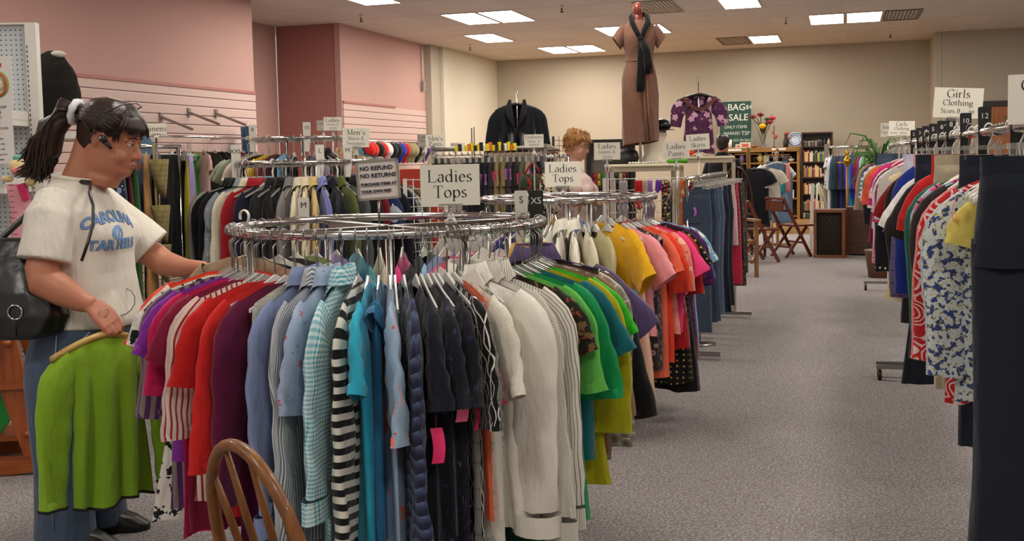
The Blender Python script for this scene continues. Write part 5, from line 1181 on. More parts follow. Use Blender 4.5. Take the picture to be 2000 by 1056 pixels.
haw = fab('floral', '#22305e', '#c8d4e0', '#dfe6ea', 2.2, thr=-.03)
S3 = ", men's shirt rack"
I3 = [(-84, 'jacket', '#100f12', 'black jacket at the left end', 'long', .72), (-77, 'sweater', '#a3a19e', 'light grey sweater between two black jackets', 'long', .7), (-70, 'jacket', '#0e0e12', 'black jacket right of the light grey sweater', 'long', .7), (-63, 'jacket', '#16151a', 'second black jacket right of the light grey sweater', 'long', .72),
 (-56, 'shirt', fab('blotch', '#8d949c', '#5c646e', '#a8aeb4', 2.), 'washed grey mottled shirt', 'long', .7), (-50, 'shirt', '#d6d0b8', 'cream-green shirt left of the red jacket', 'long', .7), (-43, 'jacket', '#9c1420', 'dark red jacket', 'long', .72), (-36, 'sweater', '#141a30', 'midnight navy sweater right of the red jacket', 'long', .7),
 (-28, 'jacket', '#17181a', 'large charcoal jacket', 'long', .74), (-21, 'jacket', '#0d0c0e', 'black jacket with white care label', 'long', .72), (-14, 'shirt', '#7e7a7c', 'warm grey shirt', 'long', .72), (-8, 'shirt', '#dfd4b8', 'cream shirt, left of two', 'long', .7), (-3, 'shirt', '#e0d3b4', 'cream shirt, right of two', 'long', .7), (2, 'shirt', '#d2b87a', 'pale yellow shirt', 'long', .7),
 (8, 'shirt', fab('vstripe', '#6a70b4', '#8a90cc', s=1.2), 'periwinkle striped shirt', 'long', .7), (15, 'jacket', '#0f1322', 'blue-black jacket right of the periwinkle shirt', 'long', .72), (21, 'shirt', '#57602a', 'olive green shirt', 'long', .7), (27, 'sweater', '#4c5254', 'slate grey sweater', 'long', .7), (33, 'jacket', '#121012', 'black jacket beside the dark red one', 'long', .7), (38, 'shirt', '#741420', 'dark red shirt behind the palm leaf shirt', 'long', .7),
 (45, 'shirt', haw, 'navy shirt with large white palm leaves', 'half', .74), (53, 'jacket', '#12141e', 'navy black jacket right of the palm leaf shirt', 'long', .72), (60, 'jacket', '#181c2c', 'dark navy jacket under the notice frame', 'long', .72), (67, 'shirt', fab('plaid', '#c8c4b8', '#232a3a', '#4a5060', .9), 'white and navy plaid shirt', 'long', .7), (74, 'jacket', '#4c3c22', 'brown corduroy jacket', 'long', .7), (81, 'jacket', '#5c4e34', 'tan corduroy jacket', 'long', .7), (88, 'jacket', '#3c3c18', 'olive quilted jacket at the right end', 'long', .72),
 (100, 'shirt', '#8890a0', 'grey-blue shirt at the back right', 'long', .7), (120, 'shirt', '#c8c0b0', 'stone shirt at the back', 'long', .7), (140, 'shirt', '#30506a', 'steel blue shirt at the back', 'long', .7), (160, 'shirt', '#703030', 'brick shirt at the back', 'long', .7), (180, 'shirt', '#b0a890', 'sand shirt at the back', 'long', .7), (200, 'shirt', '#3a5a3a', 'green shirt at the back', 'long', .7), (220, 'shirt', '#90a8c0', 'light blue shirt at the back left', 'long', .7), (240, 'shirt', '#d0c8c0', 'white shirt at the back left', 'long', .7)]
rackset(rk3, I3, 400, S3, spare=22, sglabel="spare clear hanger on the men's shirt rack")
div_on(rk3, 285-360, 'XXL', True, "white XXL size marker at the left end of the men's shirt rack", 1.5)
div_on(rk3, 8, 'L', True, "white size marker at the front of the men's shirt rack", 1.3)
div_on(rk3, 30, 'M', True, "white size marker right of the middle on the men's shirt rack", 1.3)
FAR[0] = True
p = at(590, 271, 9.7); rk4 = Rack((p.x, p.y), .48, p.z, 'clothes on the dress rack behind')
round_rack((p.x, p.y), .48, p.z, 'chrome round rack of outfits and dresses behind the mens shirt rack', .2)
I4 = [(-80, 'blouse', fab('floral', '#8a8a78', '#5a6a58', '#b8b0a0', .8), 'grey-green flowered blouse at the left end', 'short', .6), (-68, 'blouse', '#7c8470', 'sage blouse beside the flowered one', 'short', .7), (-56, 'blouse', '#c8b4a4', 'pinkish beige blouse', 'short', .7), (-45, 'blouse', '#1b1718', 'black blouse between beige and yellow ones', 'short', .7), (-36, 'blouse', '#d8a828', 'golden yellow blouse', 'short', .7), (-28, 'blouse', '#54141c', 'maroon blouse', 'short', .7),
 (-18, 'dress', '#7fb0cc', 'light blue dress standing out between maroon and black', 'cap', .9), (-9, 'dress', '#121016', 'black dress right of the light blue one', 'cap', .9), (-1, 'blouse', '#a83020', 'brick red blouse', 'short', .7), (7, 'blouse', '#4a4a5a', 'dark grey-blue blouse', 'short', .7), (15, 'blouse', '#8c7c8c', 'mauve grey blouse', 'short', .7), (24, 'jacket', '#101014', 'black jacket left of the peach piping', 'long', .7), (34, 'blouse', '#d89078', 'peach blouse', 'short', .7), (46, 'jacket', '#a88c62', 'large tan jacket', 'long', .7), (58, 'jacket', '#b09670', 'second tan jacket', 'long', .7),
 (70, 'jacket', '#5a8088', 'blue-green tweed jacket', 'long', .7), (82, 'jacket', '#1a2238', 'navy jacket at the right end', 'long', .7), (95, 'blouse', '#8a86a0', 'grey lilac blouse at the right end', 'short', .7)]
rackset(rk4, I4, 460, ', outfits and dresses rack', spare=16, sglabel='spare clear hanger on the outfits and dresses rack')
div_on(rk4, -62, '8', True, 'white size marker on the left of the outfits and dresses rack', 1.5); div_on(rk4, 5, '10', True, 'tall white size marker in the middle of the outfits and dresses rack', 1.6)
FAR[0] = False
def sgn(px, py, d, w_, h, lines, lab, stem=.06, roll=0., name='rack_sign', c=None, off=0., floor=True):
    p = at(px, py, d); return sign((p.x, p.y, p.z-stem), w_, h, lines, lab, stem, camz(p)+off, math.radians(roll), name, c=c, floor=floor)
sgn(695, 287, 7.1, .175, .125, [(.080, .036, "Men's"), (.046, .024, 'Shirts &'), (.014, .024, 'Sweaters')], "men's shirts and sweaters sign above the men's shirt rack", roll=2, name='mens_sign')
sgn(650, 255, 9.6, .16, .12, [(.078, .034, 'Ladies'), (.046, .02, 'Outfits &'), (.016, .02, 'Dresses')], 'ladies outfits and dresses sign, highest sign on the left', roll=1, name='ladies_sign')
sgn(632, 255, 10.6, .13, .10, [(.06, .03, 'Ladies')], 'grey sign half hidden behind the ladies outfits and dresses sign', name='ladies_sign', c=mat('sign_grey', '#b0a698', .3))
sgn(305, 263, 6.6, .125, .07, [(.022, .034, 'Linens')], 'linens sign beside the head of the woman in white', name='linens_sign', stem=.03)
sgn(851, 289, 8.9, .165, .11, [(.062, .036, "Men's"), (.018, .034, 'Pants')], "men's pants sign right of the row of hats", name='mens_sign')
sgn(828, 287, 10.0, .12, .12, [(.08, .028, 'Ladies'), (.05, .018, 'Jumpers')], "darker sign half hidden behind the men's pants sign", name='ladies_sign', c=mat('sign_grey', '#b0a698', .3))
sgn(889, 291, 9.3, .085, .055, [(.014, .03, 'TSP')], "small card reading TSP right of the men's pants sign", name='card_sign', stem=.03, c=mat('card_pinkish', '#e2d2cc', .4))
sgn(1043, 288, 8.6, .155, .105, [(.072, .026, 'Uniforms'), (.042, .018, 'Military &'), (.016, .018, 'Medical')], 'uniforms military and medical sign below the navy jacket', name='uniforms_sign')
sgn(1186, 312, 7.6, .185, .122, [(.080, .034, 'Ladies'), (.046, .022, 'Jackets &'), (.014, .02, 'Blazers')], 'ladies jackets and blazers sign right of the shopper with auburn hair', name='ladies_sign')
sgn(1321, 310, 7.6, .185, .122, [(.070, .036, 'Ladies'), (.020, .036, 'Pants')], 'ladies pants sign below the mannequin, right of its stand', roll=-1, name='ladies_sign')
sgn(1364, 292, 8.2, .175, .118, [(.068, .034, 'Ladies'), (.020, .034, 'Skirts')], 'ladies skirts sign in front of the flowered purple blouse', roll=-3, name='ladies_sign')
# row of caps on the far slatwall, hanging on a rail
hp0, hp1 = on_X(712, 278, -7.35), on_X(832, 278, -7.35)
caps = [('#b81c18', 'red cap with white flames, first at the left'), ('#c8281c', 'red cap, second from the left'), ('#15130f', 'black cap between red ones'), ('#c01f1c', 'bright red cap right of the black one'), ('#d8d0cc', 'white and pink cap'), ('#14151c', 'black cap right of the white one'), ('#16161c', 'second black cap beside the blue one'), ('#1a2fa8', 'royal blue cap'), ('#b01a18', 'red cap right of the blue one'), ('#8a7c58', 'khaki cap right of the last red one'), ('#9a8c68', 'tan cap'), ('#15151a', 'black cap between tan ones'), ('#b0a68a', 'pale tan cap'), ('#3c2868', 'purple cap, last at the right')]
e = empty('cap_rail', (0, 0, 0), 0, 'chrome rail fixed to the far slatwall holding the row of caps', 'rail')
MB().tube([(-7.35, hp0.y-.1, hp0.z+.02), (-7.35, hp1.y+.1, hp0.z+.02)], .012, 8).build('rail', chrome, e)
m = MB()
for y in (hp0.y-.05, hp1.y+.05): m.tube([(-7.35, y, hp0.z+.02), (XL+.0, y, hp0.z+.02)], .01, 6)
m.build('bracket', chrome, e)
def cap(loc, rz, c, label):
    loc = (loc[0], loc[1], loc[2]-.02)
    e = empty('baseball_cap', loc, rz, label, 'cap', 'caps in a row on the far slatwall')
    e.scale = (1.3, 1.3, 1.3); mt = P_(c); m = MB(); rows = []
    for j in range(9):
        t = j/8*PI/2; rows.append([(.0+.10*cos(t)*cos(2*PI*k/16), .08*cos(t)*sin(2*PI*k/16), .12*sin(t)) for k in range(16)])
    Mr = Matrix.Rotation(math.radians(100), 4, 'Y')
    m.grid([[Mr @ Vector(p) for p in r] for r in rows], True, None, False, True); m.build('crown', mt, e)
    m = MB(); rows = []
    for j in range(5):
        r = .075+.02*j; rows.append([(r*1.15*cos(math.radians(a)), .08*sin(math.radians(a)), .004-.012*(a/70)**2) for a in range(-70, 71, 20)])
    m.grid([[Mr @ Vector(p) for p in r] for r in rows]+[[Mr @ (Vector(p)+Vector((0, 0, .006))) for p in r] for r in rows[::-1]], False); m.build('brim', mt, e)
    MB().tube([(.0, 0, .0), (.0, 0, .12)], .003, 5).build('strap', mt, e)
for i, (c, l) in enumerate(caps):
    t = (i+.5)/len(caps); y = lerp(hp0.y, hp1.y, t); cap((-7.35, y, hp0.z-.10), random.Random(i).uniform(-.2, .2)-.5, c, l+' in the row of caps')
# slanted face-out arms on the near slatwall
def faceout(p, L, label):
    e = empty('slatwall_arm', (XL+.02, p.y, p.z), 0, label, 'display arm', 'slanted metal arms on the near slatwall')
    MB().bar((.0, 0, .0), (L*.96, 0, -L*.36), .025, .03).build('arm', steel, e); MB().box((0, -.03, -.05), (.02, .03, .05)).build('bracket', steel, e)
for px, py, l in [(314, 228, 'leftmost slanted metal arm on the near slatwall, above the linens'), (368, 219, 'longest slanted metal arm, in the middle of the near slatwall'), (421, 221, 'rightmost slanted metal arm on the near slatwall')]:
    faceout(on_X(px, py, XL+.02), .45, l)
# hanging clothes along the near slatwall
def wallrail(y0, y1, z, x=-7.2, lab=''):
    e = empty('wall_rail', (x, 0, z), 0, lab, 'rail'); MB().tube([(0, y0, 0), (0, y1, 0)], .013, 8).build('rail', chrome, e)
    m = MB()
    for y in (y0+.05, y1-.05): m.tube([(0, y, 0), (XL-x, y, 0)], .01, 6)
    m.build('bracket', chrome, e)
wy0, wy1 = on_X(335, 285, -7.2).y, on_X(488, 285, -7.2).y; wz = on_X(420, 268, -7.2).z
wallrail(wy0-.2, wy1, wz, -7.2, 'chrome wall rail of dresses below the slanted arms')
FAR[0] = True
W_ = [('blouse', '#141012', 'black blouse first on the wall rail, behind the linens', 'short', .7), ('blouse', '#1c8c2c', 'bright green top on the wall rail', 'cap', .6), ('blouse', '#a8a070', 'khaki blouse on the wall rail', 'short', .7), ('tee_shirt', '#c9a59a', 'dusty pink tee facing out on the wall rail', 'short', .95), ('coat', '#22241c', 'dark green-black coat on the wall rail', 'long', .9), ('dress', '#0c0b0d', 'black dress on the wall rail, left of two', 'short', 1.1), ('dress', '#100e12', 'black dress on the wall rail, right of two', 'cap', 1.1), ('jacket', '#101014', 'black jacket with fur collar on the wall rail', 'long', .9), ('blouse', '#8a2050', 'magenta and black patterned top on the wall rail', 'short', .7), ('blouse', '#0e0e12', 'black top at the right end of the wall rail', 'short', .8)]
for i, (n, c, l, sl, L) in enumerate(W_):
    y = lerp(wy0, wy1-.1, (i+.5)/len(W_)); turn = -.75 if 'facing' in l else -.35
    garment(n, P_(c), (-7.2+(.25 if 'facing' in l else 0), y-(.3 if 'facing' in l else 0), wz-(.03)), turn, l, 'clothes on the wall rail', seed=500+i, sl=sl, L=L, detail=1, hanger='clear' if i % 2 else 'black')
FAR[0] = False
def panel(name, mt, loc, rz, w_, L, label, cat, group=None, t=.03, amp=.02, seed=1, top=-.05, hanger='clip', flare=0., tags=()):
    rng = random.Random(seed); e = empty(name, loc, rz, label, cat, group); F = fold(rng, amp, 2, 5); m = MB(); rows = []; uvs = []
    for j in range(15):
        v = j/14; row = []; uv = []; W = w_/2*(1+flare*v)
        for s_, seq in ((1, range(17)), (-1, range(15, 0, -1))):
            for i in seq:
                u = -1+i/8; row.append((u*W, s_*t/2*(.3+.7*min(1, v*5))*(1-u**6)+F(u, v)*min(1, v*2+.1), top-L*v+.012*sin(5*u+seed)*v)); uv.append((u*W+(0 if s_ == 1 else .5), -L*v))
        uv.append(uv[0]); rows.append(row); uvs.append(uv)
    m.grid(rows, True, uvs, True, True); m.build('cloth', mt, e)
    for tg in tags: tagcol(e, tg[0], *tg[1:])
    if hanger: add_hanger(Vector(loc), rz, hanger, ' '.join(('clear clip hanger holding the '+label).split()[:16]), 'hangers on the linens rack' if group and 'linen' in group else None)
    return e
p = on_X(490, 247, XL+.3); panel('denim_skirt', fab('denim', '#24507c', '#3a6a98'), (p.x, p.y-.1, p.z+.05), -.7, .52, .40, 'blue denim skirt hanging at the right end of the near slatwall', 'skirt', seed=3)
# linens rack between the woman and the wall
LG = 'linens on the rack behind the woman'
a_, b_ = at(222, 286, 6.4), at(352, 281, 6.9); L_ = (b_-a_).length; ang = math.atan2(b_.y-a_.y, b_.x-a_.x); zl = a_.z
e = empty('linen_rack', (a_.x, a_.y, 0), ang, 'chrome rack of linens behind the head of the woman in white', 'clothes rack')
MB().tube([(0, 0, zl), (L_, 0, zl)], .014, 8).build('hang_rail', chrome, e)
for x in (.02, L_-.02):
    MB().tube([(x, 0, zl), (x, 0, .05)], .014, 8).build('upright', chrome, e); MB().bar((x, -.22, .03), (x, .22, .03), .03, .03).build('base_bar', steel, e)
def LP(t, dy=0.):
    q = a_.lerp(b_, t); return (q.x-dy*sin(ang)*-1, q.y-dy*cos(ang), zl)
qr = lambda d=0: ang+math.radians(d)
for t, n, mt, w_, L, l, cat, tr, kw in [
 (.02, 'curtain', fab('floral', '#1c2440', '#8aa0c0', '#c8d0d8', .8), .3, .9, 'dark blue flowered curtain on the linens rack', 'curtain', 60, {}),
 (.14, 'curtain', fab('blotch', '#4c0c14', '#2c0608', '#6a1a1c', 1.), .28, 1.1, 'dark red brocade curtain on the linens rack', 'curtain', 55, {}),
 (.26, 'curtain', P_('#2a5a1c'), .26, 1.0, 'green curtain on the linens rack', 'curtain', 50, {}),
 (.46, 'curtain', P_('#b8864e'), .18, 1.05, 'golden tan satin panel on the linens rack', 'curtain', 35, dict(flare=.5)),
 (.86, 'velvet_panel', P_('#050505', rough=.95), .40, .66, 'black velvet panel clipped flat on the linens rack', 'cloth', 4, dict(amp=.004)),
 (1.10, 'satin_panel', P_('#a890c4', rough=.45), .12, .78, 'lilac satin panel right of the black velvet', 'cloth', 30, dict(flare=.6)),
 (1.06, 'satin_panel', P_('#b8b030', rough=.45), .10, .80, 'yellow-green satin panel right of the black velvet', 'cloth', 30, dict(flare=.5))]:
    panel(n, mt, LP(t, .03 if t > .9 else 0), qr(tr), w_, L, l, cat, LG, seed=int(t*100)+7, **kw)
# the quilted hanging organiser with three pockets
q0 = LP(.36, .12); og = empty('hanging_organiser', q0, qr(0), 'olive quilted hanging organiser with three wide pockets on the linens rack', 'organiser')
qm = fab('gingham', '#9a8a5a', '#84764a', s=2.6)
MB().tube([(0, 0, .02), (0, 0, -.75)], .008, 6).build('strap', mat('organiser_strap', '#8c7c50', .8), og)
for z, w_ in ((-.08, .075), (-.36, .07), (-.60, .065)):
    m = MB(); rows = []
    for j in range(7):
        t = j/6; rows.append([(w_*cos(2*PI*k/20)*(1-.55*t)+.01*t, -.03+.05*sin(2*PI*k/20)*(1-.4*t), z-.19*t-(.05*cos(2*PI*k/20)*t)) for k in range(20)])
    m.grid(rows, True, None, True, True); m.build('pocket', qm, og)
qd = empty('quilt', LP(.7, -.18), qr(0), 'blue and coral flowered quilt draped over the back of the linens rack', 'quilt')
m = MB(); rows = []; uvs = []
for j in range(20):
    t = j/19; row = []; uv = []
    for i in range(14):
        u = i/13; x = -.10+.46*u+.28*max(0, t-.35); s_ = t*1.0
        z = .06+.05*sin(5*u+1)-.02*cos(9*u)-(0 if t < .25 else (t-.25)*.95)-.12*u*u; y = -.12+.5*min(t, .25)-.02*sin(9*u+4*t)
        row.append((x, -y*.6-.0, z)); uv.append((u*.5, s_))
    rows.append(row); uvs.append(uv)
rows2 = [[(x, y+.03, z-.012) for x, y, z in r] for r in rows[::-1]]
m.grid(rows+rows2, False, uvs+uvs[::-1]); m.build('cloth', fab('flowers', '#5a7896', '#c87464', '#6a8a64', .9, thr=.05), qd)
# ---------------------------------------------------------------- gondola with pegboard at the left edge
def mat_peg():
    m, nt, b = nodes('pegboard'); N = NT(nt); tc = nt.nodes.new('ShaderNodeTexCoord'); sp = nt.nodes.new('ShaderNodeSeparateXYZ'); N.L(tc.outputs['Object'], sp.inputs[0])
    fx = N.math('SUBTRACT', N.math('FRACT', N.math('MULTIPLY', sp.outputs[0], 1/.0254)), .5); fz = N.math('SUBTRACT', N.math('FRACT', N.math('MULTIPLY', sp.outputs[2], 1/.0254)), .5)
    r = N.math('ADD', N.math('MULTIPLY', fx, fx), N.math('MULTIPLY', fz, fz)); N.L(N.mix(N.lt(r, .022), rgb('#c6ccd2'), rgb('#3a3c40')), b.inputs['Base Color']); b.inputs['Roughness'].default_value = .5; return m
gd = 5.6; gp = at(86, 330, gd); grz = -YAW+math.radians(2)
go = empty('shelf_unit', (gp.x, gp.y, 0), grz, 'white metal shelf unit with pegboard back at the left edge', 'shelf unit')
ztop = at(80, 47, gd).z; wm_ = white_metal
m = MB(); m.box((-.055, -.02, 0), (0, .03, ztop)); m.box((-.055, .031, 0), (-.0, .45, .3)); m.build('upright', wm_, go)
m = MB()
for k in range(80): m.box((-.050, -.0215, .1+k*.025), (-.045, -.0195, .1+k*.025+.014))
m.build('slot_strip', mat('slot_dark', '#3c3c40', .6), go)
MB().box((-.9, .012, .1), (-.056, .022, ztop-.01)).build('pegboard', mat_peg(), go)
MB().box((-.9, -.02, ztop-.008), (-.056, .03, ztop+.0)).build('top_rail', wm_, go)
for z in (at(40, 232, gd-.25).z, at(40, 365, gd-.3).z, .75, .2):
    m = MB(); m.box((-.9, -.34, z-.03), (-.06, .011, z)); m.build('shelf', wm_, go)
    m = MB(); m.extr([(-.0, 0), (.001, .001)], 0, 0) if False else m.box((-.062, -.33, z-.0), (-.058, .011, z+.045)); m.build('bracket', wm_, go)
# the far side of the unit with a top shelf holding the plush toy
MB().box((-.3, .12, at(110, 262, gd+.3).z-.03), (.2, .55, at(110, 262, gd+.3).z)).build('side_shelf', wm_, go)
rz_ = Matrix.Rotation(grz, 3, 'Z')
def gl(x, y, z): return Vector((gp.x, gp.y, 0))+rz_ @ Vector((x, y, z))
zt_ = at(110, 262, gd+.3).z; b0 = gl(-.075, .36, zt_)
pl = empty('plush_toy', b0, grz, 'large dark brown plush toy beside the white shelf unit', 'plush toy'); pm = mat('plush_fur', '#100a06', .95, bump=1., bs=60); Hh = zt_; hh = at(110, 100, gd+.34).z-zt_
m = MB()
rows = []
for j in range(21):
    t = j/20; r = interp([(0, .02), (.08, .09), (.3, .145), (.55, .15), (.8, .115), (.95, .06), (1, .01)], t); rows.append([((r+.004*math.sin(7*k+5*j))*cos(2*PI*k/24), r*.8*sin(2*PI*k/24), hh*t) for k in range(24)])
m.grid(rows, True, None, True, True); m.build('body', pm, pl); m = MB(); m.ball((.05, -.02, hh*.95), .035, 12, 8, 1.2, 1, .6); m.build('white_tuft', mat('plush_white', '#cfc8bc', .9), pl)
m = MB(); m.ball((.0, -.09, .03), .06, 12, 8, 1.2, .8, .6); m.build('paw', mat('plush_grey', '#8f867c', .9), pl)
# paper signs on the shelf edge
def flyer(p, w_, h, label, red=False):
    e = empty('paper_sign', p, grz, label, 'sign'); e.scale = (1.18,)*3; MB().box((-w_/2, 0, 0), (w_/2, .003, h)).build('paper', mat('flyer_paper', '#ddd9d6', .5), e); return e
zs = at(40, 232, gd-.25).z
f1 = flyer(at(-14, 206, 5.2), .17, .20, 'illustrated flyer with red heading and round wreath on the upper shelf')
font_mesh('Church', .034, mat('flyer_red', '#c02818', .6), f1, Matrix.Translation((-.01, -.001, .155)), 'flyer_text', bold=.001, shear=.3)
m = MB(); m.tube([(.03+.032*cos(q*PI/10), -.002, .085+.045*sin(q*PI/10)) for q in range(20)], .008, 6, True); m.build('flyer_wreath', mat('wreath_green', '#7a8a3a', .7), f1)
m = MB(); m.tube([(.03+.032*cos(q*PI/10), -.009, .085+.045*sin(q*PI/10)) for q in range(0, 20, 2)], .004, 5, True); m.build('flyer_flowers', mat('wreath_red', '#c8542c', .7), f1)
m = MB(); m.lathe([(.0001, 0), (.024, 0), (.024, .002), (.0001, .002)], 16, (0, 0, 0)); o = m.build('flyer_face', mat('flyer_cream', '#e8dcb4', .7), f1, Matrix.Translation((.03, -.002, .085)) @ Matrix.Rotation(PI/2, 4, 'X'))
f2 = flyer(at(-4, 320, 5.18), .135, .255, 'white paper notice with grey and red lines hanging from the upper shelf')
for k, (t, c, s_) in enumerate([('THRIFT SHOP', 'k', .0155), ('NOTICE', 'k', .014), ('REQUEST', 'r', .013), ('WHEN', 'r', .013), ('WILL YOU PLEASE', 'r', .0125), ('ITEMS', 'k', .013), ('put back the', 'k', .011), ('hangers on the', 'k', .011), ('end of the rail', 'k', .011), ('after you shop, it is', 'k', .010), ('a help to sales.', 'k', .010)]):
    font_mesh(t, s_, mat('flyer_ink', '#5a5a60', .7) if c == 'k' else mat('flyer_dullred', '#a86a60', .7), f2, Matrix.Translation((0, -.001, .225-.021*k)), 'notice_text')
# pink baby growth-chart plush
gz = at(45, 430, gd-.3).z
gz = at(45, 430, 5.16).z; bp = empty('baby_plush', at(45, 430, 5.16), grz, 'pink cloth growth chart with a baby doll head, hanging from the shelf', 'toy'); hp = at(45, 318, 5.16).z-gz
m = MB(); rows = []
for j in range(9):
    t = j/8; rows.append([(-.065+.10*u+.01*sin(4*t), -.01*sin(PI*u), hp*t-.10) for u in [k/6 for k in range(7)]])
m.grid(rows+[[(x, y+.01, z) for x, y, z in r] for r in rows[::-1]], False); m.build('chart', mat('plush_pink', '#e8a0aa', .8), bp)
m = MB()
for k in range(12): m.box((-.055, -.009, hp*.05-.08+k*.026), (-.035 if k % 4 else -.02, -.006, hp*.05-.078+k*.026))
m.build('ruler_print', mat('scale_marks', '#4a3038', .7), bp)
m = MB(); m.ball((-.0, -.02, hp-.02), .042, 14, 10); m.build('head', mat('doll_cream', '#d8c08c', .8), bp); m = MB(); m.ball((.0, -.05, hp-.035), .02, 10, 8); m.build('nose', mat('doll_pink', '#e88a98', .8), bp)
m = MB(); m.ball((-.055, -.02, hp-.075), .024, 10, 8, 1.3, 1, .7); m.build('arm', mat('doll_cream', '#d8c08c', .8), bp); m = MB(); m.ball((.055, -.02, hp-.085), .026, 10, 8, 1.2, 1, 1); m.build('arm', mat('doll_cream', '#d8c08c', .8), bp)
m = MB(); m.box((.04, -.03, hp-.19), (.075, -.01, hp-.11), Matrix.Rotation(-.3, 4, 'Y')); m.build('mitten', mat('doll_magenta', '#c02a5a', .8), bp); m = MB(); m.ball((0, -.03, hp+.025), .015, 8, 6, 1.4); m.build('bow', mat('doll_teal', '#6ab0a0', .8), bp)
m = MB(); gb = empty('toy_box', gl(-.27, -.3, at(40, 365, gd-.3).z), grz, 'colourful green and orange toy box on the second shelf at the left edge', 'box'); MB().box((-.04, 0, 0), (.08, .15, .12)).build('carton', fab('blotch', '#1c4a20', '#c0481c', '#c8a030', 1.2), gb)
# ---------------------------------------------------------------- wooden rocker with green plastic panel, bottom left
wf = on_z(26, 925, 0); rk = empty('wooden_rocker', (wf.x, wf.y, 0), -YAW+.12, 'orange-brown wooden rocking seat at the left edge behind the woman in white', 'rocking chair'); ow = wood('rocker_wood', '#7a3410', '#a8561e', 1.6, .35, 0); ow2 = wood('rocker_wood_v', '#7a3410', '#a8561e', 1.6, .35, 2)
for y in (-.02, .42):
    m = MB(); rows = []
    for k in range(13):
        x = -.6+.75*k/12; z = .03+.10*((x+.2)/.5)**2*.35; rows.append([(x, y-.018, z-.03), (x, y+.018, z-.03), (x, y+.018, z+.055), (x, y-.018, z+.055)])
    m.grid(rows, True, None, True, True, True); m.build('runner', ow, rk)
    m = MB(); m.extr([(.07, .07), (.14, .07), (.10, .40), (.04, .74), (-.10, .74), (-.04, .45)], y-.014, y+.014); m.build('side_board', ow2, rk)
    m = MB(); m.box((-.5, y-.035, .42), (.10, y+.035, .45)); m.build('arm_rest', ow, rk)
for z, x in ((.64, .02), (.20, .09)):
    m = MB(); m.tube([(x, -.06, z), (x, .46, z)], .017, 10); m.build('rung', ow, rk)
m = MB(); m.box((-.55, .0, .16), (.06, .40, .185)); m.build('seat', ow, rk)
gs = empty('plastic_panel', (wf.x, wf.y, 0), -YAW+.12, 'bright green plastic panel leaning inside the wooden rocker', 'toy'); m = MB(); m.extr([(-.3, .19), (-.06, .19), (.02, .30), (-.06, .52), (-.1, .60), (-.3, .60)], .03, .06); m.build('panel', mat('green_plastic', '#0a8a2c', .4), gs)
m = MB(); m.box((-.025, .024, .33), (.03, .029, .37), Matrix.Rotation(.35, 4, 'Y') if False else None); m.build('price_sticker', mat('sticker_white', '#dcd8d0', .5), gs)
th = empty('fringed_throw', (wf.x, wf.y, 0), -YAW+.12, 'white fringed throw lying on the wooden rocker', 'throw'); m = MB(); rng = random.Random(5)
m.box((-.5, -.05, .71), (-.07, .3, .76))
for k in range(34):
    x = -.3+.25*rng.random(); z = .72-.02*rng.random(); L = rng.uniform(.12, .3)*(1 if x < -.1 else .5); m.tube([(x, -.055, z), (x+.01, -.075, z-L*.5), (x+rng.uniform(-.02, .02), -.07, z-L)], [.009, .008, .004], 6)
m.build('cloth', mat('throw_white', '#d4ccc0', .95, bump=.6, bs=60), th)
# ---------------------------------------------------------------- near hoop-back chair
cp = at(552, 1000, 2.4); ch = empty('hoop_back_chair', (cp.x, cp.y, 0), -YAW+math.radians(-46), 'honey-brown hoop-back wooden chair at the bottom edge, nearest the camera', 'chair')
cw = wood('chair_wood', '#5c3412', '#8a5420', 1.2, .42, 2); zt = .85
hoop = []
for k in range(25):
    q = PI*k/24; hoop.append((-.2*cos(q)*(1-.0*abs(cos(q))), -.02-.10*(sin(q)**.7)*.9, .45+(zt-.45)*sin(q)**.75))
m = MB(); m.tube(hoop, .0135, 12, sx=1.1); m.build('back_hoop', cw, ch)
for x in (-.14, -.05, .05, .14):
    q = math.acos(-x/.2); top_ = (x, -.02-.09*(sin(q)**.7), .45+(zt-.45)*sin(q)**.75); m = MB(); m.tube([(x*.8, .0, .44), (x*.95, -.06, .66), top_], [.009, .010, .007], 8); m.build('spindle', cw, ch)
m = MB(); rows = []
for z, s_ in ((.415, .92), (.425, 1), (.445, 1), (.452, .97)): rows.append([(.22*s_*math.copysign(abs(cos(2*PI*k/32))**.7, cos(2*PI*k/32)), .19+.22*s_*math.copysign(abs(sin(2*PI*k/32))**.7, sin(2*PI*k/32)), z) for k in range(32)])
m.grid(rows, True, None, True, True); m.build('seat', cw, ch)
for x, y, dx, dy in ((-.16, .03, -.05, -.06), (.16, .03, .05, -.06), (-.16, .36, -.04, .05), (.16, .36, .04, .05)):
    m = MB(); m.tube([(x, y, .42), (x+dx*.5, y+dy*.5, .22), (x+dx, y+dy, 0)], [.014, .021, .012], 10); m.build('leg', cw, ch)
m = MB(); m.tube([(-.18, .0, .2), (-.18, .39, .2)], .010, 8); m.tube([(.18, .0, .2), (.18, .39, .2)], .010, 8); m.tube([(-.18, .2, .2), (.18, .2, .2)], .010, 8); m.build('stretcher', cw, ch)
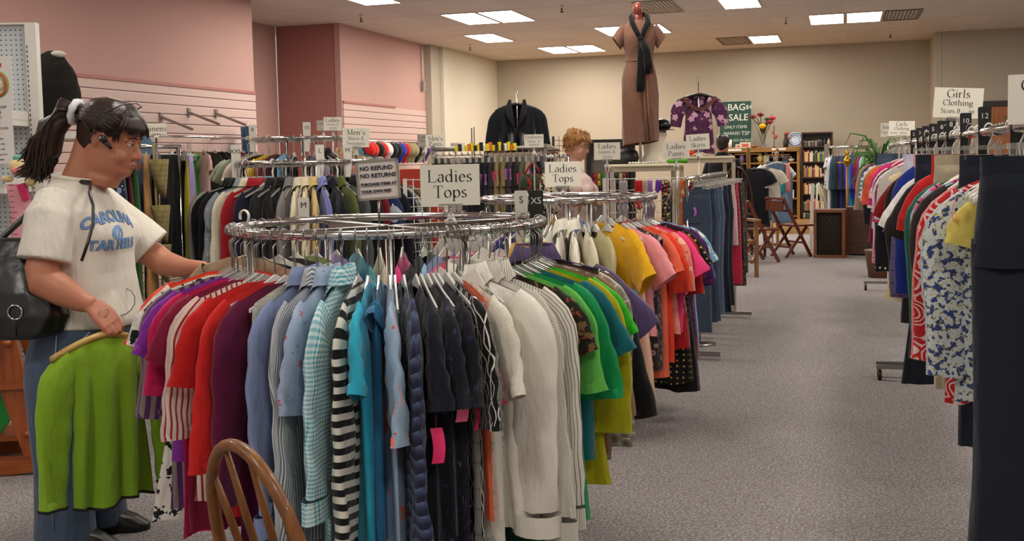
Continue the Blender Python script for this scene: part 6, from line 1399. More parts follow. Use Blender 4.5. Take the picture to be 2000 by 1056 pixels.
# ---------------------------------------------------------------- display fixture with the mannequin
def boxframe(name, c, rz, w_, d_, z, label, cat='display rack', top=None, legs=True):
    e = empty(name, (c[0], c[1], 0), rz, label, cat)
    lm = mat('fixture_metal', '#b8aa92', .35, .4)
    for x in (-w_/2+.015, w_/2-.015):
        for y in (-d_/2+.015, d_/2-.015):
            MB().box((x-.015, y-.015, 0), (x+.015, y+.015, z-.03)).build('leg', lm, e)
    m = MB(); m.box((-w_/2, -d_/2, z-.06), (w_/2, -d_/2+.03, z-.025)); m.box((-w_/2, d_/2-.03, z-.06), (w_/2, d_/2, z-.025)); m.box((-w_/2, -d_/2+.03, z-.06), (-w_/2+.03, d_/2-.03, z-.025)); m.box((w_/2-.03, -d_/2+.03, z-.06), (w_/2, d_/2-.03, z-.025)); m.build('rail', lm, e)
    m = MB(); n = 40; rows = []
    for zz, s_ in ((z-.024, .985), (z-.02, 1), (z-.006, 1), (z, .985)): rows.append([(w_/2*1.04*s_*math.copysign(abs(cos(2*PI*k/n))**.28, cos(2*PI*k/n)), d_/2*1.06*s_*math.copysign(abs(sin(2*PI*k/n))**.28, sin(2*PI*k/n)), zz) for k in range(n)])
    m.grid(rows, True, None, True, True); m.build('top', top or mat('cream_laminate', '#d2c6a8', .35), e)
    return e
pc = at(1256, 320, 9.0); za = pc.z; fr = -YAW
fx1 = boxframe('display_rack', pc, fr, .60, .5, za, 'cream topped display rack carrying the mannequin')
pb = at(1374, 305, 9.9); fx2 = boxframe('display_rack', pb, fr, .50, .42, pb.z, 'cream topped display rack under the flowered purple blouse')
# mannequin
mq = empty('mannequin', (pc.x-.01, pc.y-.06, za), fr, 'headless brown mannequin on a metal pole wearing the brown dress', 'mannequin'); mq.scale = (.86, .86, 1)
mz = 1.30/307*1.0; HZ = at(1247, 8, 9.0).z-za; S_ = HZ/1.30
mm = mat('mannequin_brown', '#7a3426', .35); m = MB()
tb = [(.62, 0, .13, .10, 0), (.72, 0, .14, .105, 0), (.84, 0, .105, .085, 0), (.95, 0, .13, .10, 0), (1.02, 0, .14, .10, 0), (1.10, 0, .13, .075, 0), (1.135, 0, .07, .055, 0), (1.16, -.004, .045, .045, 0), (1.22, -.008, .042, .045, 0)]
tor([(z*S_, cx, a*S_, b_*S_, cy) for z, cx, a, b_, cy in tb], m, 28, .95); m.build('torso', mm, mq)
m = MB(); Mn = Matrix.Translation((-.008, 0, 1.215*S_)) @ Matrix.Rotation(.35, 4, 'X') @ Matrix.Rotation(-.15, 4, 'Y')
m.grid([[Mn @ Vector((r*cos(2*PI*k/20), r*1.3*sin(2*PI*k/20), z)) for k in range(20)] for r, z in ((.036, -.03), (.043, .0), (.046, .03), (.043, .055), (.030, .072), (.008, .076))], True, None, True, True); m.build('neck_cap', mat('mannequin_cap', '#8a4232', .3), mq)
m = MB(); m.tube([(0, 0, .01), (0, 0, .65*S_)], .013, 10); m.build('pole', steel, mq); m = MB(); m.lathe([(.10, 0), (.10, .008), (.02, .016)], 24); m.build('base', chrome, mq)
dr = fab('grad', '#6e4a3a', '#84604e'); dz_ = [(.165, .0, .165, .115), (.25, 0, .168, .115), (.40, 0, .17, .12), (.55, 0, .172, .122), (.68, 0, .165, .12), (.76, 0, .145, .108), (.82, 0, .124, .097), (.88, 0, .130, .10), (.96, 0, .152, .116), (1.02, 0, .160, .118), (1.07, 0, .163, .10), (1.11, 0, .14, .08), (1.135, 0, .10, .065), (1.15, 0, .065, .052)]
dress = empty('dress', (pc.x-.01, pc.y-.06, za), fr, 'brown short sleeved dress on the tall headless mannequin', 'dress'); dress.scale = (.86, .86, 1); m = MB(); rows = []
for z, cx, a, b_ in dz_:
    row = []
    for k in range(44):
        q = 2*PI*k/44; w1 = 1+.05*sin(7*q+5*z)*sstep((.75-z)/.4)+.018*sin(5*q-20*z)
        zz = z+(.02*cos(q+.6) if z < .2 else 0)
        row.append((cx+a*S_*w1*math.copysign(abs(cos(q))**.9, cos(q)), b_*S_*w1*math.copysign(abs(sin(q))**.9, sin(q)), zz*S_))
    rows.append(row)
m.grid(rows, True, [[(k/44*.9, z) for k in range(45)] for z, *_ in dz_]); m.build('bodice', dr, dress)
for sx in (-1, 1):
    m = MB(); rows = []
    for j in range(7):
        t = j/6; c = Vector((sx*(.125+.085*t), 0, 1.075-.085*t-.02*t*t))*S_; nn = Vector((sx*.62, 0, .78)); r = lerp(.062, .066, t)
        rows.append([c+nn*(cos(2*PI*k/18)*r)+Vector((0, sin(2*PI*k/18)*r*.85, 0)) for k in range(18)])
    m.grid(rows, True); inner = [rows[-1][k].lerp(sum(rows[-1], Vector())/18, .1)-Vector((sx*.02, 0, -.02)) for k in range(18)]; m.grid([rows[-1], inner], True, None, False, True); m.build('sleeve', dr, dress)
m = MB(); m.tube([(a_*.126*S_*cos(q*PI/14), .099*S_*sin(q*PI/14), .825*S_) for q in range(28) for a_ in (1,)], .006, 6, True); m.build('waist_seam', dr, dress)
m = MB()
for x0, x1 in ((.02, .055), (.05, .085)): m.tube([(x0, -.122*S_, .66*S_), ((x0+x1)/2, -.128*S_, .4*S_), (x1, -.118*S_, .175*S_)], .012, 8)
m.build('front_pleat', dr, dress); tagcol(dress, (.165*S_, -.02, .95*S_), '#3aa0d8', .06)
sc_ = empty('scarf', (pc.x-.01, pc.y-.06, za), fr, 'black knitted scarf knotted round the neck of the mannequin', 'scarf'); sc_.scale = (.86, .86, 1); sk = P_('#0b0b0d', rough=.95); m = MB()
def ribbon(m, pts, w_, t=.014, n=10):
    rows = []
    for i, (p, wd) in enumerate(pts):
        p = Vector(p)*S_; d = (Vector(pts[min(i+1, len(pts)-1)][0])-Vector(pts[max(i-1, 0)][0])).normalized(); sd = d.cross(Vector((0, -1, 0))).normalized()
        if sd.length < .1: sd = Vector((1, 0, 0))
        rows.append([p+sd*(cos(2*PI*k/n)*wd*w_/2)+Vector((0, sin(2*PI*k/n)*t*(1+.3*sin(3*i+k)), 0)) for k in range(n)])
    m.grid(rows, True, None, True, True)
loop = [(-.055, .03, 1.20), (-.075, -.02, 1.17), (-.07, -.075, 1.12), (-.035, -.11, 1.05), (.0, -.125, .99)]
m.tube([Vector(p)*S_ for p in loop], [.018, .026, .027, .024, .02], 12); m.tube([Vector((-p[0]*(.9 if p[2] > 1.1 else .6)+.01, p[1], p[2])) * S_ for p in loop], [.018, .026, .027, .024, .02], 12); m.tube([Vector((.055, .03, 1.2))*S_, Vector((0, .07, 1.21))*S_, Vector((-.055, .03, 1.2))*S_], .02, 10)
m.ball(tuple(Vector((.0, -.13, .985))*S_), .035, 12, 8, 1, .7, 1); m.build('neck_loop', sk, sc_)
for pts in ([((.0, -.135, .98), .7), ((.005, -.15, .9), 1), ((.0, -.15, .75), 1.1), ((-.01, -.148, .62), 1.1), ((-.01, -.145, .575), .9)], [((.01, -.15, .98), .7), ((.045, -.165, .9), .9), ((.06, -.165, .8), 1), ((.07, -.165, .71), 1)]):
    m = MB(); ribbon(m, pts, .078); m.build('hanging_end', sk, sc_)
tagcol(sc_, (.08*S_, -.19, .72*S_), '#ff5a2a', .05, .02)
# navy jacket on its own stand, on a wooden topped rack
pj = at(1022, 297, 9.7); fj = boxframe('display_rack', pj, fr, .60, .42, pj.z, 'wooden topped display rack under the navy jacket', top=wood('rack_top_wood', '#5a3420', '#7c4c2e', 1, .4, 0))
def stand(loc, h, label):
    e = empty('display_stand', loc, fr, label, 'display stand'); m = MB(); m.lathe([(.085, 0), (.085, .006), (.012, .014)], 20); m.build('base', chrome, e); MB().tube([(0, 0, .012), (0, 0, h)], .006, 8).build('rod', chrome, e); return e
hj = at(1012, 178, 9.7).z-pj.z
stand((pj.x-.05, pj.y, pj.z), hj, 'chrome stand holding up the navy jacket')
nj = fab('plain', '#0d1018'); jk = garment('jacket', nj, (pj.x-.05, pj.y, pj.z+hj+.02), fr, 'navy double-breasted jacket with pale braid on the cuffs, displayed high on a stand', None, seed=701, sl='long', sll=.52, slw=.115, slw0=.13, sla=8, sh=.165, L=.50, st=.06, t=.12, hanger='bigblack', wm=.165, wh=.185, nw=.42, nf=.24, amp=.006, drop=.05, hlabel='broad black hanger inside the navy double-breasted jacket')
for sx in (-1, 1):
    m = MB(); rows = []
    for t in range(8):
        u = t/7; xo = lerp(.075, .03 if sx < 0 else -.0, u); z = lerp(-.10, -.36, u); rows.append([(sx*(xo+.045*sin(PI*min(1, u*1.1))), -.086, z), (sx*xo*.7, -.096, z)])
    m.grid(rows+[[(x, y+.008, z) for x, y, z in r] for r in rows[::-1]], False); m.build('lapel', mat('lapel_satin', '#15161e', .35), jk)
    m = MB(); m.tube([(sx*(.275)+.062*cos(q*PI/8), .026*sin(q*PI/8), -.585-.01*sx*cos(q*PI/8)) for q in range(16)], .0055, 6, True); m.build('cuff_braid', mat('braid', '#b8b8c4', .5), jk)
    for z in (-.40, -.46, -.52): m = MB(); m.ball((sx*.055, -.088, z), .009, 8, 6); m.build('button', mat('button_dark', '#4a4a50', .3, .6), jk)
# footwear and hats on that shelf
for dx, c, s_, l, n in [(-.17, '#8a3a30', (.10, .05, .05), 'red and grey trainer on the wooden shelf left of the jacket stand', 'shoe'), (-.08, '#0d0c0e', (.05, .05, .12), 'black boot under the navy jacket', 'boot'), (.02, '#100f10', (.05, .05, .12), 'second black boot under the navy jacket, nearer the stand', 'boot'), (.16, '#7a5038', (.12, .06, .05), 'tan leather shoe on the wooden shelf', 'shoe'), (.27, '#6e6450', (.10, .05, .05), 'olive suede shoe at the right end of the wooden shelf', 'shoe')]:
    v = Vector((cos(fr), sin(fr), 0)); q = pj+v*dx+Vector((0, 0, .0)); e = empty(n, (q.x, q.y-.08, pj.z), fr+.2, l, n); m = MB(); a, b_, h = s_
    if n == 'boot': tor([(0, 0, .045, .035, -.02), (.03, 0, .045, .04, -.02), (.07, 0, .035, .035, 0), (h*1.4, 0, .038, .036, 0)], m, 16)
    else: tor([(0, 0, a*.8, b_, 0), (.02, 0, a*.85, b_, 0), (.04, -.02, a*.55, b_*.8, 0), (h*1.3, -.04, a*.25, b_*.6, 0)], m, 16)
    m.build('upper', mat('shoe_'+c, c, .45), e); m = MB(); tor([(-.0, 0, a*.83 if n == 'shoe' else .05, b_*1.03, 0), (.012, 0, a*.83 if n == 'shoe' else .05, b_*1.03, 0)], m, 16); m.build('sole', mat('sole_dark', '#2a2420', .7), e)
# flowered purple blouse on black hanger
hb = at(1362, 160, 9.9).z-pb.z
stand((pb.x-.04, pb.y, pb.z), hb, 'chrome stand holding up the flowered purple blouse')
fb = fab('flowers', '#4e2448', '#c89ab0', '#d8b070', .55, thr=.14); bl_ = garment('blouse', fb, (pb.x-.04, pb.y, pb.z+hb+.02), fr, 'purple flowered blouse with puffed sleeves and brown yoke, displayed high on black hanger', None, seed=702, sl='short', sll=.22, slw=.10, slw0=.16, sla=10, sh=.165, L=.57, t=.10, hanger='bigblack', wm=.125, wh=.155, nw=.55, nf=.16, amp=.012, st=.085, hlabel='broad black hanger inside the flowered purple blouse')
m = MB(); rows = []
for k in range(9):
    u = -1+k/4; a = abs(u); rows.append([(.135*u, -.046-.012*(1-a), -.095-.06*a-(.16*(1-a**1.5) if a < 1 else 0)), (.165*u, -.05, -.12-.05*a-.17*(1-a**1.6))])
m.grid(rows+[[(x, y+.006, z) for x, y, z in r] for r in rows[::-1]], False); m.build('yoke', fab('knit', '#5a3430', '#7a5048'), bl_)
# things on the mannequin shelf
v = Vector((cos(fr), sin(fr), 0)); vp_ = Vector((-sin(fr), cos(fr), 0))
def onsh(dx, dy): q = pc+v*dx+vp_*dy; return (q.x, q.y, za)
e = empty('handbag', onsh(-.17, .10), fr, 'dark grey leather handbag behind the mannequin pole', 'handbag'); m = MB(); tor([(0, 0, .13, .06, 0), (.05, 0, .15, .065, 0), (.10, .02, .12, .05, 0), (.14, .04, .06, .03, 0)], m, 22); m.build('pouch', mat('bag_grey', '#1e1c20', .35), e); m = MB(); m.tube([(-.02, 0, .12), (.03, 0, .18), (.09, 0, .17), (.12, 0, .08)], .008, 8); m.build('handle', mat('bag_grey', '#1e1c20', .35), e)
e = empty('torso_form', onsh(.10, .12), fr, 'white plastic torso form standing right of the mannequin pole', 'mannequin'); m = MB(); tor([(0, 0, .12, .09, 0), (.02, 0, .11, .085, 0), (.08, 0, .075, .06, 0), (.16, 0, .085, .065, 0), (.24, 0, .12, .085, 0), (.28, 0, .11, .08, 0)], m, 26, .95); m.build('shell', mat('form_white', '#ded2c0', .35), e)
e = empty('hair_clip_hat', onsh(.23, .10), fr, 'black shiny hat on top of the white torso form', 'hat'); e.location.z = za+.26
m = MB(); m.ball((-.06, 0, .06), .07, 14, 10, 1.2, 1, .8); m.build('crown', mat('shiny_black', '#101014', .2), e); m = MB(); m.lathe([(.0001, .02), (.10, .02), (.10, .026), (.0001, .026)], 20, (-.05, 0, 0)); m.build('brim', mat('shiny_black', '#101014', .2), e)
for i in range(7):
    pass
e = empty('bead_belt', onsh(-.02, -.17), fr, 'silver beaded belt lying along the front of the mannequin shelf', 'belt')
for k in range(9):
    m = MB(); m.ball((-.11+.027*k, .012*sin(k), .012), .013, 10, 6, 1.1, 1, .8); m.build('bead', chrome, e)
e = empty('green_scarf', onsh(.27, -.12), fr, 'bright green scarf bundle at the right of the mannequin shelf', 'scarf'); m = MB()
for k in range(5): m.ball((-.06+.03*k, .01*(k % 2), .018), .024, 10, 6, 1.3, 1, .8)
m.build('folds', P_('#4a9a20'), e)
e = empty('orange_cloth', (pb.x-.16, pb.y-.12, pb.z), fr, 'orange cloth folded on the shelf left of the flowered blouse', 'cloth'); m = MB()
for k in range(4): m.ball((-.03+.03*k, 0, .025+.01*(k % 2)), .028, 10, 6, 1.3, 1, .9)
m.build('folds', P_('#d84a18'), e)
# wire grid stand with scarves and belts in front of the mannequin fixture
def gridstand(loc, rz, w_, z0, z1, label, c, step=.07):
    e = empty('wire_grid', loc, rz, label, 'wire grid'); m = MB(); n = int(w_/step)
    for k in range(n+1): x = -w_/2+w_*k/n; m.tube([(x, 0, z0), (x, 0, z1)], .003, 5)
    k = 0; z = z0
    while z <= z1: m.tube([(-w_/2, -.006, z), (w_/2, -.006, z)], .003, 5); z += step*1.15
    m.build('wires', c, e); m = MB(); m.box((-w_/2-.012, -.012, 0), (-w_/2+.012, .012, z1)); m.build('post', c, e); m = MB(); m.box((w_/2-.012, -.012, 0), (w_/2+.012, .012, z1)); m.build('post', c, e); return e
pg = at(1262, 346, 7.7); gridstand((pg.x, pg.y, 0), fr, .60, .25, pg.z, 'white wire grid below the mannequin with belts and scarves', white_metal)
for i, (dx, c, k, L, l, n) in enumerate([(-.17, '#8a8ea0', 'branches', .30, 'grey patterned scarf tied on the wire grid', 'scarf'), (-.06, '#b81c20', 'plain', .20, 'red scarf knotted on the wire grid', 'scarf'), (-.02, '#a89c80', 'plain', .34, 'beige narrow belt on the wire grid', 'belt'), (.02, '#8c6ab0', 'plain', .40, 'lilac ribbon belt on the wire grid', 'belt'), (.09, '#5c3ca0', 'plain', .08, 'violet bow on the wire grid', 'bow'), (.13, '#1c1410', 'blotch', .62, 'long leopard print scarf on the wire grid', 'scarf'), (.21, '#c0b8a8', 'floral', .5, 'pale flowered scarf on the wire grid', 'scarf'), (.26, '#c0642c', 'floral', .6, 'orange flowered scarf on the wire grid', 'scarf'), (.30, '#3a2c1c', 'blotch', .62, 'brown and gold patterned scarf at the right of the wire grid', 'scarf')]):
    q = pg+v*dx-vp_*(.05+.01*(i % 3)); mt = P_(c) if k == 'plain' else fab(k, c, '#c8a868', '#dcd4c4', .6)
    panel(n, mt, (q.x, q.y, pg.z+.03), fr, .035 if n == 'belt' else .06, L, l, n, 'accessories on the wire grid', seed=600+i, hanger=None, t=.02, amp=.006, flare=.2, tags=([((0, -.02, -.08), '#ff2e7a', .06)] if i in (1, 4, 5, 8) else []))
# jeans and skirts rack
ja, jb = at(1342, 350, 7.6), at(1418, 338, 9.6); ja.z = jb.z = at(1385, 344, 8.4).z; jl = (jb-ja).length; jr = math.atan2(jb.y-ja.y, jb.x-ja.x)
e = empty('jeans_rack', (ja.x, ja.y, 0), jr-PI/2, 'chrome straight rack of ladies jeans and skirts right of the second round rack', 'clothes rack')
MB().tube([(0, 0, ja.z), (0, jl, ja.z)], .016, 10).build('hang_rail', chrome, e)
for y in (.02, jl-.02): MB().tube([(0, y, ja.z), (0, y, .05)], .015, 8).build('upright', chrome, e); MB().bar((-.22, y, .04), (.22, y, .04), .03, .03).build('base_bar', steel, e)
GJ = 'clothes on the ladies jeans rack'; jo = jr-PI/2
J1 = fab('denim', '#232c3a', '#4a586c'); J2 = fab('denim', '#334056', '#62728c'); J3 = fab('denim', '#0f141e', '#202a3a')
def pj_(f_, mt, l, seed, **k):
    q = ja.lerp(jb, f_); k.setdefault('w', .17); return pants(k.pop('name', 'jeans'), mt, (q.x, q.y, ja.z), jo+random.Random(seed).uniform(-.12, .12)+k.pop('turn', 0), l, GJ, seed=seed+700, **k)
pj_(.02, J1, 'dark blue jeans with mauve tag, first on the ladies jeans rack', 1, L=1.02, flare=.12, turn=-.25, tags=[((.08, -.06, -.2), '#c86fd0', .06)], t=.08)
pj_(.10, J1, 'dark blue jeans behind the first pair on the ladies jeans rack', 2, L=.98, flare=.1, turn=-.2)
pj_(.20, J2, 'mid blue jeans with white label on the ladies jeans rack', 3, L=1.0, flare=.12, turn=-.15, tags=[((.12, -.05, -.22), '#8a6fe0', .06)])
pj_(.30, J2, 'mid blue jeans with mauve tag at the waist on the ladies jeans rack', 4, L=.98, flare=.1, turn=-.1, tags=[((.12, -.05, -.08), '#c86fd0', .06)], t=.08)
pj_(.42, J3, 'black jeans with flared hem on the ladies jeans rack', 5, L=1.0, flare=.2, turn=-.1, t=.08)
pj_(.52, J3, 'dark faded jeans behind the black ones on the ladies jeans rack', 6, L=.98, flare=.15)
pj_(.62, P_('#d0a8a8'), 'dusty pink skirt on the ladies jeans rack', 7, L=.5, skirt=True, name='skirt', cat='skirt')
pj_(.68, fab('plaid', '#6c2c34', '#8a5a50', '#2a1a1c', .6), 'dark red tartan skirt on the ladies jeans rack', 8, L=.52, skirt=True, name='skirt', cat='skirt')
pj_(.74, P_('#c82c4c'), 'raspberry red skirt on the ladies jeans rack', 9, L=.85, skirt=True, name='skirt', cat='skirt')
pj_(.80, P_('#0e0d10'), 'black knee skirt on the ladies jeans rack', 10, L=.66, skirt=True, name='skirt', cat='skirt')
pj_(.88, fab('blotch', '#3a3428', '#6a6048', '#8a8468', 1.), 'brown mottled skirt on the ladies jeans rack', 11, L=.9, skirt=True, name='skirt', cat='skirt')
pj_(.95, P_('#4a3c34'), 'brown skirt at the far end of the ladies jeans rack', 12, L=.8, skirt=True, name='skirt', cat='skirt')
FAR[0] = True
for i in range(24):
    q = ja.lerp(jb, (i+.5)/24); add_hanger((q.x, q.y, ja.z), jo+random.Random(i).uniform(-.2, .2), 'clip', 'spare clear hanger on the ladies jeans rack', 'spare hangers on the ladies jeans rack')
# rack of men's trousers with pink tags
ta, tb_ = at(842, 292, 8.9), at(1068, 294, 9.0); zt3 = ta.z; tr_ = math.atan2(tb_.y-ta.y, tb_.x-ta.x); tl = (tb_-ta).length
e = empty('trouser_rack', (ta.x, ta.y, 0), tr_, 'steel rack of mens trousers behind the ladies tops sign', 'clothes rack')
MB().tube([(0, 0, zt3), (tl, 0, zt3)], .018, 10).build('hang_rail', steel, e)
for x in (.015, tl-.015): MB().box((x-.015, -.015, .0), (x+.015, .015, zt3+.03)).build('upright', steel, e); MB().bar((x, -.25, .03), (x, .25, .03), .03, .03).build('base_bar', steel, e)
GT = 'trousers on the mens trouser rack'; tc = ['#141318', '#3a3a2c', '#5a5248', '#a89c8c', '#a09484', '#24262c', '#12141a', '#101218', '#16181e', '#2a2c36', '#8c7c50', '#847448', '#3a3440', '#1c1a18', '#5c5c48', '#a89878', '#22242c', '#101014']
tn = ['black', 'dark olive', 'grey-brown', 'pale grey', 'stone grey', 'charcoal', 'blue-black', 'black, third', 'graphite', 'slate', 'khaki', 'darker khaki', 'plum grey', 'brown-black', 'army green', 'beige', 'dark slate', 'jet black']
for i, c in enumerate(tc):
    t = .05+.90*i/(len(tc)-1); q = ta.lerp(tb_, t)
    pants('trousers', P_(c), (q.x, q.y, zt3), tr_+math.radians(72), tn[i]+' pair of trousers on the steel trouser rack'+('' if i % 2 else ', bright pink tag'), GT, seed=720+i, L=.95, w=.13, t=.07, detail=0, tags=[((-.13, -.0, -.17-.02*(i % 3)), '#ff2e7a' if i % 4 else '#c86fd0', .09, .06)] if i % 2 == 0 else ())
# yellow and black size clips above the trouser rack
for i in range(20):
    t = .22+.50*i/19; q = ta.lerp(tb_, t); c = ['#e0d020', '#141414', '#e8e0d0', '#e0d020', '#e06a20', '#e0d020', '#141414'][i % 7]
    e = empty('size_clip', (q.x, q.y, zt3), tr_, ('yellow', 'black', 'white', 'yellow', 'orange', 'yellow', 'black')[i % 7]+' plastic size clip on the rail of the steel trouser rack', 'size marker', 'size clips on the steel trouser rack'); m = MB(); h = .028+.012*(i*7 % 3); m.box((-.016, -.02, -.02), (.016, .02, .0195)); m.box((-.016, -.004, .0195), (.016, .004, h)); m.build('plate', mat('clip_'+c, c, .5), e)
FAR[0] = False
# bags hung at the end of the trouser rack
for i, (px, py, c1, c2, l) in enumerate([(1040, 325, '#2c3a20', '#9c1c1c', 'green camouflage bag with red lining hanging right of the trouser rack'), (1066, 330, '#b8a890', '#1c1814', 'beige and black bag hanging right of the camouflage bag')]):
    q = at(px, py, 8.7); e = empty('hanging_bag', q, fr, l, 'bag'); m = MB(); tor([(-.36, 0, .10, .05, 0), (-.3, 0, .12, .06, 0), (-.12, 0, .11, .05, 0), (-.06, 0, .08, .03, 0)], m, 20); m.build('pouch', fab('blotch', c1, c2, '#101010', 1.6, thr=.05), e); m = MB(); m.tube([(-.07, 0, -.08), (-.03, 0, .0), (0, 0, .03), (.03, 0, .0), (.07, 0, -.08)], .008, 8); m.build('handle', mat('bag_strap_'+c2, c2, .5), e)
q = at(1075, 306, 9.0); e = empty('spare_hanger_rack', (q.x, q.y, 0), fr, 'short chrome rack crowded with empty hangers right of the uniforms sign', 'clothes rack'); MB().tube([(-.16, 0, q.z), (.16, 0, q.z)], .014, 8).build('hang_rail', chrome, e)
for x in (-.15, .15): MB().tube([(x, 0, q.z), (x, 0, .02)], .013, 8).build('upright', chrome, e); MB().bar((x, -.2, .02), (x, .2, .02), .03, .03).build('base_bar', steel, e)
FAR[0] = True
for i in range(14): add_hanger((q.x+v.x*(-.14+.02*i), q.y+v.y*(-.14+.02*i), q.z), fr+PI/2+.2, 'whiteclear' if i % 2 else 'clear', 'empty hanger on the short rack right of the uniforms sign', 'spare hangers right of the uniforms sign')
FAR[0] = False
# dark cabinet and low divider behind the shoppers
q = at(1212, 345, 11.5); zt4 = at(1180, 278, 11.5).z
e = empty('dark_cabinet', (q.x, q.y, 0), fr, 'tall black open cabinet behind the ladies jackets sign', 'cabinet'); bk = mat('cab_black', '#17120f', .5)
m = MB(); m.box((-.35, .18, .0), (.12, .2, zt4)); m.build('back', mat('cab_back', '#8a8078', .7), e)
for x in (-.37, .10): m = MB(); m.box((x, -.1, 0), (x+.05, .2, zt4)); m.build('side', bk, e)
m = MB(); m.box((-.37, -.1, zt4+.001), (.15, .2, zt4+.03)); m.build('top', bk, e)
for z in (.5, 1.15): m = MB(); m.box((-.319, -.08, z-.02), (.099, .179, z)); m.build('shelf', bk, e)
for i in range(16):
    rng = random.Random(i); c, cn = [('#b81c50', 'crimson'), ('#d8a020', 'amber'), ('#1c8c3c', 'green'), ('#5a2c9c', 'purple'), ('#e06820', 'orange'), ('#30303a', 'grey'), ('#c8b080', 'tan'), ('#901830', 'dark red')][i % 8]
    x = -.28+.047*(i % 8); z = 1.15 if i < 8 else 1.15+.075; p_ = (q.x+v.x*x, q.y+v.y*x, z); e = empty('trinket_jar', p_, fr, 'small %s glass jar in the black cabinet, %s row' % (cn, 'lower' if i < 8 else 'upper'), 'jar', 'jars in the black cabinet'); m = MB(); m.lathe([(.018, 0), (.021, .01), (.021, .05), (.012, .062)], 10); m.build('bowl', mat('jar_'+c, c, .2), e); m = MB(); m.lathe([(.014, .062), (.014, .074)], 10); m.build('lid', mat('brass_lid', '#a8863a', .3, .8), e)
# tall black wire grid beside the shopper
q = at(1098, 300, 10.5); gridstand((q.x, q.y, 0), fr, .17, .8, at(1098, 266, 10.5).z, 'narrow black wire grid left of the shopper with auburn hair', mat('wire_black', '#2a2826', .4), .045)
q = at(832, 410, 6.9); gridstand((q.x, q.y, 0), fr, .26, .3, at(832, 348, 6.9).z, 'white wire grid half hidden behind the large ladies tops sign', white_metal, .05)
q = at(826, 375, 7.6); e = empty('red_bin', (q.x, q.y, 0), fr, 'red-orange display bin behind the white wire grid', 'bin'); zr = at(826, 330, 7.6).z; m = MB(); m.box((-.16, 0, .5), (.16, .02, zr)); m.box((-.16, .02, .5), (-.14, .3, zr)); m.box((.14, .02, .5), (.16, .3, zr)); m.box((-.14, .28, .5), (.14, .3, zr)); m.box((-.14, .02, .5), (.14, .28, .52)); m.build('shell', mat('bin_red', '#b8341c', .6), e)
m = MB(); m.box((-.15, .05, 0), (-.12, .08, .499)); m.box((.12, .05, 0), (.15, .08, .499)); m.box((-.15, .22, 0), (-.12, .25, .499)); m.box((.12, .22, 0), (.15, .25, .499)); m.build('stand', steel, e)
q = at(925, 300, 11); e = empty('metal_post', (q.x, q.y, 0), fr, 'pair of thin grey posts rising behind the TSP card', 'post'); zz = at(925, 250, 11).z; m = MB(); m.box((-.022, -.01, 0), (-.008, .01, zz)); m.build('post', steel, e); m = MB(); m.box((.004, -.01, 0), (.016, .01, zz+.01)); m.build('post', steel, e); m = MB(); m.box((-.10, -.10, 0), (.10, .10, .012)); m.build('base', steel, e)
# ---------------------------------------------------------------- back of the shop
ZP = .12
def bw(px, Y): return on_Y(px, 300, Y).x
# honey wood display shelving
x0, x1 = bw(1412, 22.9), bw(1563, 22.9); zt5 = on_Y(1500, 288, 22.9).z; hw = wood('honey_wood', '#6e4a1c', '#9c7030', 1.6, .45, 0); hwv = wood('honey_wood_v', '#6e4a1c', '#9c7030', 1.6, .45, 2)
e = empty('display_shelves', (x0, 22.9, ZP), 0, 'honey-coloured wooden display shelving along the back wall', 'shelves'); W5 = x1-x0
m = MB(); m.box((0, -.22, zt5-ZP-.09), (W5, .3, zt5-ZP)); m.build('top', hw, e)
m = MB(); m.box((.0, .28, 0), (W5, .3, zt5-ZP-.09)); m.build('back', mat('shelf_back', '#4a3018', .7), e)
for x in (.0, W5*.33, W5*.68, W5-.06): m = MB(); m.box((x, -.2, 0), (x+.06, .28, zt5-ZP-.091)); m.build('upright', hwv, e)
zs5 = [on_Y(1500, y, 22.9).z-ZP for y in (317, 352, 386, 420)]
for z in zs5:
    for a, b_ in ((.061, W5*.33-.001), (W5*.33+.061, W5*.68-.001), (W5*.68+.061, W5-.061)): m = MB(); m.box((a, -.18, z-.03), (b_, .279, z)); m.build('shelf', hw, e)
def onb(px, Y, z): return (bw(px, Y), Y, z)
# chalkboard
cb0, cb1 = bw(1404, 23.0), bw(1470, 23.0); cz0, cz1 = zt5+.0, on_Y(1440, 196, 23.0).z; e = empty('chalkboard', ((cb0+cb1)/2, 23.0, cz0), 0, 'green chalkboard advertising the bag sale, leaning on the back shelving', 'chalkboard'); w5 = (cb1-cb0)/2; h5 = cz1-cz0
MB().box((-w5+.025, 0, .025), (w5-.025, .02, h5-.025)).build('board', mat('chalk_green', '#1f4034', .7, var=.15, bs=5), e)
m = MB(); m.box((-w5, -.01, 0), (-w5+.025, .025, h5)).box((w5-.025, -.01, 0), (w5, .025, h5)).box((-w5+.025, -.01, 0), (w5-.025, .025, .025)).box((-w5+.025, -.01, h5-.025), (w5-.025, .025, h5)); m.build('frame', mat('board_frame', '#8c9084', .5), e)
ck = mat('chalk', '#cdd2c6', .9)
for t, s_, x, z in [('BAG', .19, .02, .78), ('$4', .12, .28, .80), ('SALE', .19, .06, .57), ('ONLY ITEMS', .085, .0, .41), ('MARKED', .085, -.08, .28), ('TSP', .115, .21, .27), ('CAN GO IN BAG', .075, .05, .14)]:
    font_mesh(t, s_, ck, e, Matrix.Translation((x*w5/.36, -.002, z*h5/.98)), 'chalk_text', bold=.0012 if s_ > .15 else .0, shear=.05)
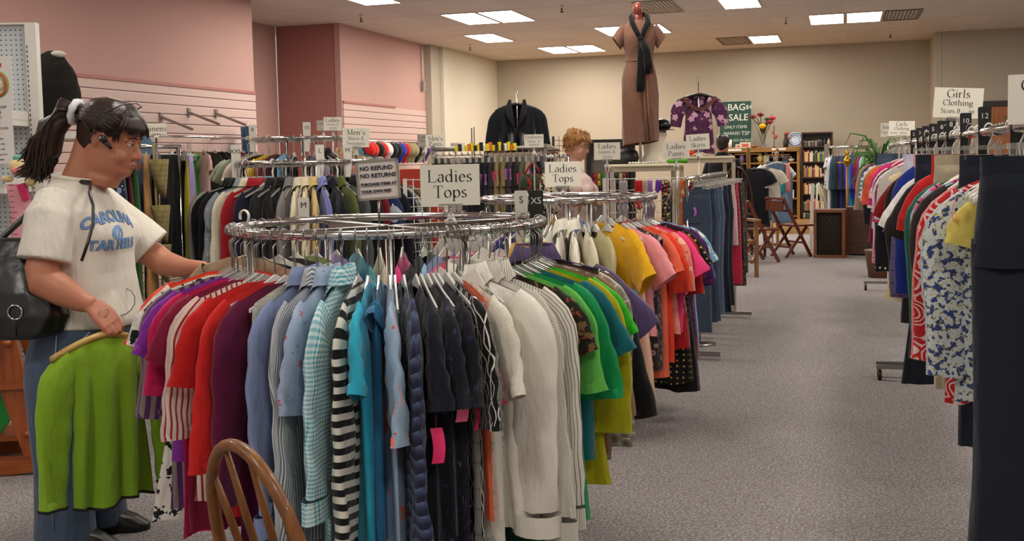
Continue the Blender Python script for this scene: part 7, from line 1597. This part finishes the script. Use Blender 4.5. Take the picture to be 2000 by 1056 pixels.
# bookcase with books
b0, b1 = bw(1566, 23.1), bw(1627, 23.1); zb1 = on_Y(1600, 258, 23.0).z; e = empty('bookcase', (b0, 22.95, ZP), 0, 'dark reddish-brown bookcase full of books against the back wall', 'bookcase'); W6 = b1-b0; H6 = zb1-ZP; rw = wood('mahogany', '#2c120a', '#4a2014', 1.4, .4, 2)
for x in (0, W6-.03): m = MB(); m.box((x, -.14, 0), (x+.03, .16, H6)); m.build('side', rw, e)
m = MB(); m.box((.03, -.14, H6-.03), (W6-.03, .16, H6)); m.build('top', rw, e); m = MB(); m.box((.03, .14, .0), (W6-.03, .16, H6-.03)); m.build('back', rw, e)
shz = [on_Y(1600, y, 22.95).z-ZP for y in (285, 315, 345, 378, 410, 424)]
for z in shz: m = MB(); m.box((.03, -.13, z-.025), (W6-.03, .139, z)); m.build('shelf', rw, e)
BC = ['#7c8a3a', '#2c5a30', '#d8c06a', '#c89a28', '#4a6a38', '#d8d0b8', '#a8341c', '#c8702c', '#1c2c4c', '#8c1c28', '#b8a888', '#305c7c', '#3a2c28', '#d0b898', '#7a3c5c', '#c4b43c', '#e0d8c4', '#48343c']
BN = ['olive', 'forest green', 'straw', 'gold', 'moss', 'ivory', 'brick', 'orange', 'navy', 'wine', 'sand', 'blue', 'brown', 'buff', 'plum', 'yellow', 'white', 'dusky']
k = 0; on = ['top', 'second', 'third', 'fourth', 'fifth', 'lowest']
for r_ in range(6):
    rng = random.Random(r_); x = .04; top = (H6-.03 if r_ == 0 else shz[r_-1]-.025); z = shz[r_]; hmax = min(.26, (top-z)*.92); gi = 0
    if hmax < .1: continue
    while x < W6-.075:
        t = rng.uniform(.022, .04); h = hmax*rng.uniform(.68, .96)*(.6 if r_ == 0 else 1); ci = (k*7+r_) % 18
        if r_ == 0 and x > W6*.62: break
        if r_ == 2 and x > W6*.62: break
        e2 = empty('book', (b0+x+t/2, 22.84, ZP+z), 0, '%s spined book, number %d from the left on the %s shelf of the dark bookcase' % (BN[ci], gi+1, on[r_]), 'book', 'books on the %s shelf of the dark bookcase' % on[r_])
        c_ = ['#3a3438', '#5a5450', '#2a2628', '#8a8680'][k % 4] if r_ == 0 else BC[ci]
        e2['label'] = '%s spined book, %s from the left on the %s bookcase shelf' % ('dark grey' if r_ == 0 else BN[ci], ['first', 'second', 'third', 'fourth', 'fifth', 'sixth', 'seventh', 'eighth', 'ninth', 'tenth', 'eleventh', 'twelfth', 'thirteenth', 'fourteenth', 'fifteenth', 'sixteenth', 'seventeenth', 'eighteenth', 'nineteenth', 'twentieth', 'twenty-first', 'twenty-second', 'twenty-third', 'twenty-fourth', 'twenty-fifth', 'twenty-sixth'][gi], on[r_])
        m = MB(); m.box((-t/2+.0005, 0, 0), (t/2-.0005, .16, h)); m.build('cover', mat('book_'+c_, c_, .6), e2); m = MB(); m.box((-t/2+.003, -.001, h*.78), (t/2-.003, .0, h*.86)); m.build('spine_band', mat('spine_band', '#c8b890', .5), e2)
        x += t; k += 1; gi += 1
for i, (px, y, c, l) in enumerate([(1600, 262+22, '#2a1c18', 'dark candlestick on the top shelf of the bookcase'), (1611, 284, '#181414', 'black bottle on the top shelf of the bookcase'), (1619, 284, '#b8a888', 'cream vase on the top shelf of the bookcase')]):
    e = empty(('candlestick', 'bottle', 'vase')[i], (bw(px, 22.9), 22.86, ZP+shz[0]), 0, l, ('candlestick', 'bottle', 'vase')[i]); m = MB(); m.lathe([(.03, 0), (.035, .04), (.03, .1), (.012, .13), (.012, .2-.03*i), (.018, .21-.03*i)], 12); m.build('body', mat('orn_'+c, c, .4), e)
for i in range(3):
    e = empty('magazine_stack', (b0+W6*.80, 22.86, ZP+shz[2]+.025*i), .05*i, ['green magazine at the bottom of the flat pile on the third bookcase shelf', 'white magazine in the middle of the flat pile on the third bookcase shelf', 'pink magazine on top of the flat pile on the third bookcase shelf'][i], 'magazine', 'flat pile of magazines in the dark bookcase'); e.name = 'magazine'; m = MB(); m.box((-.11, 0, 0), (.11, .16, .024)); m.build('pages', mat('mag%d' % i, ['#4a7a4a', '#d8d4cc', '#b85a68'][i], .6), e)
# ornaments on the display shelving top
def orn(name, px, label, cat, build, Y=22.85, z=None):
    e = empty(name, onb(px, Y, zt5 if z is None else z), 0, label, cat); build(e); return e
def candle(e): MB().lathe([(.05, 0), (.05, .18)], 14).build('wax', mat('candle_white', '#e0d8c8', .5), e); MB().tube([(0, 0, .18), (0, 0, .195)], .003, 5).build('wick', black_plastic, e)
orn('candle', 1425, 'white pillar candle at the foot of the chalkboard', 'candle', candle, 22.75)
def bx(c, w_, h):
    def f(e): MB().box((-w_, -.06, 0), (w_, .06, h)).build('carton', mat('box_'+c, c, .6), e); MB().box((-w_*.6, -.062, h*.2), (w_*.6, -.06, h*.7)).build('print', mat('box_print', '#b8502c', .6), e)
    return f
orn('gift_box', 1442, 'small white box below the chalkboard', 'box', bx('#d8d0c4', .05, .08), 22.75); orn('gift_box', 1456, 'wide pale box below the chalkboard, right of the small white one', 'box', bx('#c4b8a4', .11, .12), 22.72)
def lowbowl(e): m = MB(); m.lathe([(.03, 0), (.09, .03), (.095, .04), (.0001, .035)], 16); m.build('bowl', mat('bowl_orange', '#c8682c', .4), e)
orn('trinket_bowl', 1473, 'flat orange bowl right of the chalkboard', 'bowl', lowbowl, 22.75)
def vase(e):
    MB().lathe([(.05, 0), (.06, .02), (.035, .10), (.04, .26), (.05, .30)], 16, cap=False).build('glass', clear, e); gm = mat('stem_green', '#3a5a28', .7)
    for i, (dx, dy, h, c) in enumerate([(-.20, 0, .62, '#7c1c1c'), (-.05, .05, .66, '#6a1018'), (.0, -.06, .42, '#e8b418'), (.10, .02, .56, '#304a24'), (.20, 0, .58, '#c8344c'), (.14, -.04, .50, '#8c2438')]):
        m = MB(); m.tube([(0, 0, .03), (dx*.4, dy*.4, .3), (dx, dy, h)], .006, 5); m.build('stem', gm, e); m = MB(); m.ball((dx, dy, h+.02), .055 if c != '#e8b418' else .07, 12, 8, 1, 1, .8)
        for q in range(7): m.ball((dx+.05*cos(q*.9), dy+.05*sin(q*.9)-.01, h+.02+.01*(q % 2)), .028, 8, 6, 1, 1, .6)
        m.build('flower_head', mat('petal_'+c, c, .7), e)
    m = MB()
    for i in range(9): a = i*.75; m.tube([(0, 0, .25), (.1*cos(a), .1*sin(a), .5), (.26*cos(a), .2*sin(a), .62+.1*sin(3*a))], [.008, .012, .002], 5, sx=.3)
    m.build('foliage', mat('dried_leaf', '#4a3a20', .8), e)
orn('flower_vase', 1490, 'glass vase of dark red, pink and yellow flowers on the back shelving', 'vase', vase)
def thinst(e): m = MB(); m.lathe([(.05, 0), (.05, .01), (.008, .02), (.008, .45)], 10); m.build('stand', mat('dark_iron', '#3a2a20', .5), e); m = MB(); m.ball((.03, 0, .22), .035, 8, 6, 1, 1, 1.4); m.ball((-.02, 0, .30), .025, 8, 6); m.build('ornament', mat('orn_red', '#b83c20', .5), e)
orn('ornament_stand', 1512, 'thin dark stand with red ornaments right of the flower vase', 'ornament', thinst)
def figs(e): m = MB(); m.lathe([(.05, 0), (.055, .1), (.03, .2), (.035, .26), (.01, .3)], 12); m.build('body', mat('fig_dark', '#2c2824', .5), e); m = MB(); m.ball((.03, -.04, .28), .035, 8, 6); m.ball((.06, -.03, .18), .03, 8, 6); m.build('flowers', mat('orn_red', '#b83c20', .5), e)
orn('figurine', 1535, 'dark figurine with red flowers left of the round plate', 'figurine', figs)
def plate(e):
    M = Matrix.Translation((0, 0, .155)) @ Matrix.Rotation(math.radians(78), 4, 'X'); m = MB(); rows = []
    for r, z in ((.0001, 0), (.08, 0), (.10, .008), (.15, .02), (.15, .012), (.0001, -.012)): rows.append([M @ Vector((r*cos(2*PI*k/28), r*sin(2*PI*k/28), z)) for k in range(28)])
    m.grid(rows, True); m.build('dish', mat('plate_white', '#b8c0cc', .25), e); m = MB(); m.tube([M @ Vector((.128*cos(2*PI*k/28), .128*sin(2*PI*k/28), .017)) for k in range(28)], .009, 6, True); m.tube([M @ Vector((.088*cos(2*PI*k/28), .088*sin(2*PI*k/28), .006)) for k in range(28)], .005, 6, True); m.build('blue_border', mat('plate_blue', '#5a6c9c', .3), e)
orn('plate', 1553, 'white plate with blue border standing on the back shelving', 'plate', plate, 22.95)
sl_ = mat('shelf_label', '#d8d4cc', .5)
for px, l in ((1435, 'white shelf label strip under the chalkboard'), (1521, 'white shelf label strip below the thin ornament stand')):
    e = empty('shelf_label', (bw(px, 22.67), 22.668, zt5-.06), 0, l, 'label'); MB().box((-.14, 0, 0), (.14, .004, .045)).build('strip', sl_, e)
# clutter on the display shelves: boxes, bowls, toys
rng = random.Random(77); cc = [('#d8d0c0', 'white'), ('#c8682c', 'orange'), ('#8a1c24', 'red'), ('#3a6a8a', 'blue'), ('#5a7a3a', 'green'), ('#c8a83c', 'yellow'), ('#7a5a8a', 'violet'), ('#3a3030', 'dark'), ('#b0a898', 'grey'), ('#d8a0a0', 'pink')]
n_ = 0
for r_, z in enumerate(zs5[:3]):
    for c_ in range(12):
        x = .12+W5*(c_+.2)/12.6
        if abs(x-W5*.33-.03) < .10 or abs(x-W5*.68-.03) < .10 or x > W5-.16: continue
        c, cn = cc[(c_*3+r_*5) % 10]; kind = (c_+r_) % 3; nm = ('storage_box', 'bowl', 'pitcher')[kind]; rown = ('upper', 'middle', 'lower')[r_]
        e = empty(nm, (x0+x, 22.86, ZP+z), 0, '%s %s on the %s honey wood shelf, place %s from the left' % (cn, nm.replace('_', ' '), rown, ['one', 'two', 'three', 'four', 'five', 'six', 'seven', 'eight', 'nine', 'ten', 'eleven', 'twelve'][c_]), nm.replace('_', ' '), 'goods on the honey wood shelves'); m = MB()
        if kind == 0: h = rng.uniform(.08, .2); m.box((-.055, -.07, 0), (.055, .07, h)); m.build('carton', mat('good_'+c, c, .6), e); MB().box((-.057, -.072, h), (.057, .072, h+.012)).build('lid', mat('good_'+c, c, .6), e)
        elif kind == 1: m.lathe([(.03, 0), (.06, .03), (.07, .07), (.062, .07), (.0001, .02)], 14); m.build('dish', mat('good_'+c, c, .4), e)
        else: m.lathe([(.04, 0), (.055, .05), (.05, .12), (.035, .17), (.04, .19)], 14); m.build('jug', mat('good_'+c, c, .35), e); MB().tube([(.045, 0, .15), (.08, 0, .13), (.08, 0, .07), (.05, 0, .05)], .007, 6).build('handle', mat('good_'+c, c, .35), e)
# display poles with outfits in front of the shelving
def polestand(px, d, ztop, label, c=None):
    q = at(px, 300, d); e = empty('pole_rack', (q.x, q.y, 0), fr, label, 'clothes rack'); m = MB(); m.box((-.02, -.02, .03), (.02, .02, ztop)); m.build('post', c or hwv, e); m = MB(); m.bar((-.25, 0, .02), (.25, 0, .02), .04, .03); m.bar((0, -.25, .021), (0, .25, .021), .04, .03); m.build('base', c or hw, e); m = MB(); m.bar((-.2, 0, ztop-.10), (.2, 0, ztop-.10), .02, .02); m.build('arm', c or hw, e); return q
q = polestand(1518, 17.0, at(1518, 290, 17).z, 'slim wooden pole rack holding the childrens denim outfits'); zq = at(1518, 300, 17).z
den = fab('denim', '#4a6484', '#7c96b4')
GK = 'childrens outfits on the slim pole rack'
k1 = panel('dungarees', fab('denim', '#3c5068', '#5c7490'), (q.x, q.y-.06, zq), fr, .34, .30, 'dark denim pinafore top hanging in the middle of the pole rack', 'dungarees', GK, seed=41, hanger='whiteclear', top=-.12)
garment('tee_shirt', P_('#d8d4cc'), (q.x+v.x*-.06, q.y+.02, zq), fr, 'white and navy childrens shirt with sleeves showing behind the denim pinafore', GK, seed=811, sl='short', sla=34, sh=.2, L=.5, detail=0, hanger='white', t=.08)
panel('shorts', P_('#2a9a9c'), (q.x-.03, q.y-.09, zq), fr, .30, .16, 'turquoise childrens shorts below the denim pinafore', 'shorts', GK, seed=42, hanger=None, top=-.46)
panel('denim_skirt', den, (q.x+.08, q.y-.02, zq), fr, .32, .80, 'long washed denim skirt on the slim pole rack', 'skirt', GK, seed=43, hanger='clip', top=-.30)
panel('denim_skirt', fab('denim', '#34486a', '#5a7494'), (q.x-.18*v.x, q.y+.02, zq), fr, .26, .78, 'blue denim skirt at the left of the slim pole rack', 'skirt', GK, seed=44, hanger='clip', top=-.28)
panel('coral_scarf', P_('#e08a78'), (q.x+.17, q.y-.10, zq), fr, .06, .45, 'coral striped scarf beside the denim pinafore', 'scarf', GK, seed=45, hanger=None, top=-.15)
q = polestand(1461, 16.4, at(1461, 288, 16.4).z, 'slim wooden pole rack holding the dark dresses'); zq = at(1461, 310, 16.4).z
garment('dress', P_('#12131c'), (q.x+.10, q.y-.05, zq), fr, 'black and navy dress hanging right of the man in black', 'dark clothes on the second pole rack', seed=812, sl='short', L=.95, detail=0, hanger='clear', t=.08)
garment('blouse', P_('#d0c8b8'), (q.x+.26, q.y+.03, zq), fr, 'cream blouse mostly hidden behind the black and navy dress', 'dark clothes on the second pole rack', seed=813, sl='short', L=.5, detail=0, hanger='clear')
panel('patterned_cloth', fab('floral', '#c0b8a8', '#4a4a50', '#7a5a4a', .8), (q.x-.12, q.y-.08, zq-.15), fr, .26, .42, 'black and white patterned cloth hanging on the second pole rack', 'cloth', 'dark clothes on the second pole rack', seed=46, hanger='clip')
# robes rack
ra, rb = at(1612, 292, 19.0), at(1712, 292, 19.0); zr_ = at(1650, 287, 19).z; rr_ = math.atan2(rb.y-ra.y, rb.x-ra.x); rl_ = (rb-ra).length
e = empty('robe_rack', (ra.x, ra.y, 0), rr_, 'chrome rack of purple and blue robes left of the juniors sign', 'clothes rack'); MB().tube([(0, 0, zr_), (rl_, 0, zr_)], .02, 8).build('hang_rail', chrome, e)
for x in (0.02, rl_-.02): MB().box((x-.035, -.02, .03), (x+.035, .02, zr_+.06)).build('upright', mat('upright_grey', '#9a948c', .3, .7), e); MB().bar((x, -.25, .02), (x, .25, .02), .04, .03).build('base_bar', steel, e)
FAR[0] = True
RB = [('blouse', fab('floral', '#b8b4b8', '#6a6a80', '#8a4a50', .8), 'white flowered blouse', .6), ('robe', '#b8b8bc', 'pale grey robe', 1.0), ('robe', '#1c3444', 'petrol blue robe', 1.15), ('robe', '#16283a', 'dark petrol robe with red spot', 1.15), ('robe', '#0e0e12', 'black robe', 1.2), ('robe', '#2a2470', 'indigo robe', 1.1), ('robe', '#1c1c24', 'near black robe right of the indigo one', 1.1), ('robe', '#3a24a0', 'violet blue robe', .8), ('robe', '#1478a8', 'turquoise blue robe', 1.1), ('robe', '#30209a', 'bright purple robe', .8), ('robe', '#8a1430', 'crimson robe', 1.15), ('robe', '#7c1c4c', 'magenta wine robe', 1.15), ('robe', '#8a9898', 'grey-green robe', 1.0), ('robe', '#4a8a5c', 'green robe', .8), ('robe', '#d8a018', 'golden yellow robe', .7), ('robe', '#18161a', 'black robe at the right end', .9)]
for i, (n, c, l, L) in enumerate(RB):
    q = ra.lerp(rb, .08+.84*i/15); garment(n, P_(c) if isinstance(c, str) else c, (q.x, q.y, zr_), rr_+math.radians(60), l+' on the robe rack', 'robes on the chrome robe rack', seed=820+i, sl='long' if L > .7 else 'short', L=L, detail=0, t=.08)
q = at(1655, 330, 16.2); e = empty('brass_pole', (q.x, q.y, 0), fr, 'wooden post with brass finial in front of the robe rack', 'post'); zf = at(1655, 312, 16.2).z; MB().tube([(0, 0, .02), (0, 0, zf-.1)], .022, 10).build('post', hwv, e); m = MB(); m.lathe([(.02, zf-.1), (.055, zf-.05), (.06, zf), (.03, zf+.04), (.02, zf+.07), (.03, zf+.10), (.005, zf+.16)], 14); m.build('finial', mat('brass', '#b8902c', .25, 1.), e); m = MB(); m.lathe([(.16, 0), (.16, .02), (.03, .05)], 16); m.build('base', hw, e); m = MB(); m.tube([(-.16, 0, zf-.04), (.16, 0, zf-.04)], .008, 6); m.build('cross_arm', mat('brass', '#b8902c', .25, 1.), e)
# console speaker and second cabinet
sp_ = on_z(1589, 503, 0); sq = on_z(1650, 504, 0); aS = math.atan2(sq.y-sp_.y, sq.x-sp_.x); wS = (sq-sp_).length; zS = at(1620, 408, sp_.y/_F.y*.985).z
e = empty('speaker_cabinet', (sp_.x, sp_.y, 0), aS, 'walnut speaker cabinet with lattice front standing in the aisle', 'speaker'); wn = wood('walnut', '#4a2412', '#6e3a20', 1.2, .35, 2); zS = .67
m = MB(); m.box((0, 0.02, .0), (.03, .34, zS)).box((wS-.03, .02, 0), (wS, .34, zS)).box((.03, .02, zS-.03), (wS-.03, .34, zS)).box((.03, .02, 0), (wS-.03, .34, .03)).box((.03, .3, .03), (wS-.03, .34, zS-.03)); m.build('case', wn, e)
m = MB(); m.box((.03, .05, .03), (wS-.03, .06, zS-.03)); m.build('grille_cloth', mat('grille_cloth', '#17100c', .9), e)
m = MB()
for k in range(-14, 16):
    for s_ in (1, -1):
        xa = .04; xb = wS-.04; z_a = k*.075; dz2 = (xb-xa)*1.35*s_
        pts = []
        for t in range(25):
            x = lerp(xa, xb, t/24); z = z_a+dz2*t/24
            if .04 < z < zS-.04: pts.append((x, .045-.003*s_, z))
        if len(pts) > 1: m.tube([pts[0], pts[-1]], .0035, 5)
m.build('lattice', mat('lattice_wood', '#3a2418', .5), e)
m = MB()
for a, b_ in (((0, .0, 0), (.04, .03, zS)), ((wS-.04, 0, 0), (wS, .03, zS)), ((.04, 0, zS-.04), (wS-.04, .03, zS)), ((.04, 0, 0), (wS-.04, .03, .04))): m.box(a, b_)
m.build('front_frame', wood('walnut_light', '#5c3018', '#84502c', 1.2, .35, 2), e)
s2 = on_z(1652, 500, 0); e = empty('wooden_chest', (s2.x, s2.y+.12, 0), aS, 'plain brown wooden chest right of the speaker cabinet', 'chest'); m = MB(); m.box((.0, 0, .02), (.62, .4, .66)); m.build('case', wood('chest_wood', '#3a1c10', '#54301c', 1.2, .4, 0), e); m = MB(); m.box((-.01, -.01, .661), (.63, .41, .685)); m.build('lid', wood('chest_wood', '#3a1c10', '#54301c', 1.2, .4, 0), e); m = MB(); m.box((.30, -.008, .06), (.315, .0, .62)); m.build('door_gap', black_plastic, e)
# white folding frame beside the speaker
q = on_z(1592, 487, 0); e = empty('clothes_airer', (q.x, q.y, 0), fr, 'tall white folding frame with cords leaning left of the speaker cabinet', 'clothes airer'); zf = 1.0
m = MB(); m.bar((-.06, 0, 0), (-.03, .02, zf), .05, .02); m.build('board', white_metal, e); m = MB(); m.tube([(.0, 0, 0), (.04, .02, zf*.98), (.06, .02, zf), (.09, .02, zf*.93)], .014, 8); m.build('rail', white_metal, e)
m = MB()
for k in range(5): m.tube([(.05+.01*k, .0, zf*.95), (.09+.02*k, -.01, zf*.7), (.06+.05*k, -.01, zf*.45-.05*k)], .006, 6)
m.build('cord', mat('cord_cream', '#c8bca0', .7), e)
# folding chairs
chw = wood('folding_wood', '#4c1c0e', '#743018', 1.2, .35, 2)
def fchair(fl, rz, label):
    e = empty('folding_chair', fl, rz, label, 'chair', 'dark red folding chairs in the aisle')
    for s_ in (-.2, .2):
        m = MB(); m.bar((-.22+.0, s_, .84), (.25, s_, .0), .022, .042, (1, 0, 0)); m.build('long_leg', chw, e)
        m = MB(); m.bar((.20, s_*.85, .43), (-.16, s_*.85, .0), .022, .036, (1, 0, 0)); m.build('short_leg', chw, e)
    m = MB(); m.box((-.235, -.19, .66), (-.205, .19, .80), Matrix.Rotation(0, 4, 'Y')); m.build('back_panel', chw, e); m = MB(); m.bar((-.215, -.19, .83), (-.215, .19, .83), .02, .03); m.build('top_rail', chw, e); m = MB(); m.bar((-.15, -.19, .66), (-.15, .19, .66), .02, .03); m.build('back_slat', chw, e)
    m = MB(); m.box((-.05, -.19, .43), (.30, .19, .455)); m.build('seat', chw, e)
    for x, z in ((.15, .20), (-.05, .14)): m = MB(); m.bar((x, -.2, z), (x, .2, z), .02, .025); m.build('stretcher', chw, e)
    return e
c_1, c_2 = on_z(1488, 513, 0), on_z(1552, 502, 0)
fchair((c_1.x-.10, c_1.y+.12, 0), fr+.30, 'dark red wooden folding chair, left one of the pair, with white tag'); fchair((c_2.x-.10, c_2.y+.10, 0), fr+.38, 'dark red wooden folding chair, right one of the pair, near the speaker')
# hoop-back chair and armchair behind them
q = on_z(1458, 505, 0); e = empty('windsor_chair', (q.x-.15, q.y+.5, 0), fr+.3, 'dark hoop-back wooden chair with tall spindles behind the folding chairs', 'chair'); dk = wood('dark_chair', '#2a0e08', '#481a10', 1.2, .3, 2); zt6 = at(1456, 326, 15.6).z
hp = [(-.24*cos(PI*k/24), .0+.08*sin(PI*k/24), .46+(zt6-.46)*sin(PI*k/24)**.6) for k in range(25)]
m = MB(); m.tube(hp, .016, 10); m.build('back_hoop', dk, e)
for x in (-.16, -.1, -.035, .035, .1, .16):
    s_ = math.sqrt(1-(x/.24)**2); m = MB(); m.tube([(x*.85, 0, .45), (x, .08*s_, .46+(zt6-.46)*s_**.6)], [.010, .008], 8); m.build('spindle', dk, e)
m = MB(); m.box((-.24, -.42, .42), (.24, .02, .455)); m.build('seat', dk, e)
for x, y in ((-.2, -.38), (.2, -.38), (-.2, -.02), (.2, -.02)): m = MB(); m.lathe([(.016, 0), (.024, .1), (.016, .2), (.026, .3), (.016, .42)], 10, (x, y, 0)); m.build('leg', dk, e)
m = MB(); m.tube([(-.2, -.2, .16), (.2, -.2, .16)], .012, 8); m.build('stretcher', dk, e)
q = on_z(1449, 545, 0); e = empty('armchair', (q.x-.12, q.y+.30, 0), fr+.2, 'light brown wooden chair frame beside the skirts at the end of the jeans rack', 'chair'); lw = wood('light_chair', '#6a4422', '#8c6034', 1.2, .4, 2)
for x, y, h in ((-.2, -.2, .66), (.2, -.2, .66), (-.2, .2, .9), (.2, .2, .9)): m = MB(); m.box((x-.02, y-.02, 0), (x+.02, y+.02, h)); m.build('leg', lw, e)
for x in (-.2, .2): m = MB(); m.box((x-.035, -.26, .661), (x+.035, .18, .69)); m.build('arm', lw, e)
m = MB(); m.box((-.18, -.2, .40), (.18, .2, .44)); m.build('seat', lw, e); m = MB(); m.box((-.18, .185, .75), (.18, .215, .88)); m.build('back_rail', lw, e)
for y in (-.2, .2): m = MB(); m.box((-.18, y-.012, .18), (.18, y+.012, .21)); m.build('stretcher', lw, e)
# walking stick hook display
q = on_z(1506, 488, 0); e = empty('walking_cane', (q.x, q.y, 0), fr, 'grey walking cane with curved handle between the folding chairs', 'cane'); zc_ = at(1506, 368, 15.9).z; m = MB(); m.tube([(.02, 0, .0), (.02, 0, zc_-.08), (.015, 0, zc_-.02), (-.03, 0, zc_+.01), (-.09, 0, zc_)], .013, 8); m.build('shaft', mat('cane_grey', '#a8a29a', .4), e); m = MB(); m.bar((.02, -.01, zc_-.12), (.06, -.03, zc_-.26), .01, .03); m.build('paper_tag', mat('tag_white', '#e0dcd4', .6), e); m = MB(); m.lathe([(.04, 0), (.04, .01), (.015, .03)], 12, (.02, 0, 0)); m.build('rubber_foot', black_plastic, e)
# palm plant behind the juniors sign
q = at(1718, 292, 12.4); e = empty('potted_palm', (q.x, q.y, 0), 0, 'green palm plant with long narrow leaves behind the juniors sign', 'plant'); zp = at(1718, 300, 12.4).z; MB().lathe([(.12, 0), (.16, .3), (.17, .32), (.0001, .30)], 18).build('pot', mat('pot', '#6a4630', .6), e); rng = random.Random(8); m = MB(); m.tube([(0, 0, .3), (0, 0, zp-.15)], .02, 8); m.build('stem', mat('palm_stem', '#5a6a30', .7), e); m = MB()
for i in range(70):
    a = rng.uniform(0, 2*PI); r = rng.uniform(.12, .36); h = rng.uniform(-.2, .26); z0 = zp-.15+rng.uniform(-.15, .1)
    pts = [(0, 0, z0), (r*.5*cos(a), r*.5*sin(a), z0+.12+h*.6), (r*cos(a), r*sin(a), z0+.05+h), (r*1.25*cos(a), r*1.25*sin(a), z0+h-.12)]; m.tube(pts, [.006, .012, .008, .001], 4, sx=.25)
m.build('foliage', mat('palm_leaf', '#3a6a28', .6), e)
o = FARMB.build('far_hangers', mat('far_hanger_plastic', '#b8b2a8', .25)); tag(o, 'crowd of small clear hangers on the far racks at the back of the shop', 'hangers', kind='stuff')
